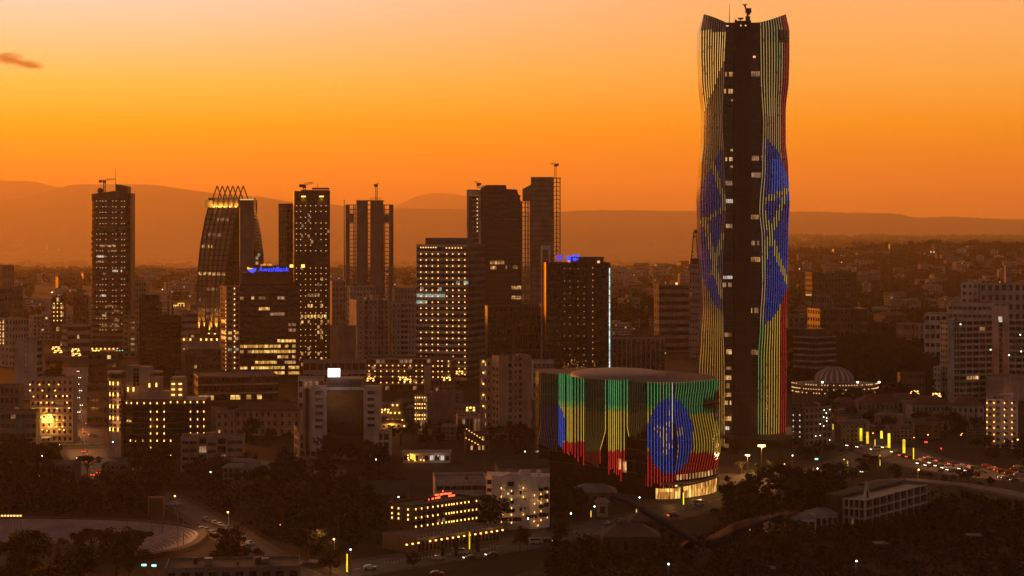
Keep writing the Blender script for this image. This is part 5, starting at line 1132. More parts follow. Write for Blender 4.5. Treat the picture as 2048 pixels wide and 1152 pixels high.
box_part(b.root, 'stair_tower', b.bw * .4, b.bw * .58, 1.2, 6, b.h - .9, wz(867, b.D), WALL['beige'])
# ---- old pavilion building with hipped roof
D = gd(872); ob = thing('old_building', 'old plastered building with two pavilions under a brown hipped roof', 'old building', (wx(432, D), D, 0)); PX = lambda p: wx(p, D) - ob.location[0]; zz_ = lambda y: wz(y, D)
block(ob, zz_(824), PX(470), 14, 'beige', 'brown', {'F': dict(cols=3, rows=3, wf=.4, hf=.55, mull=2, glass='dark', skip=lambda c, r: c == 2 and r == 2, lit=[(438, 450, 855, 864, 'yellow'), (456, 466, 852, 862, 'white')])}, .6)
w_ = MB(); T = lambda s, n, z: (PX(470.2) + s, 1 - n, z); grid(ob, w_, T, PX(543) - PX(470.2), 0, False, 0, zz_(821), cols=6, rows=3, wf=.35, hf=.5, mull=2, glass='dark'); w_.box(PX(470.2), PX(543), 1.5, 12, 0, zz_(821) - .01); w_.build('wall', WALL['beige'], ob)
w_ = MB(); T = lambda s, n, z: (PX(543.2) + s, -n, z); grid(ob, w_, T, PX(600) - PX(543.2), 0, False, 0, zz_(822), cols=4, rows=3, wf=.35, hf=.5, mull=2, glass='dark'); w_.box(PX(543.2), PX(600), .5, 14, 0, zz_(822) - .01); w_.build('wall', WALL['beige'], ob)
q = MB(); z0, z1 = zz_(821), zz_(806); A, Bx = PX(469), PX(602); q.v = [(A, -.6, z0), (Bx, -.6, z0), (Bx, 14.6, z0), (A, 14.6, z0), (A + 6, 7, z1), (Bx - 6, 7, z1)]; q.f = [(0, 1, 5, 4), (1, 2, 5), (2, 3, 4, 5), (3, 0, 4)]; q.m = [0] * 4; q.build('hipped_roof', ROOF['brown'], ob)
# ---- hotel with golden lamps
b = bldg('gold_lamp_hotel', 'old hotel front dotted with small gold lamps, golden glow in its middle', 56, 60, 146, 758, 885, 4, 'pink', cat='hotel', F_=dict(cols=8, rows=9, wf=.45, hf=.5, mull=2, glass='dark', lit=[(100, 112, 795, 803, 'dim'), (112, 124, 806, 815, 'dim')]), plant=2)
slabs(b, b.TF, 0, b.bw, [b.h * k / 9 for k in range(1, 10)], .35, .5, 'pink', 'ledge')
lamps(b, b.TF, [(60, 769), (79, 769), (98, 769), (117, 769), (60, 781), (85, 781), (110, 781), (67, 793), (94, 792), (112, 792), (126, 792), (134, 792), (82, 805), (94, 805), (105, 805), (134, 805), (67, 818), (94, 817), (114, 817), (138, 816), (74, 832), (74, 843), (74, 856), (97, 853), (113, 853), (125, 853), (85, 859), (94, 861), (119, 859), (128, 860), (127, 841), (114, 840), (107, 840)], .75, .75, 'gold', single=True)
s2, z2 = hit(b.root, b.TF, 96, 838)
for k in range(8): x = s2 + rng.uniform(-3, 3); z = z2 + rng.uniform(-1.8, 3); box_part(b.root, 'string_light', x - .5, x + .5, -1.2, -.7, z - .35, z + .35, LAMP['gold'])
wp = b.root.matrix_basis @ Vector((s2, -3.2, z2)); point(wp, 3800, (1, .5, .08), .8); point(wp + Vector((2, 0, -3)), 1200, (1, .5, .08), .8)
box_part(b.root, 'lit_window', s2 - 3, s2 + 3, -.5, -.2, z2 - 2.0, z2 + .4, emat('gold_bay', (1, .5, .08), 2.2, .5, True)); box_part(b.root, 'lit_canopy', b.bw * .3, b.bw * .5, -4, -.3, 2.5, 3, LIT['warm'])
b = bldg('grey_office', 'grey three storey office with one lit window, next to gold lamp hotel', -40, -20, 72, 824, 900, 6, 'grey', cat='office building', F_=dict(cols=9, rows=4, wf=.9, hf=.45, mull=3, glass='grey', lit=[(56, 70, 840, 850, 'white'), (25, 36, 830, 840, 'dim')]), plant=1)
b = bldg('low_block', 'low flat roofed block under the tall pale slab, white lamp on its roof', -30, -20, 38, 772, 850, 4, 'grey', F_=dict(cols=6, rows=4, wf=.6, hf=.5, glass='dark'), plant=2)
b = bldg('low_block', 'dark flat block between the avenue trees and the round-cornered stair tower', 170, 174, 214, 768, 850, 5, 'brown', F_=dict(cols=5, rows=4, wf=.9, hf=.45, mode='obj', mull=2, glass='dark'), plant=1)
b = bldg('office_block', 'dim slab with grid windows behind the dark curved glass building', 345, 350, 386, 745, 840, 6, 'brown', F_=dict(cols=4, rows=6, wf=.6, hf=.5, glass='dark', mode='obj', mull=1))
b = bldg('office_block', 'brown office block behind the podium of the bank tower', 366, 371, 442, 700, 780, 5, 'brown', F_=dict(cols=9, rows=6, wf=.6, hf=.5, mode='join', glass='dark', lit=.04))
b = bldg('office_block', 'small dark office behind avenue trees on the west side', 170, 176, 232, 706, 790, 6, 'brown', F_=dict(cols=6, rows=5, wf=.8, hf=.45, mode='join', glass='dark', lit=.05))
# ---- beige towers in the middle
b = bldg('lamp_strip_tower', 'slim pale block with a column of lamps on its west wall', 959.5, 974, 990, 719, 875, 62, 'pink', cat='apartment block', F_=dict(cols=2, rows=9, wf=.4, hf=.4, mode='obj', mull=1, glass='dark'), L_=dict(cols=2, rows=9, wf=.35, hf=.55, mode='obj', mull=1, glass='bronze', lit=.45, litm='warm'))
lamps(b, b.TL, [(967, 723 + k * 22.3) for k in range(5)], 1.0, 1.0, 'gold', single=True)
b = bldg('beige_tower', 'beige apartment tower with dark balcony strips beside the LED striped hall', 984, 998, 1063, 712, 880, 22, 'beige', cat='apartment block', plant=3, L_=dict(cols=2, rows=11, wf=.55, hf=.5, mode='obj', mull=2, glass='bronze', mz=(0, 5)),
         F_=[dict(at=(0, .27, 0, 1)), dict(at=(.27, .42, 0, 1), cols=1, rows=13, wf=.8, hf=.6, mull=2, glass='dark', d=.8), dict(at=(.42, .6, 0, 1), cols=1, rows=13, wf=.35, hf=.45, mull=1, glass='dark'), dict(at=(.6, .72, 0, 1), cols=1, rows=13, wf=.8, hf=.6, mull=2, glass='dark', d=.8), dict(at=(.72, 1, 0, 1))])
b = bldg('white_roof_block', 'low block with a white roof edge behind the striped hall', 1062, 1066, 1108, 722, 800, 4, 'pale', F_=dict(cols=5, rows=4, wf=.6, hf=.5, mode='obj', glass='dark'))
slabs(b, b.TF, 0, b.bw, [b.h - .8], 1.7, .6, 'white', 'fascia')
b = bldg('lit_column_block', 'block with lit columns on its west front and a blank grey side', 829, 855, 910, 790, 872, 52, 'grey', F_=dict(cols=2, rows=2, wf=.2, hf=.3, mode='obj', glass='dark', skip=lambda c, r: c == 0 or r == 1), L_=dict(cols=5, rows=5, wf=.75, hf=.7, mull=1, glass='bronze', lit=.6, litm='dim'), plant=4)
lamps(b, b.TL, rowcol([831, 836, 840, 845, 850], [795, 808, 816, 830, 838]), .45, .9, 'gold', single=False)
b = bldg('lit_shop_row', 'long low arcade with a line of gold lamps running downhill', 928, 932, 978, 868, 905, 5, 'brown', F_=dict(cols=6, rows=2, wf=.6, hf=.5, glass='bronze', lit=.3))
lamps(b, b.TF, [(933 + k * 5.3, 858 + k * 3.4) for k in range(7)] + [(932 + k * 6, 876 + k * 3.2) for k in range(5)], .55, .5, 'gold', single=True)
b = bldg('lit_shop_row', 'low white shop block glowing under a candelabra street lamp', 912, 916, 962, 832, 868, 5, 'white', F_=dict(cols=6, rows=1, wf=.7, hf=.7, glass='bronze', lit=.6, litm='dim'))
# ornate gate lit gold
og = thing('lit_pavilion', 'ornate pavilion outlined in gold lights beside the stone clad office', 'pavilion', (wx(790, gd(862)), gd(862), 0)); s_ = gd(862) / F
for k, (w_, z0, z1) in enumerate(((46, 0, 3.2), (38, 3.2, 6.2), (26, 6.2, 10), (18, 10, 14))):
    q = MB(); q.box(-w_ / 2 * s_, w_ / 2 * s_, 0, 10, z0, z1 - .01); q.build('tier', WALL['beige'], og)
    for j in range(max(2, w_ // 8)): x = -w_ / 2 * s_ + (j + .5) * w_ * s_ / max(2, w_ // 8); box_part(og, 'string_light', x - .35, x + .35, -.5, -.1, z1 - .9, z1 - .2, LAMP['gold'])
point((wx(785, gd(866)), gd(868) - 3, 6), 1800, (1, .5, .08), .6); point((wx(760, gd(866)), gd(872), 7), 800, (1, .5, .08), .6)
# ---- red-signed hotel with its lamp-lined canopy
b = bldg('red_sign_hotel', 'dark four storey hotel with vertical gold lamps and a glowing red roof sign', 775, 826, 957, 1010, 1086, 46, 'char', 'felt', 'hotel', F_=dict(cols=14, rows=4, wf=.72, hf=.55, mull=2, glass='dark', mz=(2.8, .4), lit=[(870, 892, 1030, 1062, 'dim', .5)]), L_=dict(cols=3, rows=4, wf=.2, hf=.3, mode='join', glass='dark', mz=(3, .5)), plant=2)
HB = b
for j, t0 in enumerate((.035, .12, .21, .29, .365, .43, .49, .535, .575, .61, .66, .72, .78, .84, .9, .96)):
    for r_ in range(3):
        z = b.h - 1.5 - r_ * 2.95; x = b.bw * t0
        if rng.random() < .06: continue
        box_part(b.root, 'wall_lamp', x - .11, x + .11, -.42, -.1, z - .3, z + .3, LAMP['gold'])
for px_ in (785, 798, 817):
    for y in (1015, 1026, 1035): s2, z2 = hit(b.root, b.TL, px_, y + (px_ - 785) * .12); box_part(b.root, 'wall_lamp', -.4, -.08, s2 - .2, s2 + .2, z2 - .32, z2 + .32, LAMP['warm'])
slabs(b, b.TF, 0, b.bw, [b.h - 2.9 * k - 2.6 for k in range(3)], .22, .4, 'brown', 'ledge')
hs = thing('roof_sign', 'red neon letters in two lines on the dark hotel roof', 'sign', b.root.location + Vector((0, 0, b.h)), b.root.rotation_euler[2])
def strip(pa, pb, y0, y1, h0, m_):
    sa, _ = hit(b.root, lambda s, n, z: (s, 2, z), pa, y0); sb2, _ = hit(b.root, lambda s, n, z: (s, 2, z), pb, y1); box_part(hs, 'sign_letter', sa, sb2, 1.85, 2.1, h0, h0 + .55, m_)
for pa, pb, h0 in ((857, 858, .5), (864, 867, .6), (870.5, 874, .7), (874.6, 880, .75), (870, 873.5, 1.75), (874.6, 876.6, 1.7), (879.5, 882.6, 1.7), (883, 886.5, 1.7), (888, 891, 1.75), (891.4, 894, 1.7), (895.2, 898.5, 1.6), (899, 902.6, 1.6), (885, 886.5, 2.7), (897, 900, .75), (900.4, 904, .75), (904.4, 909.4, .8)): strip(pa, pb, 1000, 1000, h0, RED)
q = MB(); sa, _ = hit(b.root, lambda s, n, z: (s, 2, z), 856, 1000); sb2, _ = hit(b.root, lambda s, n, z: (s, 2, z), 910, 1000)
for z in (.45, 1.6): q.bar((sa, 2.25, z), (sb2, 2.25, z), .12)
for k in range(6): x = sa + (sb2 - sa) * k / 5; q.bar((x, 2.3, -.8), (x, 2.3, 2.4), .12)
q.build('sign_frame', WALL['steel'], hs)
point(b.root.matrix_basis @ Vector(((sa + sb2) / 2, 1.2, b.h + 1.2)), 60, (1, .08, .02), .3)
cb = bldg('lamp_canopy', 'low canopied arcade with a long line of round gold lamps before the hotel', 779, 836, 1000, 1074, 1106, 46, 'brown', 'felt', 'arcade', par=.3, F_=dict(cols=22, rows=1, wf=.7, hf=.75, mull=1, glass='dark', mz=(0, .8)), dl=17)
cb.root.location.y -= 2
for k in range(18): t0 = -.16 + k * .068; box_part(cb.root, 'globe_lamp', cb.bw * t0 - .22, cb.bw * t0 + .22, -1.6, -1.1, cb.h - 1.6, cb.h - 1.15, LAMP['gold']) if k != 3 else None
for k in range(24): x = cb.bw * (k + .5) / 24; box_part(cb.root, 'baluster', x - .18, x + .18, -.1, .12, cb.h + .02, cb.h + .9, WALL['beige'])
slabs(cb, cb.TF, -.5, cb.bw + .5, [cb.h - .3], .5, 1.4, 'beige', 'canopy_edge')
for t0 in (.15, .5, .85): point(cb.root.matrix_basis @ Vector((cb.bw * t0, -2.2, cb.h - 1.5)), 90, (1, .5, .12), .3)
# ---- white balconied building
D = gd(1058); wb = thing('white_balcony_building', 'white building with curved balconies, gold wall lamps and roof tanks', 'apartment block', (wx(1038, D), D, 0)); PX = lambda p: wx(p, D) - wb.location[0]; zz_ = lambda y: wz(y, D)
cv = [(972, 9), (984, 2.2), (1000, 1.2), (1003, -.4), (1012, -1.5), (1024, -1.9), (1034, -1.4), (1041, -.3), (1046, 0), (1060, -.2), (1074, .6), (1076, 1.6), (1090, 3.2), (1100, 5.2)]; CP = [(PX(a), c) for a, c in cv]
m = MB(); m.prism(CP + [(PX(1101), 15), (PX(974), 15)], 0, lambda x, y: zz_(953) - max(0, x - PX(1064)) * .12); m.build('wall', WALL['white'], wb)
m = MB(); q = [(PX(1000), -.6, zz_(953)), (PX(1050), -.6, zz_(953)), (PX(1022), -.6, zz_(945.5))]; m.v = q + [(x, y + 3, z) for x, y, z in q]; m.f = [(0, 1, 2), (3, 4, 5), (0, 2, 5, 3), (1, 2, 5, 4)]; m.m = [0] * 4; m.build('gable', WALL['white'], wb)
def wv(px_): return interp([(a, c) for a, c in cv], px_)
for xa, xb, ya, yb in ((1015, 1028, 962, 971), (974, 983, 961, 970), (974, 983, 978, 985), (1021, 1028, 982, 988), (1021, 1028, 999, 1006), (1013, 1030, 1016, 1023), (1039, 1043.5, 981, 988), (1039, 1043.5, 1014, 1022), (1048.5, 1052, 981, 984), (1048.5, 1052, 996, 1000), (1048.5, 1052, 1014, 1018), (1078, 1087, 977, 984), (1088, 1098, 976, 983), (1078, 1087, 992, 1001), (1088, 1098, 990, 1000), (1078, 1087, 1011, 1018), (1088, 1098, 1008, 1016), (1006, 1024, 1033, 1041), (1025, 1043, 1033, 1041), (1052, 1062, 1030, 1037), (1063, 1074, 1029, 1037), (1078, 1098, 1027, 1035)):
    y_ = min(wv(xa), wv(xb), wv((xa + xb) / 2)) - .14; link('window', window_mesh((xb - xa) * D / F, (yb - ya) * D / F, max(1, round((xb - xa) / 5)), GLASS['dark'], WALL['dark']), wb, loc=(PX(xa), y_, zz_(yb)))
for y in (977, 994, 1011, 1026, 1042):
    m = MB(); pts = [(PX(a), wv(a) - 1.0) for a in (1003, 1010, 1017, 1024, 1031, 1038, 1041)]
    m.prism(pts + [(x, yy + 1.1) for x, yy in pts[::-1]], zz_(y + 3), zz_(y - 1)); m.build('balcony', WALL['white'], wb)
for x, y in [(1002.5, 975), (1002.5, 992), (1002.5, 1024), (1002.5, 1042), (1023, 980), (1023, 997), (1023, 1014), (1023, 1027), (1023, 1043), (1046.5, 975), (1046.5, 993), (1046.5, 1028), (1069, 990), (1069, 1007), (1069, 1024), (1068, 1042), (1082, 989), (1082, 1006), (1082, 1023), (1082, 1041), (1095, 986), (1095, 1003), (1095, 1037), (1076, 1051)]:
    y_ = min(wv(x - 1), wv(x + 1)) - 1.25; box_part(wb, 'wall_lamp', PX(x) - .12, PX(x) + .12, y_, y_ + .3, zz_(y) - .3, zz_(y) + .3, LAMP['gold'])
for px_, z in ((1003, 980), (1023, 990), (1023, 1030), (1047, 982), (1069, 1000), (1083, 1000), (1003, 1030), (1068, 1038)): point((wx(px_, D), D + wv(px_) - 2.2, zz_(z)), 45, (1, .5, .15), .2)
for x, y in ((1016, 985), (1016, 1002), (1016, 1037)): m = MB(); m.ball((PX(x), wv(x) - 1.6, zz_(y)), .38, 10, 6); m.build('satellite_dish', LAMP['pearl'] if y == 985 else WALL['white'], wb)  # topmost dish is given a glow of its own, though no lamp
for px_, r_ in ((1043, 1.0), (1050, 1.1), (1057, 1.0), (1078, .8)): m = MB(); m.lathe([(.01, 2.0), (r_ * .7, 1.9), (r_, 1.5), (r_, .1), (r_ * .9, 0)], 12, 0, (PX(px_), 4)); o = m.build('water_tank', WALL['white'], wb); o.location.z = zz_(953)
b = bldg('long_white_wing', 'long pale two storey wing with a ribbon of dark windows behind hotel sign', 866, 870, 975, 960, 1030, -4 + 8, 'pale', cat='building', F_=dict(cols=7, rows=3, wf=.93, hf=.42, mull=3, glass='dark', mx=.6, mz=(.5, 1.2)), plant=1)
b = bldg('shed', 'dark roofed shed with an orange-lit gable end above the white building', 982, 998, 1100, 936, 985, 62 - 56, 'beige', 'dark', 'shed', par=0, dl=16)
q = MB(); q.v = [(-.3, -.5, b.h), (b.bw + .3, -.5, b.h), (b.bw + .3, 16.5, b.h), (-.3, 16.5, b.h), (-.3, 8, b.h + 2.6), (b.bw + .3, 8, b.h + 2.6)]; q.f = [(0, 1, 5, 4), (3, 2, 5, 4), (0, 4, 3), (1, 5, 2)]; q.m = [0] * 4; q.build('gable_roof', ROOF['dark'], b.root)
# green shed, restaurant and small houses
def house(name, label, x0, x1, ye, yb, dep, wall, roof, rise=2.2, cat='house', cols=3, rows=1, lit=None, hip=True, a=0.0, litm='warm', wf=.45, group=None):
    D = gd(yb); X = wx(x0, D); bw = (wx(x1, D) - X) / max(.3, math.cos(R(a))); h = wz(ye, D); r = thing(name, label, cat, (X, D, 0), R(a), group)
    block(r, h, bw, dep, wall, roof, {'F': dict(cols=cols, rows=rows, wf=wf, hf=.5, mull=2, glass='dark', lit=lit, litm=litm)}, 0, roofname='ceiling')
    e = .6; q = MB(); k = min(dep / 2, bw / 3) if hip else -.0; zt_ = h + rise
    q.v = [(-e, -e, h + .05), (bw + e, -e, h + .05), (bw + e, dep + e, h + .05), (-e, dep + e, h + .05), (-e + k, dep / 2, zt_), (bw + e - k, dep / 2, zt_)]; q.f = [(0, 1, 5, 4), (2, 3, 4, 5), (0, 4, 3), (1, 2, 5)]; q.m = [0] * 4
    q.build('hipped_roof' if hip else 'gable_roof', ROOF[roof], r); return r, bw, h
house('green_shed', 'long shed with a green metal roof uphill of the red-signed hotel', 722, 812, 990, 1018, 22, 'dark', 'green', 4.2, 'shed', 5, 1, None, False)
r, bw, h = house('restaurant', 'flat roofed restaurant with a glowing orange sign and white lit shopfronts', 806, 900, 906, 926, 12, 'beige', 'tin', .8, 'restaurant', 9, 1, lambda c, r: {3: 'dim', 5: 'white', 7: 'white'}.get(c), False, wf=.75)
for k in range(5): q = MB(); q.bar((3.2, -1, h - .3 - k * .5), (5.6, -1.2, h - .9 - k * .5), .22); q.build('sign_line', emat('sign_amber', (1, .5, .06), 3.2), r)
for x, z in ((2.3, h - 1), (2.3, h - 2.2), (2.6, h - 3), (5.4, h - 3.3), (8, h - 3), (9.4, h - 3.2)): box_part(r, 'lamp', x - .25, x + .25, -1, -.6, z - .25, z + .25, LAMP['gold'])
point((wx(826, 900), gd(926) - 3, 4), 250, (1, .5, .1), .3); point((wx(872, 900), gd(926) - 3, 3), 200, (1, .85, .7), .3)
house('flat_house', 'house with a broad pale roof below the striped hall', 1146, 1232, 985, 1012, 14, 'brown', 'tin', 2.6, 'house', 5, 1, None, True)
house('hip_roof_house', 'wide brown hip roofed house below the hall forecourt', 1206, 1318, 1074, 1112, 13, 'dark', 'brown', 3.6, 'house', 6, 1)
house('hip_roof_house', 'smaller hip roofed house just uphill of the wide brown one', 1262, 1330, 1042, 1066, 12, 'dark', 'brown', 2.6, 'house', 4, 1)
house('gate_house', 'small arched gate house beside the street lamps below the hall', 1194, 1216, 1006, 1034, 6, 'beige', 'tin', 1.6, 'gate house', 1, 1)
house('white_cottage', 'small white cottage at the edge of the dark trees, dark doorway', 1533, 1572, 1038, 1066, 9, 'white', 'tin', 1.6, 'house', 3, 1)
house('white_cottage', 'open white porch house beside the small white cottage', 1584, 1632, 1036, 1068, 9, 'white', 'tin', 1.5, 'house', 3, 1, None, True, 0, 'warm', .7)
house('long_house', 'long house with columned veranda, tin roof, next to gabled school block', 1632, 1678, 1030, 1058, 10, 'pale', 'tin', 1.8, 'house', 4, 1, None, True, 14, 'warm', .7)
for (x, y, l_) in ((1763, 1102, 'tiny pale roofed hut on the dark waste ground, the one nearest the school block'), (1951, 1086, 'tiny flat roofed hut alone at the east end of the waste ground'), (1592, 1128, 'tiny tin roofed hut west of the lit floodlight pole'), (1538, 1152, 'tiny hut with a pale roof at the lower frame edge')): house('hut', l_, x - 11, x + 11, y - 14, y, 4, 'dark', 'tin', .7, 'hut', 1, 1, None, True)
# ---- gabled school block
b = bldg('school_block', 'three storey school block with white framed galleries and a white pointed gable', 1688, 1730, 1852, 1000, 1056, 55, 'grey', 'tin', 'school', par=.3, F_=dict(cols=9, rows=3, wf=.8, hf=.7, mull=3, glass='dark', d=1.0, lit=[(1728, 1740, 1012, 1018, 'yellow'), (1752, 1756, 1030, 1040, 'warm'), (1756, 1762, 1030, 1040, 'warm')]), L_=dict(cols=4, rows=3, wf=.75, hf=.7, mull=2, glass='dark', d=1.0, lit=[(1696, 1712, 1040, 1052, 'dim')]))
for T, Ln in ((b.TF, b.bw), (b.TL, b.bl)):
    slabs(b, T, 0, Ln, [b.h * k / 3 for k in range(1, 4)], .35, .5, 'white', 'gallery_beam'); n_ = 9 if Ln > 20 else 4
    for k in range(n_ + 1): m = MB(); s0 = Ln * k / n_; m.box(s0 - .16, s0 + .16, .12, .5, 0, b.h, 0, T); m.build('gallery_post', WALL['white'], b.root)
gx = 4.0; m = MB(); P_ = [(gx - 2.6, 0), (gx + 2.6, 0), (gx + .25, 6.2), (gx - .25, 6.2)]; m.v = [(x, 1, b.h + z) for x, z in P_] + [(x, 1.5, b.h + z) for x, z in P_]; m.f = [(0, 1, 2, 3), (4, 5, 6, 7), (0, 3, 7, 4), (1, 2, 6, 5), (3, 2, 6, 7)]; m.m = [0] * 5; m.build('white_gable', WALL['white'], b.root); m = MB(); m.box(gx - .6, gx + .6, .9, .98, b.h + .2, b.h + 2.6); m.build('gable_window', GLASS['dark'], b.root)
m = MB(); m.box(1.5, b.bw - 1.5, b.bl + 1, b.bl + 8, 0, b.h + .8); m.build('rear_wing', ROOF['dark'], b.root)
# ================================================================ east side
b = bldg('dotted_white_tower', 'white eight storey block with gold lamps between its windows', 1971, 1972, 2036, 797, 897, -14, 'white', cat='apartment block', dl=18, F_=dict(cols=4, rows=8, wf=.42, hf=.42, mull=2, glass='dark'), plant=3)
lamps(b, b.TF, rowcol([1974, 1988, 2009, 2024], [806, 819, 831, 844, 856, 869, 882]), .45, .95, 'gold', single=True)
box_part(b.root, 'roof_hut', b.bw * .55, b.bw * .85, 4, 9, b.h - .9, wz(788, b.D), WALL['white'])
b = bldg('banded_hotel', 'grey block with pale thin floor bands beside the foot of tallest tower', 1586, 1631, 1672, 675, 772, 42, 'grey', cat='hotel', F_=dict(cols=10, rows=8, wf=.97, hf=.55, mode='join', glass='dark'), L_=dict(cols=10, rows=8, wf=.97, hf=.55, mode='join', glass='dark'), plant=2)
for T, Ln in ((b.TF, b.bw), (b.TL, b.bl)): slabs(b, T, 0, Ln, [b.h * k / 8 for k in range(1, 9)], .7, .35, 'pink', 'floor_band')
box_part(b.root, 'roof_storey', 2, b.bw * .75, 3, b.bl * .6, b.h - .9, wz(659, b.D), WALL['brown'])
D = gd(815); ro = thing('rotunda', 'round hall with ribbed dome and a ring of lamp dots', 'rotunda', (wx(1685, D), D + 30, 0)); s_ = (D + 30) / F
m = MB(); m.lathe([(40 * s_, 0), (40 * s_, wz(768, D)), (0.1, wz(766, D))], 40); m.build('drum_wall', WALL['beige'], ro)
m = MB(); m.lathe([(84 * s_, 0), (84 * s_, wz(790, D)), (86 * s_, wz(780, D)), (86 * s_, wz(775, D)), (40 * s_, wz(771, D))], 56); m.build('ring_wall', WALL['brown'], ro)
zb_, zt = wz(768, D), wz(741, D); m = MB(); m.lathe([(39.5 * s_ * math.cos(R(t)), zb_ + (zt - zb_) * math.sin(R(t))) for t in (0, 12, 25, 38, 52, 66, 80, 89)], 36); m.build('dome', WALL['grey'], ro, smooth=True)
for k in range(20):
    m = MB(); a = 2 * math.pi * k / 20; pr = [(40.3 * s_ * math.cos(R(t)), zb_ + (zt - zb_) * 1.02 * math.sin(R(t))) for t in (0, 15, 30, 45, 60, 75, 86)]
    for (r0, z0), (r1, z1) in zip(pr, pr[1:]):
        w0, w1 = r0 * .045 + .1, r1 * .045 + .1; ca, sa = math.cos(a), math.sin(a)
        m.quad((r0 * ca - w0 * sa, r0 * sa + w0 * ca, z0), (r0 * ca + w0 * sa, r0 * sa - w0 * ca, z0), (r1 * ca + w1 * sa, r1 * sa - w1 * ca, z1), (r1 * ca - w1 * sa, r1 * sa + w1 * ca, z1))
    m.build('dome_rib', WALL['white'], ro)
for row, (y, rr) in enumerate(((772, 86.6), (781, 86.6), (789, 85))):
    for k in range(46):
        a = R(182 + 176 * k / 45)
        if rng.random() < (.35, .2, .6)[row]: continue
        x, y_ = rr * s_ * math.cos(a), rr * s_ * math.sin(a); z = wz(y, D); box_part(ro, 'ring_lamp', x - .27, x + .27, y_ - .4, y_ + .1, z - .27, z + .27, LAMP['soft'])
for px_ in (1647, 1718, 1761): x = wx(px_, D) - ro.location[0]; box_part(ro, 'floodlight', x - .5, x + .5, -26, -25.2, wz(767, D), wz(764, D), LAMP['white'])
b = bldg('wall_lamp_block', 'block with pink wall lamps on its west side, at foot of tallest tower', 1583, 1610, 1663, 815, 893, 36, 'grey', L_=dict(cols=2, rows=6, wf=.3, hf=.4, mull=1, glass='dark'), F_=dict(cols=6, rows=6, wf=.7, hf=.6, mode='obj', mull=2, glass='dark'), plant=3)
lamps(b, b.TL, rowcol([1587, 1600], [830, 841, 853, 864, 873]), .7, .9, 'pearl'); lamps(b, b.TF, [(1648, 820), (1659, 819), (1652, 826), (1647, 834), (1653, 836), (1653, 842), (1640, 848), (1647, 852), (1631, 872), (1640, 871), (1659, 880)], .4, .4, 'white')
# school with the long red roofs
house('red_roof_school', 'cream school wing with a row of lit windows under red roof, nearest rotunda', 1668, 1718, 812, 836, 18, 'beige', 'red', 4, 'school', 7, 1, [(1670, 1716, 815, 835, 'dim', .8)], True)
house('red_roof_school', 'long plain school wing with a red hipped roof behind dark trees', 1716, 1806, 806, 838, 16, 'beige', 'red', 4.5, 'school', 10, 2, None, True)
house('red_roof_school', 'tall gabled middle wing of the red roofed school', 1796, 1824, 799, 838, 18, 'pale', 'red', 3, 'school', 2, 2, None, False)
house('red_roof_school', 'two storey school wing with red roof and pillared windows, east of gable', 1824, 1905, 810, 848, 16, 'pale', 'red', 4.5, 'school', 10, 2, None, True)
house('red_roof_school', 'easternmost school wing with red roof and white end wall', 1905, 1968, 812, 846, 18, 'white', 'red', 5, 'school', 6, 2, None, True)
# hospital group
b = bldg('hospital_slab', 'big hospital slab with dark window grid and pale end wall', 1880, 1895, 1985, 641, 800, 22, 'stone', cat='hospital', plant=3, L_=dict(cols=3, rows=14, wf=.55, hf=.45, mull=1, glass='dark'),
         F_=[dict(at=(0, .15, 0, 1)), dict(at=(.15, .27, 0, 1), cols=2, rows=13, wf=.85, hf=.75, mull=1, glass='dark', d=.9), dict(at=(.27, 1, 0, 1), cols=5, rows=13, wf=.9, hf=.6, mull=3, glass='dark', d=.6, lit=[(1963, 1970, 654, 664, 'warm'), (1920, 1966, 746, 766, 'warm', .3), (1935, 1952, 672, 677, 'dim', .4)])])
m = MB()
b2 = bldg('hospital_tower', 'pale hospital stair tower with one dark slot and a lit top window', 1985, 1986, 2017, 612, 790, -16, 'stone', cat='hospital', dl=9, F_=[dict(at=(0, .38, 0, 1)), dict(at=(.38, .62, 0, 1), cols=1, rows=14, wf=.95, hf=.92, mull=1, glass='dark', d=.5, mz=(4, 7), lit=[(1990, 2010, 632, 645, 'white')]), dict(at=(.62, 1, 0, 1))])
s2, z2 = hit(b2.root, b2.TF, 2000.5, 638); box_part(b2.root, 'lit_window', s2 - 1.1, s2 + 1.1, -.25, -.03, z2 - 1.4, z2 + 1.4, LIT['white'])
b = bldg('hospital_slab', 'second hospital slab with window grid, east of the stair tower', 2017, 2018, 2110, 639, 800, -14, 'stone', cat='hospital', dl=12, F_=dict(cols=7, rows=13, wf=.9, hf=.6, mull=3, glass='dark', d=.6))
lm = [(1920, 648.5), (1980, 699), (2017, 710), (2041, 702.5), (2039, 669)]
for x, y in lm: o = tag(box_part(None, 'wall_floodlight', wx(x - .8, 1240), wx(x + .8, 1240), 1238, 1238.8, wz(y + .9, 1240), wz(y - .9, 1240), LAMP['white']), 'small cold floodlight fixed on the hospital front', 'lamp', 'floodlights on the hospital')
b = bldg('orange_lit_wing', 'lower hospital wing whose west front glows orange, five rows of windows', 1849, 1893, 1902, 628, 735, 72, 'white', cat='hospital', L_=dict(cols=4, rows=6, wf=.72, hf=.45, mull=2, glass='dark'), plant=2)
b = bldg('orange_lit_wing', 'white wing with orange-lit ribbon windows above the big hospital slab', 1896, 1984, 1990, 609, 735, 76, 'white', cat='hospital', L_=dict(cols=9, rows=8, wf=.8, hf=.4, mode='obj', mull=2, glass='dark'), plant=2)
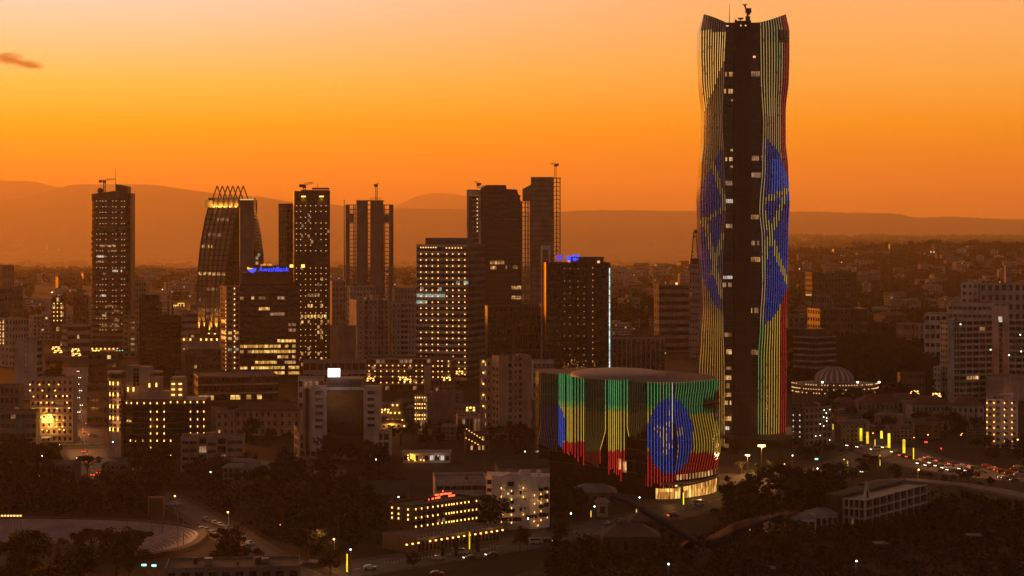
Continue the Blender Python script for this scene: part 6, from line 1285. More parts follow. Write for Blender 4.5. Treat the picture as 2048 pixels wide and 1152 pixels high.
b = bldg('stepped_white_tower', 'stepped white tower with orange-lit west side above the hospital', 1922, 1956, 1962, 566, 720, 74, 'white', cat='apartment block', L_=[dict(at=(0, .3, 0, 1), cols=1, rows=11, wf=.5, hf=.45, mull=1, glass='dark'), dict(at=(.3, .62, 0, 1), cols=1, rows=11, wf=.5, hf=.45, mull=1, glass='dark'), dict(at=(.62, 1, 0, 1), cols=1, rows=11, wf=.5, hf=.45, mull=1, glass='dark')])
box_part(b.root, 'stair_head', .5, 5, b.bl * .35, b.bl * .6, b.h - .9, wz(559, b.D), WALL['white'])
b = bldg('wide_pale_block', 'wide pale block with arched dark windows behind the hospital', 1957, 1960, 2110, 566, 720, 4, 'pale', cat='apartment block', F_=dict(cols=11, rows=8, wf=.55, hf=.55, mull=2, glass='dark'), plant=4)
b = bldg('podium_building', 'blank low hospital podium with a warm lit wall', 1971, 1972, 2110, 752, 800, -14, 'pink', cat='hospital', dl=20); point((wx(2020, 1240), gd(800) - 9, 5), 160, (1, .45, .1), .5)
b = bldg('stepped_annex', 'small stepped annex at the foot of the hospital end wall', 1867, 1880, 1890, 733, 800, 60, 'white', L_=dict(cols=2, rows=6, wf=.5, hf=.4, mull=1, glass='dark'))
b = bldg('hazy_slab', 'hazy wide brown slab block just east of the tallest tower', 1582, 1624, 1714, 545, 640, 20, 'brown', cat='apartment block', F_=dict(cols=14, rows=9, wf=.6, hf=.5, mode='join', glass='dark'), L_=dict(cols=7, rows=9, wf=.6, hf=.5, mode='join', glass='dark'), plant=4)
b = bldg('hazy_block', 'hazy block with a lit west edge and pale roof line among trees', 1610, 1624, 1664, 590, 670, 30, 'grey', cat='apartment block', L_=dict(cols=4, rows=5, wf=.6, hf=.5, mode='join', glass='dark'), F_=dict(cols=8, rows=4, wf=.5, hf=.5, mode='join', glass='dark')); lamps(b, b.TF, [(1612 + k * 2, 590) for k in range(6)], 1.2, 1.2, 'soft')
b = bldg('hazy_block', 'long low hazy block below the lit edge block', 1615, 1640, 1735, 618, 690, 14, 'brown', cat='apartment block', L_=dict(cols=5, rows=5, wf=.6, hf=.5, mode='join', glass='dark'), F_=dict(cols=14, rows=5, wf=.5, hf=.5, mode='join', glass='dark'))
b = bldg('small_block', 'small brown block among dark trees in the middle of the east slope', 1793, 1806, 1838, 646, 700, 24, 'pink', L_=dict(cols=3, rows=3, wf=.5, hf=.5, mode='join', glass='dark'), F_=dict(cols=6, rows=3, wf=.5, hf=.5, mode='join', glass='dark'))
b = bldg('small_block', 'small block with orange-lit end wall near the hospital wing', 1829, 1848, 1852, 648, 700, 74, 'pink', L_=dict(cols=2, rows=3, wf=.3, hf=.6, mode='join', glass='dark'))
b = bldg('small_block', 'brown mid-rise among trees uphill of the red roofed school', 1795, 1800, 1850, 745, 812, 6, 'brown', F_=dict(cols=8, rows=4, wf=.5, hf=.5, mode='obj', mull=1, glass='dark'))
b = bldg('far_tower', 'faint far tower on the skyline above the hospital', 2008, 2012, 2024, 530, 640, 8, 'pink', F_=dict(cols=3, rows=8, wf=.4, hf=.4, mode='join', glass='grey'))
b = bldg('far_block', 'faint square block on the ridge crest, largest on the skyline', 1777, 1780, 1810, 484, 540, 4, 'brown', F_=dict(cols=6, rows=4, wf=.5, hf=.4, mode='join', glass='grey'), top=62, zb=20)
b = bldg('far_block', 'faint low wide block on the ridge crest nearest the tallest tower', 1664, 1668, 1700, 498, 540, 4, 'brown', F_=dict(cols=6, rows=3, wf=.5, hf=.4, mode='join', glass='grey'), top=50, zb=10)
# elevated road on the east side
el = thing('elevated_road', 'unfinished elevated road deck on round piers above the dark slope', 'bridge', (0, 0, 0)); pts = [gp(1738, 1000), gp(1800, 990), gp(1880, 996), gp(1960, 1006), gp(2080, 1030)]
P_ = smooth_path(pts, 8); m = MB()
for a, c in zip(P_, P_[1:]):
    d = (c - a).normalized(); nr = Vector((d.y, -d.x)) * 4.5
    for z0, z1, f in ((5.2, 6.2, 1), (6.2, 7.0, 0)):
        if f: i = len(m.v); q = [a - nr, a + nr, c + nr, c - nr]; m.v += [(p.x, p.y, z0) for p in q] + [(p.x, p.y, z1) for p in q]; m.f += [(i, i + 1, i + 2, i + 3), (i + 4, i + 5, i + 6, i + 7), (i + 1, i + 2, i + 6, i + 5), (i + 3, i, i + 4, i + 7)]; m.m += [0] * 4
m.build('deck', WALL['grey'], el)
for k in range(0, len(P_), 4):
    m = MB(); m.tube([(P_[k].x, P_[k].y - 1, 0), (P_[k].x, P_[k].y - 1, 5.2)], .55, 10); m.build('pier', WALL['grey'], el)

b = bldg('flat_hall', 'long flat roofed hall with a pale roof at the lower frame edge below stadium', 318, 330, 600, 1136, 1215, 6, 'grey', 'dark', 'hall', dl=18, par=.5, plant=6, F_=dict(cols=10, rows=2, wf=.6, hf=.5, mull=2, glass='dark'))

# ================================================================ the stadium
st = thing('stadium', 'open oval stadium bowl with curved rows of concrete seating', 'stadium', (0, 0, 0))
SEAT = pmat('stand_concrete', (.3, .26, .27), .9, .3, 0, .1, 0)
def rimpt(t, f):
    c, s_ = math.cos(t), math.sin(t); e = 2 / 2.6
    return (SC_X + (SC_A - f) * math.copysign(abs(c) ** e, c), SC_Y + (SC_B - f) * math.copysign(abs(s_) ** e, s_))
ts = [R(-62 + k * 2) for k in range(122)]
NR = 13
for r_ in range(NR):
    f0, f1 = 2.6 + r_ * 1.15, 2.6 + (r_ + 1) * 1.15; z = 1.1 - r_ * .5; m = MB()
    for a, b in zip(ts, ts[1:]):
        p0, p1, p2, p3 = rimpt(a, f0), rimpt(b, f0), rimpt(b, f1), rimpt(a, f1)
        m.quad((*p0, z), (*p1, z), (*p2, z), (*p3, z)); m.quad((*p3, z), (*p2, z), (*p2, z - .5), (*p3, z - .5))
    m.build('seat_row', SEAT, st)
m = MB()
for a, b in zip(ts, ts[1:]):
    p0, p1, p2, p3 = rimpt(a, -.2), rimpt(b, -.2), rimpt(b, 2.59), rimpt(a, 2.59); m.quad((*p0, 1.5), (*p1, 1.5), (*p2, 1.5), (*p3, 1.5)); m.quad((*p0, 1.5), (*p1, 1.5), (*p1, -.2), (*p0, -.2)); m.quad((*p3, 1.5), (*p2, 1.5), (*p2, 1.1), (*p3, 1.1))
m.build('rim_walk', PAVE, st)
m = MB()
for a, b in zip(ts, ts[1:]):
    f = 2.6 + NR * 1.15; p0, p1 = rimpt(a, f), rimpt(b, f); m.quad((*p0, -5.0), (*p1, -5.0), (*p1, -6.2), (*p0, -6.2))
m.build('pit_wall', WALL['grey'], st)
for k, t in enumerate((R(-30), R(0), R(25), R(48), R(81), R(85.4), R(108))):
    m = MB(); p, q_ = Vector(rimpt(t, 1.0)), Vector(rimpt(t, 17.0)); d = (q_ - p).normalized(); n_ = Vector((d.y, -d.x)) * .55
    if k in (4, 5): n_ *= 1.5; q_ = q_ + Vector((-3.0, 0))
    m.quad((*(p - n_), 1.45), (*(p + n_), 1.45), (*(q_ + n_), -4.3), (*(q_ - n_), -4.3)); m.build('stair', WALL['pale'], st)
x_, y_ = wx(58, 733), 733.2; m = MB(); m.quad((x_ - 5, 729, -2.4), (x_ + 5, 729, -2.4), (x_ + 5, 725.4, -4.6), (x_ - 5, 725.4, -4.6)); m.build('tunnel_mouth', WALL['char'], st)
D = 712.0; sbd = thing('scoreboard', 'blank dark scoreboard on two posts at the rim of the stadium', 'scoreboard', (wx(312, D), D, 0)); s_ = D / F
box_part(sbd, 'panel', -15 * s_, 15 * s_, 0, .8, wz(1031, D), wz(996, D), WALL['char'])
q = MB(); z0, z1 = wz(1032, D), wz(995, D)
for xa, xb in ((-16, -14.6), (14.6, 16)): q.box(xa * s_, xb * s_, -.15, 1, z0, z1)
q.box(-16 * s_, 16 * s_, -.14, .99, z1, z1 + .3); q.build('frame', pmat('scoreboard_frame', (.16, .1, .05), .7), sbd)
q = MB(); q.box(-9 * s_, -8 * s_, .2, .6, 0, z0); q.box(12 * s_, 13 * s_, .2, .6, 0, z0); q.build('post', WALL['steel'], sbd)
for x, y in ((384, 1066), (396, 1084), (380, 1100)): X, Y = gp(x + 14, y + 6); point((X, Y, 7), 2600, (1, .38, .12), .3)
for k in range(7): x = 4 + k * 6.2; o = MB(); X, Y = gp(x, 1052); o.bar((0, 0, 0), (0, 0, 3.4), .12); rr = thing('rim_lamp', 'small lamp in the short line along the stadium rim', 'lamp', (X, Y, 0), 0, 'lamps along the stadium rim'); o.build('post', WALL['steel'], rr); box_part(rr, 'lamp_head', -.3, .3, -.3, .3, 3.4, 3.9, LAMP['warm'])

# ================================================================ trees
LEAF = [pmat('foliage_dark', (.018, .023, .011), .8, .5, 0, .2, 0, .2), pmat('foliage_olive', (.02, .02, .011), .8, .5, 0, .2, 0, .2), pmat('foliage_deep', (.011, .014, .009), .8, .5, 0, .2, 0, .2)]
BARK = pmat('bark', (.06, .045, .035), .95, .4, 0, .5, 0)
def leafset(r2, clumps, per, size, flat_=1.0):
    q = MB()
    for (cx, cy, cz, cr) in clumps:
        for _ in range(int(per * (cr / 2.0) ** 1.6) + 8):
            u = Vector((r2.gauss(0, 1), r2.gauss(0, 1), r2.gauss(0, 1))).normalized() * (cr * (r2.random() ** .45))
            p = Vector((cx, cy, cz)) + Vector((u.x, u.y, u.z * flat_)); n1 = Vector((r2.gauss(0, 1), r2.gauss(0, 1), r2.gauss(0, .7))).normalized(); n2 = n1.cross(Vector((r2.gauss(0, 1), r2.gauss(0, 1), r2.gauss(0, 1)))).normalized()
            s1, s2 = size * r2.uniform(.6, 1.3), size * r2.uniform(.35, .7); q.quad(tuple(p - n1 * s1), tuple(p + n2 * s2), tuple(p + n1 * s1), tuple(p - n2 * s2), 0)
    return q
def tree_proto(seed, kind, H):
    r2 = random.Random(seed); t = MB(); cl = []
    if kind == 'broad':
        th = H * .34; t.tube([(0, 0, 0), (r2.uniform(-.3, .3), r2.uniform(-.3, .3), th * .6), (r2.uniform(-.4, .4), 0, th)], [H * .03, H * .024, H * .02], 7)
        for k in range(15):
            a = r2.uniform(0, 6.28); rr = H * r2.uniform(.08, .36); z = H * r2.uniform(.4, .86); z -= rr * .25; cr = H * r2.uniform(.1, .18); cl.append((rr * math.cos(a), rr * math.sin(a), z, cr))
            if k < 8: t.tube([(0, 0, th * r2.uniform(.7, 1)), (rr * .5 * math.cos(a), rr * .5 * math.sin(a), (z + th) / 2), (rr * math.cos(a), rr * math.sin(a), z)], [H * .014, H * .009, H * .004], 5)
        cl.append((0, 0, H * .84, H * .16)); c = leafset(r2, cl, 70, .52)
    elif kind == 'flat':
        th = H * .6; t.tube([(0, 0, 0), (.2, 0, th * .5), (0, .1, th)], [H * .028, H * .022, H * .016], 7)
        for k in range(16):
            a = r2.uniform(0, 6.28); rr = H * r2.uniform(.05, .4); z = H * (.9 - .35 * (rr / H) ** 1.2 + r2.uniform(-.07, .03)); cl.append((rr * math.cos(a), rr * math.sin(a), z, H * r2.uniform(.09, .15)))
            t.tube([(0, 0, th * r2.uniform(.6, .98)), (rr * .6 * math.cos(a), rr * .6 * math.sin(a), z - H * .1), (rr * math.cos(a), rr * math.sin(a), z)], [H * .012, H * .008, H * .003], 5)
        c = leafset(r2, cl, 70, .5, .6)
    elif kind == 'cypress':
        t.tube([(0, 0, 0), (0, 0, H * .9)], [H * .02, H * .004], 6)
        for k in range(22):
            z = H * (.06 + .9 * k / 22); w = H * .1 * math.sin(math.pi * min(1, (.1 + z / H) ** .8)) + .2; a = r2.uniform(0, 6.28); cl.append((w * .35 * math.cos(a), w * .35 * math.sin(a), z, max(.5, w)))
        c = leafset(r2, cl, 60, .36, 1.3)
    elif kind == 'conifer':
        t.tube([(0, 0, 0), (0, 0, H * .97)], [H * .024, H * .003], 6)
        for k in range(12):
            z = H * (.16 + .8 * k / 12); w = H * .24 * (1 - k / 12.5)
            for j in range(5): a = j * 1.257 + k * .8 + r2.uniform(-.3, .3); rr = w * r2.uniform(.5, 1.0); cl.append((rr * math.cos(a), rr * math.sin(a), z - rr * .2, max(.45, w * .38)))
        c = leafset(r2, cl, 52, .42, .6)
    else:                                                     # palm
        t.tube([(0, 0, 0), (.3, 0, H * .45), (.1, .1, H * .88)], [.34, .26, .22], 8); c = MB()
        for k in range(20):
            a = k * 2.4; up = r2.uniform(-.2, .9); pts = [Vector((.1, .1, H * .88)) + Vector((math.cos(a), math.sin(a), 0)) * (s * 3.2) + Vector((0, 0, up * s * 2.6 - s * s * 2.6)) for s in (0, .3, .6, .85, 1)]
            for p, q_ in zip(pts, pts[1:]):
                d = (q_ - p).normalized(); sd = d.cross(Vector((0, 0, 1))).normalized()
                for sg in (-1, 1):
                    for u in (0, .5): b = p.lerp(q_, u); c.tri(tuple(b), tuple(b + d * .5), tuple(b + sd * sg * .9 + d * .5 + Vector((0, 0, -.35))))
    return t, c
PROTO = {}
def proto(kind, i):
    k = (kind, i)
    if k not in PROTO:
        H = {'broad': 11, 'flat': 12, 'cypress': 11, 'conifer': 14, 'palm': 10}[kind]; t, c = tree_proto(100 + i * 7 + len(kind), kind, H)
        PROTO[k] = (t.mesh('trunk', BARK), c.mesh('crown', LEAF[i % 3]), H)
    return PROTO[k]
NAMES = {'broad': 'broadleaf_tree', 'flat': 'umbrella_tree', 'cypress': 'cypress_tree', 'conifer': 'conifer_tree', 'palm': 'palm_tree'}
def tree(kind, i, x, y, H, label, group=None, z=None):
    tm_, cm_, H0 = proto(kind, i); r = thing(NAMES[kind], label, 'tree', (x, y, terrain(x, y) if z is None else z), rng.uniform(0, 6.28), group); s_ = H / H0; r.scale = (s_ * rng.uniform(.9, 1.15), s_ * rng.uniform(.9, 1.15), s_)
    link('trunk', tm_, r); link('crown', cm_, r); return r
def inside(p, poly):
    x, y = p; c = False
    for (x0, y0), (x1, y1) in zip(poly, poly[1:] + poly[:1]):
        if (y0 > y) != (y1 > y) and x < (x1 - x0) * (y - y0) / (y1 - y0) + x0: c = not c
    return c
ROADS = [(AVENUE, 13), (SIDE_ST, 9), (BOULEV, 13), (RIGHT_ST, 17), (CROSS_ST, 8)]
RP = [(smooth_path(p, 12), w) for p, w in ROADS]
FOOT = []
for o in COL.objects:                                             # keep trunks out of the buildings
    if o.parent is None and o.type == 'EMPTY' and o.get('category') not in ('tree', 'crane', 'cloud', 'stadium', 'lamp'):
        lo, hi = Vector((1e9, 1e9)), Vector((-1e9, -1e9)); c_, s_ = math.cos(o.rotation_euler[2]), math.sin(o.rotation_euler[2])
        for ch in o.children:
            if ch.name.split('.')[0] in ('wall', 'podium_wall', 'glass_wall', 'round_tower', 'drum_wall', 'ring_wall', 'floor_slab', 'core', 'curved_glass'):
                for v in ch.data.vertices: lo.x = min(lo.x, v.co.x); lo.y = min(lo.y, v.co.y); hi.x = max(hi.x, v.co.x); hi.y = max(hi.y, v.co.y)
        if lo.x < 1e8: FOOT.append((o.location.x, o.location.y, c_, s_, lo.x, lo.y, hi.x, hi.y))
def free(x, y, rad=1.5, roads=True):
    if roads:
        for P_, w in RP:
            for p in P_:
                if abs(p.x - x) < w + 8 and abs(p.y - y) < w + 12 and (p.x - x) ** 2 + (p.y - y) ** 2 < (w + rad) ** 2: return False
    for ox, oy, c, s, x0, y0, x1, y1 in FOOT:
        dx, dy = x - ox, y - oy; u, v = dx * c + dy * s, -dx * s + dy * c
        if x0 - rad < u < x1 + rad and y0 - rad < v < y1 + rad: return False
    return True
def wood(poly, n, hs, kinds, label, group, seed, sep=4.0):
    r2 = random.Random(seed); bx = [p[0] for p in poly]; by = [p[1] for p in poly]; got = []; tries = 0
    g0, g1 = gd(max(by)), gd(min(by))
    while len(got) < n and tries < n * 60:
        tries += 1; D = r2.uniform(g0, g1); y = HY + CAMH * F / D; x = r2.uniform(min(bx), max(bx))
        if not inside((x, y), poly): continue
        X = wx(x, D)
        if any((X - a) ** 2 + (D - b) ** 2 < sep * sep for a, b in got) or not free(X, D, 2.2): continue
        got.append((X, D)); k = r2.choice(kinds); hh = r2.uniform(*hs); q3 = (hh - hs[0]) / (hs[1] - hs[0]); sz = 'low ' if q3 < .33 else ('mid-sized ' if q3 < .67 else 'tall ')
        tree(k, r2.randrange(3), X, D, hh, label % (sz + {'broad': 'bushy', 'flat': 'flat crowned', 'cypress': 'narrow', 'conifer': 'pointed', 'palm': 'palm'}[k]), group)
B3 = ['broad', 'broad', 'flat']
wood([(-20, 905), (60, 915), (125, 925), (165, 960), (185, 1025), (-20, 1030)], 46, (9, 14), B3 + ['conifer'], 'dark %s tree in the park behind the stadium stand', 'trees in the park behind the stadium', 11)
wood([(215, 915), (330, 950), (350, 985), (300, 1025), (205, 1028), (200, 960)], 36, (9, 15), B3, 'dark %s tree between the avenue and the scoreboard', 'trees between avenue and scoreboard', 12)
wood([(355, 950), (580, 935), (690, 965), (760, 1010), (740, 1075), (640, 1095), (520, 1075), (430, 1020), (350, 985)], 52, (8, 13), B3 + ['conifer'], 'dark %s tree in the gardens below the beige office', 'trees in the gardens below the beige office', 13)
wood([(-10, 1140), (60, 1115), (130, 1095), (250, 1092), (285, 1118), (285, 1200), (-10, 1240)], 24, (9, 14), B3 + ['cypress', 'palm'], 'dark %s tree in front of the stadium field', 'trees in front of the stadium field', 14, 5)
wood([(425, 1100), (470, 1110), (560, 1150), (425, 1150)], 7, (7, 11), B3, 'dark %s tree in the wedge between stadium and side street', 'trees between stadium and side street', 31, 5)
wood([(560, 1085), (660, 1095), (690, 1120), (620, 1140), (540, 1105)], 8, (7, 10), B3, 'dark %s tree above the orange street corner', 'trees above the orange street corner', 32, 5)
wood([(470, 838), (590, 838), (590, 900), (480, 900)], 8, (8, 12), B3, 'dark %s tree before the old hipped roof building', 'trees before the old building', 15)
wood([(780, 880), (925, 868), (930, 890), (800, 905)], 9, (7, 11), B3, 'dark %s tree behind the glowing restaurant', 'trees behind the restaurant', 16)
wood([(960, 882), (1075, 880), (1085, 925), (990, 930)], 12, (8, 12), B3 + ['conifer'], 'dark %s tree at the foot of the beige tower', 'trees at the foot of the beige tower', 17)
wood([(1100, 985), (1150, 960), (1190, 975), (1150, 1055), (1105, 1060)], 13, (8, 12), B3, 'dark %s tree between white balconied building and striped hall', 'trees between white building and hall', 18)
wood([(1435, 985), (1500, 1010), (1580, 990), (1590, 1060), (1520, 1080), (1440, 1050)], 16, (11, 15), ['broad', 'broad', 'flat'], 'big dark %s tree beside the lit hall entrance', 'big trees beside the hall entrance', 19, 6)
wood([(1590, 985), (1690, 968), (1690, 1015), (1590, 1030)], 14, (9, 13), B3, 'dark %s tree behind the gabled school block', 'trees behind the gabled school block', 20)
wood([(1090, 1105), (1330, 1112), (1480, 1095), (1700, 1085), (1720, 1130), (1560, 1200), (1100, 1200)], 38, (6, 11), B3, 'dark %s tree in the black belt under the flying bird', 'trees in the dark belt under the bird', 21)
wood([(1700, 1075), (1850, 1050), (2060, 1040), (2060, 1085), (1840, 1105)], 22, (5, 9), B3, 'dark %s tree on the slope below the elevated road', 'trees below the elevated road', 22)
wood([(1690, 690), (1860, 690), (1870, 790), (1780, 800), (1700, 740)], 40, (10, 16), B3 + ['conifer'], 'dark %s tree in the wood between rotunda and hospital', 'trees between rotunda and hospital', 23, 9)
wood([(1590, 640), (1760, 640), (1850, 690), (1700, 700), (1590, 690)], 26, (10, 16), B3, 'dark hazy %s tree on the slope past the rotunda', 'trees on the slope past the rotunda', 24, 12)
wood([(1225, 640), (1310, 640), (1310, 668), (1225, 668)], 22, (22, 34), ['broad', 'broad', 'conifer'], 'tall dark %s tree in the grove beside the white light line', 'trees in the grove by the white light line', 25, 10)
wood([(1640, 838), (1780, 850), (1960, 850), (1950, 880), (1800, 872), (1660, 855)], 24, (8, 12), B3 + ['cypress'], 'dark %s tree in front of the red roofed school', 'trees in front of the red roofed school', 26)
wood([(1900, 895), (2060, 905), (2060, 935), (1930, 925)], 10, (7, 10), B3, 'dark %s tree between white lamp tower and the traffic', 'trees by the white lamp tower', 27)
wood([(90, 745), (235, 740), (240, 790), (150, 800), (90, 775)], 18, (9, 14), B3, 'dim %s tree along the far stretch of the avenue', 'trees along the far avenue', 28, 6)
wood([(180, 850), (208, 850), (230, 905), (205, 912)], 8, (9, 13), B3, 'dark %s tree at the junction by the round-cornered stair tower', 'trees at the avenue junction', 29, 3)
wood([(700, 905), (780, 880), (800, 945), (700, 950)], 10, (7, 11), B3, 'dark %s tree before the podium of the stone clad office', 'trees before the stone clad office', 30)
wood([(1440, 928), (1560, 925), (1590, 960), (1450, 972)], 9, (4, 7), B3, 'small dark %s tree on the plaza by the mast lights', 'small trees by the mast lights', 33, 3)
wood([(1590, 912), (1690, 905), (1760, 935), (1700, 965), (1600, 960)], 26, (3.5, 7), B3 + ['cypress'], 'small dark %s tree on the plaza before the elevated road', 'small plaza trees before the elevated road', 34, 3)
wood([(1780, 940), (1990, 958), (1990, 985), (1790, 975)], 18, (3, 6), B3, 'low dark %s tree between the traffic and the elevated road', 'trees between traffic and elevated road', 35, 3)
for kind, i, px_, py, H, lb in (('broad', 0, 982, 1064, 13.5, 'round dark tree in front of the long white wing, beside gold balconies'), ('cypress', 0, 912, 1112, 6.5, 'narrow dark cypress on the verge before the lamp-lined arcade'), ('cypress', 1, 885, 1118, 6, 'slimmer cypress on the verge west of the thickest one'), ('cypress', 2, 955, 1104, 6, 'small cypress beside the single yellow light column'),
        ('broad', 1, 1040, 1105, 9, 'bushy street tree under the white balconied building'), ('broad', 2, 825, 1140, 6, 'low bushy tree on the median before the lamp arcade'), ('broad', 0, 660, 1150, 8, 'bushy tree beside the orange-lit street corner'), ('cypress', 1, 116, 1112, 11, 'tall dark cypress standing before the stadium steps'), ('palm', 0, 151, 1150, 9, 'palm tree standing before the brown stadium field'), ('flat', 0, 175, 965, 12, 'flat crowned tree leaning over the avenue at the junction'),
        ('conifer', 0, 1994, 792, 15, 'dark conifer standing against the blank hospital podium'), ('broad', 1, 1120, 1095, 9, 'bushy tree by the boulevard east of white balconies'), ('broad', 2, 470, 1105, 9, 'dark tree in the island between parked cars and stadium'), ('broad', 0, 660, 935, 15, 'large dark tree against the podium of the stone clad office'), ('conifer', 1, 750, 935, 11, 'dark conifer at the corner of the stone clad office')):
    X, D = gp(px_, py); tree(kind, i, X, D, H, lb)
# far trees standing up from the hazy plain: single ones that show, the rest one wood
FT = []
for i in range(44):
    x, y = (rng.uniform(262, 385), rng.uniform(573, 583)) if i < 14 else ((rng.uniform(1590, 2048), rng.uniform(560, 640)) if i < 34 else (rng.uniform(1120, 1300), rng.uniform(575, 600)))
    D = gdt(x, y); X = wx(x, D); tree(rng.choice(['broad', 'flat', 'broad']), i % 3, X, D, rng.uniform(14, 24) if i < 14 else rng.uniform(11, 17), ['hazy tree on the faint tree line behind the round tower', 'hazy tree among houses on the far east slope', 'hazy tree on the far plain beside the telecom mast'][0 if i < 14 else (1 if i < 34 else 2)], ['tree line behind the round tower', 'trees among houses on the east slope', 'trees on the far plain'][0 if i < 14 else (1 if i < 34 else 2)])
q = MB(); r2 = random.Random(77)
def puff(X, D, s_):
    z0 = terrain(X, D)
    for _ in range(26):
        p = Vector((X + r2.gauss(0, s_ * .5), D + r2.gauss(0, s_ * .5), z0 + s_ * r2.uniform(.15, 1.0))); n1 = Vector((r2.gauss(0, 1), r2.gauss(0, .4), r2.gauss(0, 1))).normalized() * s_ * .3; n2 = n1.cross(Vector((r2.gauss(0, .3), 1, r2.gauss(0, .3)))).normalized() * s_ * .22
        q.quad(tuple(p - n1), tuple(p + n2), tuple(p + n1), tuple(p - n2), 0)
for i_ in range(3400):
    D = r2.uniform(2000, 7800) if i_ < 800 else r2.uniform(7000, 18500); x = r2.uniform(-60, 2110); X = wx(x, D)
    if not free(X, D, 6, False): continue
    if x < 700 and D < 2600 and r2.random() < .6: continue
    puff(X, D, r2.uniform(7, 14) if D < 4000 else (r2.uniform(9, 17) if D < 8000 else r2.uniform(14, 30)))
for _ in range(1500):
    D = r2.uniform(1150, 5200); x = r2.uniform(1585, 2110); X = wx(x, D)
    if free(X, D, 5, False) and not (D < 1500 and x > 1860): puff(X, D, r2.uniform(6, 13))
tag(q.build('woodland', LEAF[1]), 'dark scattered woods between the far houses of the plain', 'woods', kind='stuff')
# dark undergrowth on the slopes near the camera
q = MB()
def bush(X, D, s_):
    for _ in range(int(10 + s_ * 8)):
        p = Vector((X + r2.gauss(0, s_ * .5), D + r2.gauss(0, s_ * .5), s_ * r2.uniform(.1, .7))); n1 = Vector((r2.gauss(0, 1), r2.gauss(0, 1), r2.gauss(0, .8))).normalized() * (.25 + s_ * .12); n2 = n1.cross(Vector((r2.gauss(0, 1), r2.gauss(0, 1), r2.gauss(0, 1)))).normalized() * (.2 + s_ * .09)
        q.quad(tuple(p - n1), tuple(p + n2), tuple(p + n1), tuple(p - n2), 0)
for poly, n in (([(1100, 1075), (1700, 1060), (2060, 1030), (2060, 1240), (1100, 1240)], 900), ([(360, 950), (800, 950), (760, 1090), (500, 1090)], 500), ([(-20, 915), (340, 950), (340, 1030), (-20, 1030)], 450), ([(1440, 1000), (1860, 985), (2060, 1010), (2060, 1050), (1440, 1090)], 400)):
    g0, g1 = gd(max(p[1] for p in poly)), gd(min(p[1] for p in poly)); c = 0
    while c < n:
        c += 1; D = r2.uniform(g0, g1); y = HY + CAMH * F / D; x = r2.uniform(min(p[0] for p in poly), max(p[0] for p in poly))
        if inside((x, y), poly) and free(wx(x, D), D, .5) and bowl(wx(x, D), D) > 1.03: bush(wx(x, D), D, r2.uniform(1.2, 4.2))
tag(q.build('undergrowth', LEAF[2]), 'dark scrub and bushes on the slopes and gardens', 'undergrowth', kind='stuff')

# ================================================================ the far town: small houses
HOUSE = []
for i in range(6):
    m = MB(); w_, d_, h_ = rng.uniform(9, 22), rng.uniform(8, 14), rng.uniform(3.5, 12)
    m.box(-w_ / 2, w_ / 2, 0, d_, -3, h_, 0); e = .5; t = MB(); kk = d_ / 2
    v = [(-w_ / 2 - e, -e, h_), (w_ / 2 + e, -e, h_), (w_ / 2 + e, d_ + e, h_), (-w_ / 2 - e, d_ + e, h_), (-w_ / 2 + 1, kk, h_ + 1.8), (w_ / 2 - 1, kk, h_ + 1.8)]
    t.v = v; t.f = [(0, 1, 5, 4), (2, 3, 4, 5), (0, 4, 3), (1, 2, 5)]; t.m = [0] * 4
    wn = MB(); fl = max(1, round(h_ / 3.2))
    for r_ in range(fl):
        for c in range(int(w_ / 3)): x = -w_ / 2 + 1 + c * 3; z = r_ * h_ / fl + .9; wn.quad((x, -.06, z), (x + 1.5, -.06, z), (x + 1.5, -.06, z + 1.4), (x, -.06, z + 1.4))
    HOUSE.append((m.mesh('wall', WALL[('grey', 'beige', 'pink', 'brown', 'grey', 'beige')[i]]), t.mesh('roof', ROOF[('tin', 'red', 'tin', 'brown', 'felt', 'dark')[i]]), wn.mesh('glazing', GLASS['dark'])))
for i in range(4):                                             # taller far blocks, three to eight storeys
    m = MB(); w_, d_, fl = (16, 22, 30, 13)[i], 13, (5, 4, 6, 8)[i]; h_ = fl * 3.1 + 1; m.box(-w_ / 2, w_ / 2, 0, d_, -6, h_, 0); m.box(-w_ * .2, w_ * .1, 3, 8, h_, h_ + 2.6, 0)
    t = MB(); t.quad((-w_ / 2 + .3, .3, h_ + .01), (w_ / 2 - .3, .3, h_ + .01), (w_ / 2 - .3, d_ - .3, h_ + .01), (-w_ / 2 + .3, d_ - .3, h_ + .01))
    for e in (-w_ / 2, w_ / 2 - .25): t.box(e + .01, e + .24, .01, d_ - .01, h_ + .02, h_ + .8)
    wn = MB()
    for r_ in range(fl):
        for c in range(int(w_ / 3)):
            x = -w_ / 2 + .9 + c * 3; z = r_ * 3.1 + 1.2; wn.quad((x, -.06, z), (x + 1.7, -.06, z), (x + 1.7, -.06, z + 1.5), (x, -.06, z + 1.5), 1 if (r_ * 7 + c * 5 + i) % 13 == 0 else 0)
        for c in range(4): y = .9 + c * 3; z = r_ * 3.1 + 1.2; wn.quad((-w_ / 2 - .06, y, z), (-w_ / 2 - .06, y + 1.4, z), (-w_ / 2 - .06, y + 1.4, z + 1.5), (-w_ / 2 - .06, y, z + 1.5), 0)
    HOUSE.append((m.mesh('wall', WALL[('pale', 'white', 'pale', 'pink')[i]]), t.mesh('roof', ROOF['felt']), wn.mesh('glazing', [GLASS['dark'], LIT['warm']])))
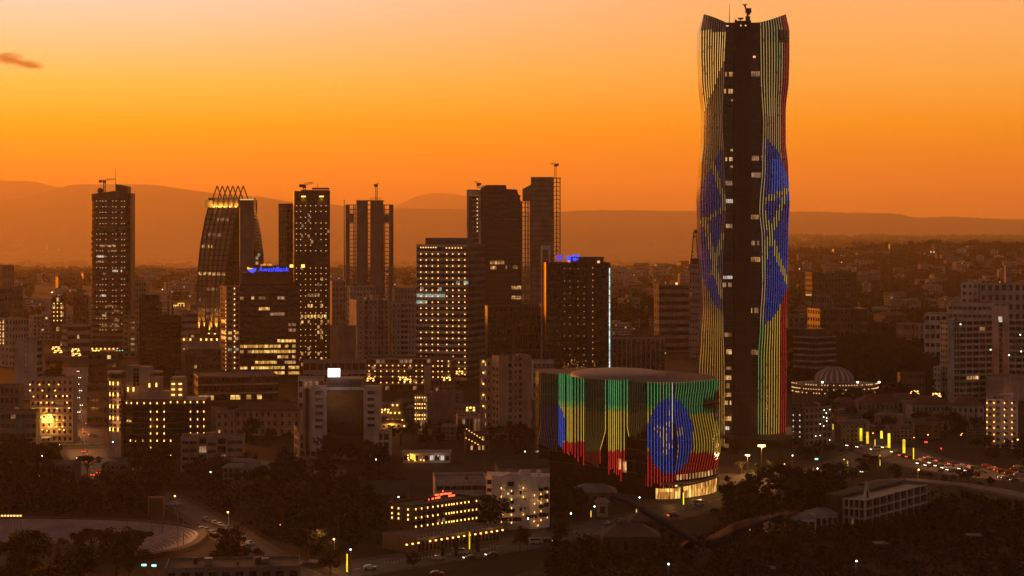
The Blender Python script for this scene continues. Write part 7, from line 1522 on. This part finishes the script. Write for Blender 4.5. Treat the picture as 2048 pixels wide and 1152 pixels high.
def far_house(X, D, i, label, group, s_=1.0):
    r = thing('house', label, 'house', (X, D, terrain(X, D)), rng.uniform(-.5, .5), group); r.scale = (s_, s_, s_)
    if rng.random() < .4: m = MB(); m.ball((rng.uniform(-3, 3), -.5, 2.6), .32 / s_ * (1 if D < 1500 else 1.8), 6, 4); m.build('porch_lamp', LAMP[rng.choice(['warm', 'warm', 'gold', 'white'])], r)
    link('wall', HOUSE[i][0], r); link('roof', HOUSE[i][1], r); o = link('glazing', HOUSE[i][2], r); o['kind'] = 'stuff'
KINDS = ('pale tin roofed', 'beige red roofed', 'pinkish tin roofed', 'brown tile roofed', 'grey flat', 'pale dark roofed', 'pale five storey', 'white four storey', 'long pale six storey', 'pinkish eight storey')
def town(n, xr, Dr, label, group, sc=(1, 1.8), ks=(0, 5)):
    c = 0; t = 0
    while c < n and t < n * 30:
        t += 1; D = rng.uniform(*Dr); X = wx(rng.uniform(*xr), D)
        if free(X, D, 9, False): i = rng.randint(*ks); far_house(X, D, i, label % KINDS[i], group, rng.uniform(*sc)); c += 1
town(85, (1590, 2060), (1900, 4800), 'small %s house on the hazy slope east of the tallest tower', 'houses on the slope east of the tallest tower')
town(45, (1120, 1400), (2300, 6000), 'small %s house on the plain behind the white light line tower', 'houses on the plain behind the white light line tower', (1.2, 2.4))
town(60, (-40, 700), (2100, 5500), 'small %s house on the hazy plain behind the western towers', 'houses on the plain behind the western towers', (1.2, 2.6))
town(16, (1690, 1960), (1010, 1130), 'small %s house among trees before the red roofed school', 'houses before the red roofed school', (.5, .8))
town(8, (400, 760), (800, 960), 'small %s house hidden among the garden trees', 'houses among the garden trees', (.5, .8))
town(5, (0, 330), (800, 900), 'small %s house among the park trees behind the stadium', 'houses among the park trees', (.5, .8))
town(24, (600, 1100), (1000, 1250), 'small %s house between the restaurant and the beige tower', 'houses between restaurant and beige tower', (.6, .9))

town(46, (-40, 860), (1750, 4200), 'hazy %s block standing on the plain among the western towers', 'far blocks among the western towers', (.8, 1.35), (6, 9))
town(14, (1120, 1400), (1900, 4200), 'hazy %s block on the plain near the telecom mast', 'far blocks near the telecom mast', (.8, 1.3), (6, 9))
town(26, (1600, 2060), (1750, 4600), 'hazy %s block among the houses of the east slope', 'far blocks on the east slope', (.7, 1.15), (6, 9))
# ================================================================ street lamps and light points
def lamp_proto(kind):
    m = MB(); h = MB()
    if kind == 'street': m.tube([(0, 0, 0), (0, 0, 7.6), (0, -.5, 8.2), (0, -1.3, 8.4)], [.11, .08, .06, .05], 6); h.ball((0, -1.3, 8.3), .26, 8, 5)
    elif kind == 'globes':
        m.tube([(0, 0, 0), (0, 0, 9.0)], [.18, .1], 8)
        for k in range(8):
            a = k * math.pi / 4; r_ = 1.9 if k % 2 else 1.3; z = 8.7 if k % 2 else 10.0; m.tube([(0, 0, 8), (r_ * .7 * math.cos(a), r_ * .7 * math.sin(a), 8.0), (r_ * math.cos(a), r_ * math.sin(a), z - .4)], [.07, .06, .05], 5); h.ball((r_ * math.cos(a), r_ * math.sin(a), z), .42, 8, 5)
    elif kind == 'far': m.tube([(0, 0, -4), (0, 0, 7)], .2, 5); h.ball((0, 0, 7), .95, 8, 5)
    elif kind == 'column': m.box(-.3, .3, -.3, .3, 0, .5); h.box(-.24, .24, -.24, .24, .5, 6.5)
    elif kind == 'mast': m.tube([(0, 0, 0), (0, 0, 15)], [.22, .12], 8); m.box(-1.2, 1.2, -.2, .2, 14.9, 15.1); h.box(-1.5, -.1, -.5, -.2, 14.7, 15.6); h.box(.1, 1.5, -.5, -.2, 14.7, 15.6)
    return m.mesh('lamp_post', WALL['steel']), h
LP = {k: lamp_proto(k) for k in ('street', 'globes', 'column', 'mast', 'far')}
LH = {}
def lamp(kind, px_, py, col, label, group=None, hgt=None, s_=1.0, ground=None, watts=0, hs=1.0):
    """py: where the lamp head shows; its foot stands on the ground below it"""
    H0 = {'street': 8.3, 'globes': 9.3, 'column': 6.5, 'mast': 15.2, 'far': 7.0}[kind]; H = hgt or H0
    D = ground if ground else (CAMH - H) * F / (py - HY); X = wx(px_, D); z = terrain(X, D)
    if ground: H = max(3, wz(py, D) - z)
    if (kind, col) not in LH: LH[(kind, col)] = LP[kind][1].mesh('lamp_head', LAMP[col])
    r = thing({'street': 'street_lamp', 'far': 'street_lamp', 'globes': 'globe_street_lamp', 'column': 'light_column', 'mast': 'mast_light'}[kind], label, 'lamp', (X, D + (1.3 if kind == 'street' else 0), z), 0, group); k = H / H0; r.scale = (s_ * k, s_ * k, k)
    if kind == 'far': r.scale = (s_, s_, s_); r.location.z = wz(py, D) - 7 * s_
    link('lamp_post', LP[kind][0], r); link('lamp_head', LH[(kind, col)], r)
    if watts: point((X, D - .6, z + H - .4), watts, {'sodium': (1, .42, .1), 'white': (.95, 1, .85), 'gold': (1, .5, .1), 'warm': (1, .55, .2)}.get(col, (1, .6, .3)), .25)
    return r
for x, y, c, lb, w_ in ((1337, 1128, 'white', 'white street lamp in the black belt under the flying bird', 300), (1713, 1122, 'white', 'white floodlight pole on the waste ground below the school block', 250), (1837, 939, 'sodium', 'brightest warm lamp glaring beside the elevated road', 1500), (701, 1099, 'white', 'white street lamp standing beside the single yellow light column', 200), (668, 1078, 'sodium', 'orange street lamp over the lit street corner', 1500), (797, 994, 'white', 'white lamp beside the green roofed shed', 150), (600, 957, 'sodium', 'warm lamp below the podium of the stone clad office', 250),
        (456, 1024, 'sodium', 'bright orange lamp above the parked cars', 900), (350, 992, 'sodium', 'orange lamp at the bend beyond the scoreboard', 250), (226, 884, 'white', 'greenish white lamp before the dark curved glass building', 200), (5, 877, 'white', 'cold white lamp at the west edge by the grey office', 250), (84, 912, 'white', 'small white lamp in the park trees below the gold hotel', 0), (421, 944, 'white', 'small white lamp under the beige office', 100), (521, 944, 'white', 'small white lamp in the gardens east of beige office', 80), (594, 944, 'white', 'white lamp under the stone podium corner', 150), (752, 919, 'white', 'small white lamp west of the glowing restaurant', 0), (1056, 1037, 'white', 'white lamp in front of the white balconied building', 60),
        (1189, 1013, 'white', 'white lamp over the arched gate house', 120), (1279, 995, 'white', 'white lamp on the hall forecourt', 60), (1142, 1027, 'white', 'white lamp at the house below the striped hall', 60), (1074, 850, 'white', 'white lamp at the corner of beige tower and striped hall', 60), (1074, 904, 'white', 'white lamp low beside the striped hall', 60), (1050, 903, 'white', 'smaller white lamp west of striped hall corner', 0), (1585, 911, 'white', 'white lamp on the plaza beside tallest tower', 100), (1688, 919, 'warm', 'warm lamp in the plaza trees', 100), (1569, 928, 'warm', 'small warm lamp below the plaza edge', 200), (1635, 937, 'white', 'small white lamp beside the dotted light column', 0), (1924, 867, 'warm', 'warm lamp under trees before the red roofed school', 0), (1828, 875, 'gold', 'dull yellow street lamp above the boulevard', 120), (1922, 870, 'gold', 'dull yellow lamp east of the traffic lights', 0), (2035, 879, 'sodium', 'orange street lamp at the corner of white lamp tower', 300),
        (1826, 753, 'white', 'bright cold lamp on the wooded slope by the hospital', 200), (1826, 610, 'white', 'brightest far lamp on the hazy east slope', 0), (29, 769, 'white', 'white lamp on the low block under the pale slab', 0)):
    lamp('street', x, y, c, lb, watts=w_, s_=1.25 if c == 'sodium' else 1.0)
for x, y in ((78, 952), (95, 950), (140, 940), (410, 935), (480, 985), (548, 1000), (640, 1005), (690, 1030), (560, 1050), (735, 985), (300, 925), (1110, 1005), (1150, 985), (1500, 1060)): lamp('street', x, y, 'warm', 'small warm lamp half hidden among dark garden trees', 'small lamps among the dark trees', s_=.8, hgt=6)
for x, y in ((112, 696), (116, 703), (151, 700), (153, 709), (192, 703)): lamp('globes', x, y, 'gold', 'golden multi-globe lamp on the avenue below the round banded tower', 'globe lamps below the round tower', s_=1.7)
for x, y, lb in ((635, 751, 'globe lamp pair west of the bright white screen'), (647, 757, 'lower globe lamp close beside the bright white screen'), (719, 753, 'globe lamp just east of the bright white screen'), (741, 759, 'globe lamp at the west end of the lamp-lined arcade'), (755, 748, 'topmost globe lamp at the arcade west end'), (806, 757, 'globe lamp midway along the lamp-lined arcade'), (815, 761, 'globe lamp touching the one midway along the arcade'), (842, 751, 'globe lamp before the stair block of the arcade'), (894, 758, 'globe lamp below the banded tower'), (919, 745, 'globe lamp at the foot of the banded tower corner'), (770, 822, 'big globe lamp glowing at the lit ornate pavilion'), (941, 818, 'globe lamp over the low white shop'), (512, 828, 'globe lamp before the old hipped roof building'), (1829, 785, 'golden globe lamp on the school street'), (1873, 790, 'smaller golden globe lamp before the hospital end wall')):
    lamp('globes', x, y, 'gold', lb, s_=1.35, watts=350 if x in (770, 941, 512) else 0)
for k, (x, y0, y1) in enumerate(((1666, 848, 860), (1681, 849, 872), (1694, 850, 880), (1708, 854, 882), (1722, 857, 884), (1735, 864, 889), (1750, 879, 892), (1763, 862, 878), (1778, 867, 898), (1808, 879, 908), (1827, 896, 920), (1695, 922, 947), (1760, 910, 933), (1626, 936, 951), (1496 - 129, 985, 1011), (939, 1064, 1101), (694, 1108, 1147), (1182, 1021, 1035), (1273, 1017, 1031), (1049, 1046, 1056))):
    wide = 1.5 if k in (2, 3, 4, 5, 7, 8, 9) else .55
    D = (CAMH - 0) * F / (y1 - HY); H = (y1 - y0) * D / F; H0 = 6.5; r = thing('light_column', '', 'light column', (wx(x, D), D, 0)); r.scale = (wide * 1.5, wide * 1.5, H / H0)
    if ('column', 'yellow') not in LH: LH[('column', 'yellow')] = LP['column'][1].mesh('lamp_head', LAMP['yellow'])
    link('lamp_post', LP['column'][0], r); link('lamp_head', LH[('column', 'yellow')], r)
    if k < 11: r['label'] = 'tall yellow light column in the row along the boulevard by the school'; r['group'] = 'yellow light columns along the boulevard'
    else: r['label'] = {11: 'thin yellow light column before the plaza wall', 12: 'thin yellow light column beside the plaza shrubs', 13: 'dotted thin light column near the plaza corner', 14: 'thin yellow light column before the lit hall entrance', 15: 'thin yellow light column before the lamp-lined arcade', 16: 'thin tall yellow light column at the orange street corner', 17: 'short yellow light column near the gate house', 18: 'short yellow light column below the hall forecourt', 19: 'tiny yellow light column under white balconies'}[k]
for x, yt, yb, lb in ((1495, 910, 950, 'shorter twin mast light glaring beside the tallest tower'), (1523, 891, 958, 'taller twin mast light glaring beside the tallest tower')):
    D = gd(yb); lamp('mast', x, yt, 'sodium', lb, ground=D, s_=1.1, watts=14000)
for x, y, dx in ((1503, 940, 0), (1540, 945, 0)): X, Y = gp(x, y); point((X, Y, 5), 1400, (1, .45, .08), .4)
for x, y in ((1440, 962), (1400, 1000), (1340, 1010)): X, Y = gp(x, y); point((X, Y, 4), 500, (1, .5, .1), .4)
for x, y, w_ in ((165, 860, 3000), (150, 900, 2200), (183, 900, 1500), (165, 820, 1500), (192, 950, 900), (640, 1118, 1200), (1860, 925, 1500), (1940, 940, 1800), (2010, 945, 1800), (1770, 900, 1200), (1620, 940, 900), (470, 1075, 700), (432, 1052, 600)):
    X, Y = gp(x, y); point((X, Y, 8.5), w_ * 2.3, (1, .34, .09), .3)
FAR = [(1600, 521), (1641, 519), (1683, 525), (1720, 513), (1723, 521), (1761, 511), (1770, 507), (1757, 521), (1799, 509), (1801, 532), (1846, 506), (1862, 504), (1868, 504), (1874, 505), (1908, 503), (1949, 502), (1954, 487), (1961, 487), (1961, 521), (1969, 518), (1980, 500), (2005, 499), (2025, 498), (2035, 527), (2043, 500), (1790, 545), (1791, 536), (1824, 571), (1833, 570), (1840, 577), (1866, 606), (1810, 696), (1818, 712), (1738, 652), (1806, 469), (1811, 469), (1666, 494)]
FAR += [(rng.uniform(1592, 2044), rng.uniform(500, 650)) for _ in range(70)]
for x, y in FAR: lamp('far', x, y, 'far', 'pinpoint street lamp on the hazy east slope', 'far street lamps on the east slope', s_=1.1 if y < 560 else .6, ground=gdt(x, y + 5))
for x, y in ((1266, 461), (1277, 461), (1308, 475), (1310, 482), (1309, 493), (1238, 492), (1345, 494), (1396, 479), (1305, 521), (1325, 537), (1287, 547), (1286, 551), (1333, 534), (1355, 525), (1362, 528), (1252, 654), (1376, 676), (1368, 677), (1330, 706), (1320, 420 + 50)): lamp('far', x, y, 'far', 'pinpoint lamp on the plain beside the telecom mast', 'far lamps by the telecom mast', s_=1.3 if y < 600 else .55, ground=gdt(x, y + 5))
for x, y in ((16, 470), (35, 481), (40, 490), (136, 476), (55, 525), (94, 486), (94, 492), (94, 497), (118, 500), (163, 564), (105, 584), (103, 585), (358, 522), (345, 494), (350, 587), (363, 582), (379, 592), (325, 579), (652, 488), (800, 452), (690, 435), (74, 605), (152, 568), (672, 508)): lamp('far', x, y, 'far', 'pinpoint lamp on the hazy plain behind the western towers', 'far lamps behind the western towers', s_=1.6 if y < 560 else .9, ground=gdt(x, y + 5))
# traffic lights and a few small coloured points
for x, y, c, lb in ((1852, 884, 'red', 'red traffic signal on the boulevard beside its pair'), (1884, 897, 'red', 'single red signal farther down the boulevard'), (1633, 918, 'cyan', 'small cyan sign on the plaza'), (952, 871, 'cyan', 'small green sign under the running gold lamps'), (288, 1130, 'cyan', 'green sign glowing under the stadium rim trees'), (308, 1131, 'cyan', 'short green light bar under the stadium rim trees')):
    D = (CAMH - 4) * F / (y - HY); r = thing('signal_light', lb, 'signal', (wx(x, D), D, 0)); m = MB(); m.tube([(0, 0, 0), (0, 0, 4)], .08, 6); m.build('post', WALL['steel'], r); q = MB(); q.box(-.6, -.15, -.2, .1, 3.7, 4.3) if c == 'red' else q.box(-.7, .7, -.2, .1, 3.7, 4.3); (q.box(.15, .6, -.2, .1, 3.7, 4.3) if x == 1852 else None); q.build('signal_lens', LAMP[c], r)

# ================================================================ cars
def car_mesh(kind):
    if kind == 'van': prof = [(-2.4, .35), (2.45, .35), (2.5, .95), (2.1, 1.2), (1.5, 2.0), (-2.35, 2.1), (-2.45, 1.2)]; W_ = .92; glass = [(1.35, 1.9, 2.0, 1.25)]
    else: prof = [(-2.1, .35), (2.1, .35), (2.15, .7), (1.9, .86), (1.0, .95), (.45, 1.42), (-1.05, 1.45), (-1.75, 1.0), (-2.12, .92)]; W_ = .86
    m = MB(); n = len(prof); m.v = [(x, -W_ * (1 if z < 1.05 else .82), z) for x, z in prof] + [(x, W_ * (1 if z < 1.05 else .82), z) for x, z in prof]
    m.f = [tuple(range(n)), tuple(range(n, 2 * n))] + [(k, (k + 1) % n, n + (k + 1) % n, n + k) for k in range(n)]; m.m = [0] * len(m.f)
    g = MB(); w2 = W_ * .84
    if kind == 'van':
        for s in (-1, 1): g.quad((-2.0, s * (W_ * .9 + .02), 1.35), (1.5, s * (W_ * .9 + .02), 1.35), (1.2, s * (W_ * .84 + .02), 1.9), (-2.0, s * (W_ * .84 + .02), 1.95))
        g.quad((2.1, -w2, 1.25), (2.1, w2, 1.25), (1.56, w2 * .95, 1.95), (1.56, -w2 * .95, 1.95))
    else:
        for s in (-1, 1): g.quad((-1.5, s * (W_ * .93 + .02), 1.02), (.85, s * (W_ * .93 + .02), 1.02), (.4, s * (W_ * .83 + .02), 1.36), (-1.0, s * (W_ * .83 + .02), 1.38))
        g.quad((1.0, -w2, .98), (1.0, w2, .98), (.5, w2 * .95, 1.4), (.5, -w2 * .95, 1.4)); g.quad((-1.78, -w2, 1.03), (-1.78, w2, 1.03), (-1.1, w2 * .95, 1.44), (-1.1, -w2 * .95, 1.44))
    wh = MB()
    w = MB(); i = 0
    for q in range(12):
        a, b = 2 * math.pi * q / 12, 2 * math.pi * (q + 1) / 12; w.quad((.32 * math.cos(a), -.1, .32 * math.sin(a)), (.32 * math.cos(b), -.1, .32 * math.sin(b)), (.32 * math.cos(b), .1, .32 * math.sin(b)), (.32 * math.cos(a), .1, .32 * math.sin(a)))
        for s in (-.1, .1): w.tri((0, s, 0), (.32 * math.cos(a), s, .32 * math.sin(a)), (.32 * math.cos(b), s, .32 * math.sin(b)))
    return m, g, w, W_
PAINT_C = [pmat('car_paint_' + n_, c, .25, .05, 0, .5, 0, .6) for n_, c in (('white', (.4, .38, .36)), ('silver', (.2, .19, .185)), ('dark', (.03, .03, .032)), ('red', (.2, .02, .02)), ('blue', (.03, .05, .1)))]
TYRE = pmat('tyre', (.02, .02, .02), .9, .1, 0, .5, 0)
CARS = {}
for k_ in ('car', 'van'):
    m, g, w, W_ = car_mesh(k_); CARS[k_] = ([m.mesh('body', p) for p in PAINT_C], g.mesh('window', GLASS['dark']), w.mesh('wheel', TYRE), W_)
hl = MB(); hl.box(-.02, .06, -.24, .24, -.13, .13); HLM = {k: hl.mesh('headlight', LAMP[k] if k else WALL['alu']) for k in ('head', None)}; TLM = {k: hl.mesh('taillight', LAMP[k] if k else WALL['char']) for k in ('tail', None)}
def car(kind, px_, py, ang, paint, label, group=None, on=False, tail=False):
    X, D = gp(px_, py); b, g, w, W_ = CARS[kind]; r = thing({'car': 'parked_car' if not (on or tail) else 'car', 'van': 'van'}[kind], label, 'van' if kind == 'van' else 'car', (X, D, .035), R(ang), group)
    link('body', b[paint], r); link('window', g, r); ln = 2.1 if kind == 'car' else 2.44
    for sx in (-1.3, 1.35):
        for sy in (-1, 1): link('wheel', w, r, loc=(sx, sy * (W_ - .06), .32))
    for sy in (-.6, .6): link('headlight', HLM['head' if on else None], r, loc=(ln, sy, .68)); link('taillight', TLM['tail' if tail else None], r, loc=(-ln - .08, sy, .75))
    return r
for i, (x, y, p) in enumerate(((403, 1061, 0), (413, 1063, 1), (426, 1069, 1), (440, 1073, 2), (412, 1042, 1), (429, 1049, 0), (441, 1053, 0), (455, 1060, 1), (473, 1069, 2), (487, 1081, 1), (470, 1091, 0), (487, 1099, 1), (462, 1083, 2), (500, 1090, 0))): car('car', x, y, -62 + rng.uniform(-6, 6), p, 'car parked in the rows along the street beside the stadium', 'cars parked along the street beside the stadium')
for kind, x, y, a, p, lb, on, tl in (('car', 352, 1011, 40, 0, 'pale car at the bend beyond the scoreboard', False, False), ('van', 920, 1109, 18, 0, 'pale minibus with headlights before the lamp-lined arcade', False, False), ('car', 877, 1120, 14, 0, 'white car on the boulevard before the low median tree', False, False), ('car', 940, 1119, 195, 2, 'dark car with one headlight before the yellow light column', True, False), ('car', 984, 1113, 195, 2, 'dark car with a headlight on the boulevard, east of dark pair', True, False), ('van', 1072, 1088, 10, 0, 'white minibus under the street tree by the white balconies', False, False), ('car', 1092, 1086, 12, 2, 'dark car beside the white minibus', True, False), ('car', 740, 1139, 12, 0, 'white car by the orange street corner', False, False), ('car', 874, 1151, 10, 3, 'reddish car at the lower edge, glinting roof', False, False), ('car', 629, 1128, 30, 1, 'silver car on the orange-lit street', False, False), ('car', 612, 1132, 30, 2, 'dark car on the orange-lit street beside silver car', False, False),
        ('van', 1397, 1010, 8, 0, 'white minibus on the hall forecourt', False, False), ('car', 1428, 1024, 200, 2, 'dark car with red tail lights by the big forecourt trees', False, True), ('car', 1347, 1034, 20, 2, 'dark car with red tail lights below the forecourt', False, True), ('car', 1214, 1049, 60, 0, 'white car parked by the gate house', False, False), ('car', 1242, 1045, 50, 1, 'silver car parked uphill of the wide hip roof', False, False), ('car', 1730, 946, 215, 1, 'car with twin headlights on the street below the plaza', True, False), ('van', 1751, 901, 200, 0, 'pale minibus near the yellow light columns', True, False), ('car', 1720, 896, 215, 1, 'car with two white headlights among the light columns', True, False), ('car', 1700, 893, 215, 2, 'dark car with headlights behind the light columns', True, False), ('car', 1838, 923, 200, 0, 'pale car beside the tall end light column', False, False), ('car', 1866, 928, 205, 1, 'first oncoming car with bright headlights past end column', True, False), ('car', 1878, 934, 205, 2, 'second oncoming car with yellow headlights past end column', True, False),
        ('van', 1893, 938, 205, 0, 'white minibus with headlights in the oncoming lane', True, False), ('van', 1913, 939, 205, 1, 'grey minibus following the white one', True, False), ('car', 154, 843, 262, 2, 'oncoming car with bright headlights on the avenue', True, False), ('car', 150, 868, 262, 2, 'dark car waiting at the avenue crossing', False, False), ('car', 153, 878, 200, 0, 'taxi turning on the lit avenue junction', True, False), ('car', 177, 849, 80, 2, 'dark car with red tail lights on the avenue', False, True), ('car', 189, 952, 80, 1, 'car with tail lights under the avenue trees', False, True), ('car', 200, 948, 80, 2, 'second car with tail lights under the avenue trees', False, True), ('car', 187, 966, 80, 2, 'third car low on the avenue under trees', False, False)): car(kind, x, y, a, p, lb, on=on, tail=tl)
for x, y, on in ((1842, 929, 1), (1858, 933, 1), (1902, 942, 1), (1926, 940, 1), (1938, 944, 1), (1856, 918, 0), (1880, 924, 0), (1905, 930, 0), (1924, 933, 0), (1938, 937, 0), (1790, 906, 1), (1806, 913, 0), (1772, 897, 1), (1820, 916, 0)): car('car', x, y, 205 if on else 25, rng.choice((0, 1, 2)), 'car with lit headlights in the moving traffic past the light columns' if on else 'car with red tail lights in the moving traffic past the light columns', 'cars moving past the light columns', on=bool(on), tail=not on)
for x, y in ((1950, 938), (1974, 934), (1986, 939), (1998, 943), (2005, 946), (2019, 949), (2030, 941), (2038, 952), (2046, 947), (2037, 936), (1965, 946), (2026, 957)): car('car', x, y, -14 + rng.uniform(-8, 8), rng.choice((1, 2, 2, 3)), 'car with glowing red tail lights in the traffic jam by the white lamp tower', 'cars in the traffic jam', tail=True)
for x, y in ((158, 744), (161, 757), (158, 770), (163, 783), (159, 797), (165, 812), (160, 826)): car('car', x, y, 264, rng.choice((0, 1, 2)), 'oncoming car with headlights on the far stretch of the avenue', 'cars on the far avenue', on=True)
for x, y, a in ((140, 872, 200), (168, 866, 100), (186, 872, 20), (128, 892, 190), (170, 905, 85), (160, 918, 260), (178, 925, 85), (182, 838, 95)): car('car', x, y, a, rng.choice((0, 1, 2)), 'car crossing the lit avenue junction below the gold lamp hotel', 'cars at the avenue junction', on=a > 150, tail=a <= 150)
for x, y in ((2006, 958), (2013, 959), (2030, 963)): car('car', x, y, 166, rng.choice((0, 1, 2)), 'oncoming car with cold headlights beside the traffic jam', 'cars facing the traffic jam', on=True)
# road kerb bollards before the arcade
kb = MB(); kb.box(-.12, .12, -.12, .12, 0, .75); kbm = kb.mesh('bollard', WALL['white'])
for k in range(40):
    x = 770 + k * 6.2; y = 1129 - k * .88; X, Y = gp(x, y); o = link('bollard', kbm, loc=(X, Y, .02)); tag(o, 'small white bollard in the line along the boulevard median', 'bollard', 'bollards along the boulevard median')

for x, y, h, lb in ((356, 1098, 14, 'thin pole at the curved end of the stadium'), (367, 1096, 13, 'second thin pole beside the curved stadium end'), (1340 + 246, 935, 17, 'tall thin pole on the plaza by the wall lamp block'), (1158, 1152, 9, 'thin pole on the bare ground at the lower frame edge')):
    X, Y = gp(x, y); m = MB(); m.tube([(0, 0, 0), (0, 0, h)], [.14, .07], 6); m.box(-.5, .5, -.1, .1, h - .3, h); tag(m.build('pole', WALL['steel'], loc=(X, Y, 0)), lb, 'pole')
# ================================================================ people at the junction
def person(px_, py, ang, label, step=.25, hgt=1.7, cloth=(.05, .05, .06)):
    """one continuous walking figure grown with the skin modifier"""
    X, D = gp(px_, py); k = hgt / 1.7
    J = [(0, 0, .94), (0, 0, 1.18), (0, 0, 1.4), (0, .01, 1.49), (0, .03, 1.6), (0, .02, 1.7),
         (.09, step * .5, .5), (.1, step, .08), (.1, step + .14, .03), (-.09, -step * .4, .5), (-.1, -step * 1.1, .12), (-.1, -step * 1.1 + .13, .04),
         (.19, 0, 1.39), (.25, -.08, 1.14), (.24, .02, .9), (-.19, 0, 1.39), (-.25, .06, 1.14), (-.24, .16, .92)]
    E = [(0, 1), (1, 2), (2, 3), (3, 4), (4, 5), (0, 6), (6, 7), (7, 8), (0, 9), (9, 10), (10, 11), (2, 12), (12, 13), (13, 14), (2, 15), (15, 16), (16, 17)]
    Rr = [.14, .13, .15, .055, .1, .07, .075, .05, .04, .075, .05, .04, .07, .045, .035, .07, .045, .035]
    me = bpy.data.meshes.new('person'); me.from_pydata([(a * k, b * k, c * k) for a, b, c in J], E, []); o = bpy.data.objects.new('person', me); COL.objects.link(o)
    sk = o.modifiers.new('skin', 'SKIN'); o.modifiers.new('smooth', 'SUBSURF').levels = 1
    for v, r_ in zip(me.skin_vertices[0].data, Rr): v.radius = (r_ * k, r_ * k)
    me.skin_vertices[0].data[0].use_root = True; me.materials.append(pmat('dark_clothes', cloth, .9, .2, 0, 2, 0)); o.location = (X, D, .06); o.rotation_euler = (0, 0, R(ang)); return tag(o, label, 'person')
for x, y, a, lb in ((180, 882, 90, 'person in dark clothes crossing the lit avenue junction'), (166, 890, -80, 'person in dark clothes at the end of the zebra crossing'), (183, 891, 100, 'person walking beside the kerb near the zebra crossing'), (650, 1119, 60, 'person standing on the orange-lit street corner'), (655, 1118, 70, 'second person close beside the one on the orange corner')): person(x, y, a, lb)

# ================================================================ the bird flying close to the camera
BD = 18.0
def bp(x, y, d=0.0): return Vector((wx(x, BD), d, wz(y, BD)))
bm = bmesh.new()
def wing(pts):
    rows = []
    for (x, y, ch, th, sw, tw) in pts:                           # photo point of the wing's middle, chord, thickness, sweep back, twist
        c = bp(x, y); row = []
        for k in range(12):
            a = 2 * math.pi * k / 12; v = math.cos(a) * ch / 2; h = math.sin(a) * th / 2 * (1.0 if v < 0 else .7)
            row.append(bm.verts.new((c.x, v * math.cos(tw) + sw, c.z + h + v * math.sin(tw))))
        rows.append(row)
    for r0, r1 in zip(rows, rows[1:]):
        for k in range(12): bm.faces.new((r0[k], r0[(k + 1) % 12], r1[(k + 1) % 12], r1[k]))
    bm.faces.new(rows[0]); bm.faces.new(rows[-1][::-1])
wing([(1240, 1000, .05, .026, .2, .1), (1262, 1010, .16, .03, .14, .12), (1300, 1030, .24, .034, .06, .15), (1340, 1050, .27, .045, 0, .16), (1370, 1068, .26, .055, .0, .15), (1392, 1083, .24, .06, .02, .1), (1402, 1090, .2, .08, .03, 0)])
wing([(1580, 1034, .05, .026, .2, -.05), (1560, 1036, .14, .028, .14, .0), (1530, 1041, .22, .032, .08, .08), (1500, 1048, .26, .04, .02, .2), (1465, 1061, .27, .05, 0, .26), (1435, 1078, .25, .06, .02, .2), (1412, 1088, .2, .08, .03, .05)])
q = MB(); c = bp(1405, 1089); hd = bp(1418, 1098)
q.tube([c + Vector((0, .3, .02)), c + Vector((0, .2, 0)), c + Vector((.0, .05, -.01)), c + Vector((.02, -.08, -.02)), hd + Vector((0, -.16, .02)), hd + Vector((.01, -.22, .0)), hd + Vector((.015, -.27, -.03))], [.03, .06, .075, .07, .045, .038, .012], 12)
a = bp(1388, 1080); t0 = len(q.v); q.v += [tuple(a + Vector(v)) for v in ((.08, .15, .02), (-.01, .15, .01), (-.08, .42, -.1), (.0, .44, -.13), (.05, .42, -.09))]; q.v += [(x, y, z - .03) for x, y, z in q.v[t0:t0 + 5]]
q.f += [tuple(t0 + v for v in (0, 1, 2, 3, 4)), tuple(t0 + v for v in (9, 8, 7, 6, 5))] + [(t0 + k, t0 + (k + 1) % 5, t0 + 5 + (k + 1) % 5, t0 + 5 + k) for k in range(5)]
for tip, dx in ((bp(1252, 1004), -1), (bp(1570, 1035), 1)):          # spread flight feathers at the wing tips
    for k in range(5): q.bar(tip + Vector((0, -.04 + k * .05, 0)), tip + Vector((dx * (.12 - k * .012), -.02 + k * .09, .05 - k * .012)), .034, .026)
for k, v in enumerate(bm.verts): v.index = k
b0 = len(q.v); q.v += [tuple(v.co) for v in bm.verts]; q.f += [tuple(b0 + v.index for v in f.verts) for f in bm.faces]; bm.free(); q.m = [0] * len(q.f)
BIRDM = pmat('brown_plumage', (.07, .03, .013), .85, .4, 0, 9, 0)
bird = q.build('bird', BIRDM, loc=(0, BD, 0)); tag(bird, 'dark brown bird of prey gliding low across the scene on raised wings', 'bird')
rm_ = bird.modifiers.new('one_skin', 'REMESH'); rm_.mode = 'VOXEL'; rm_.voxel_size = .009; rm_.use_smooth_shade = True
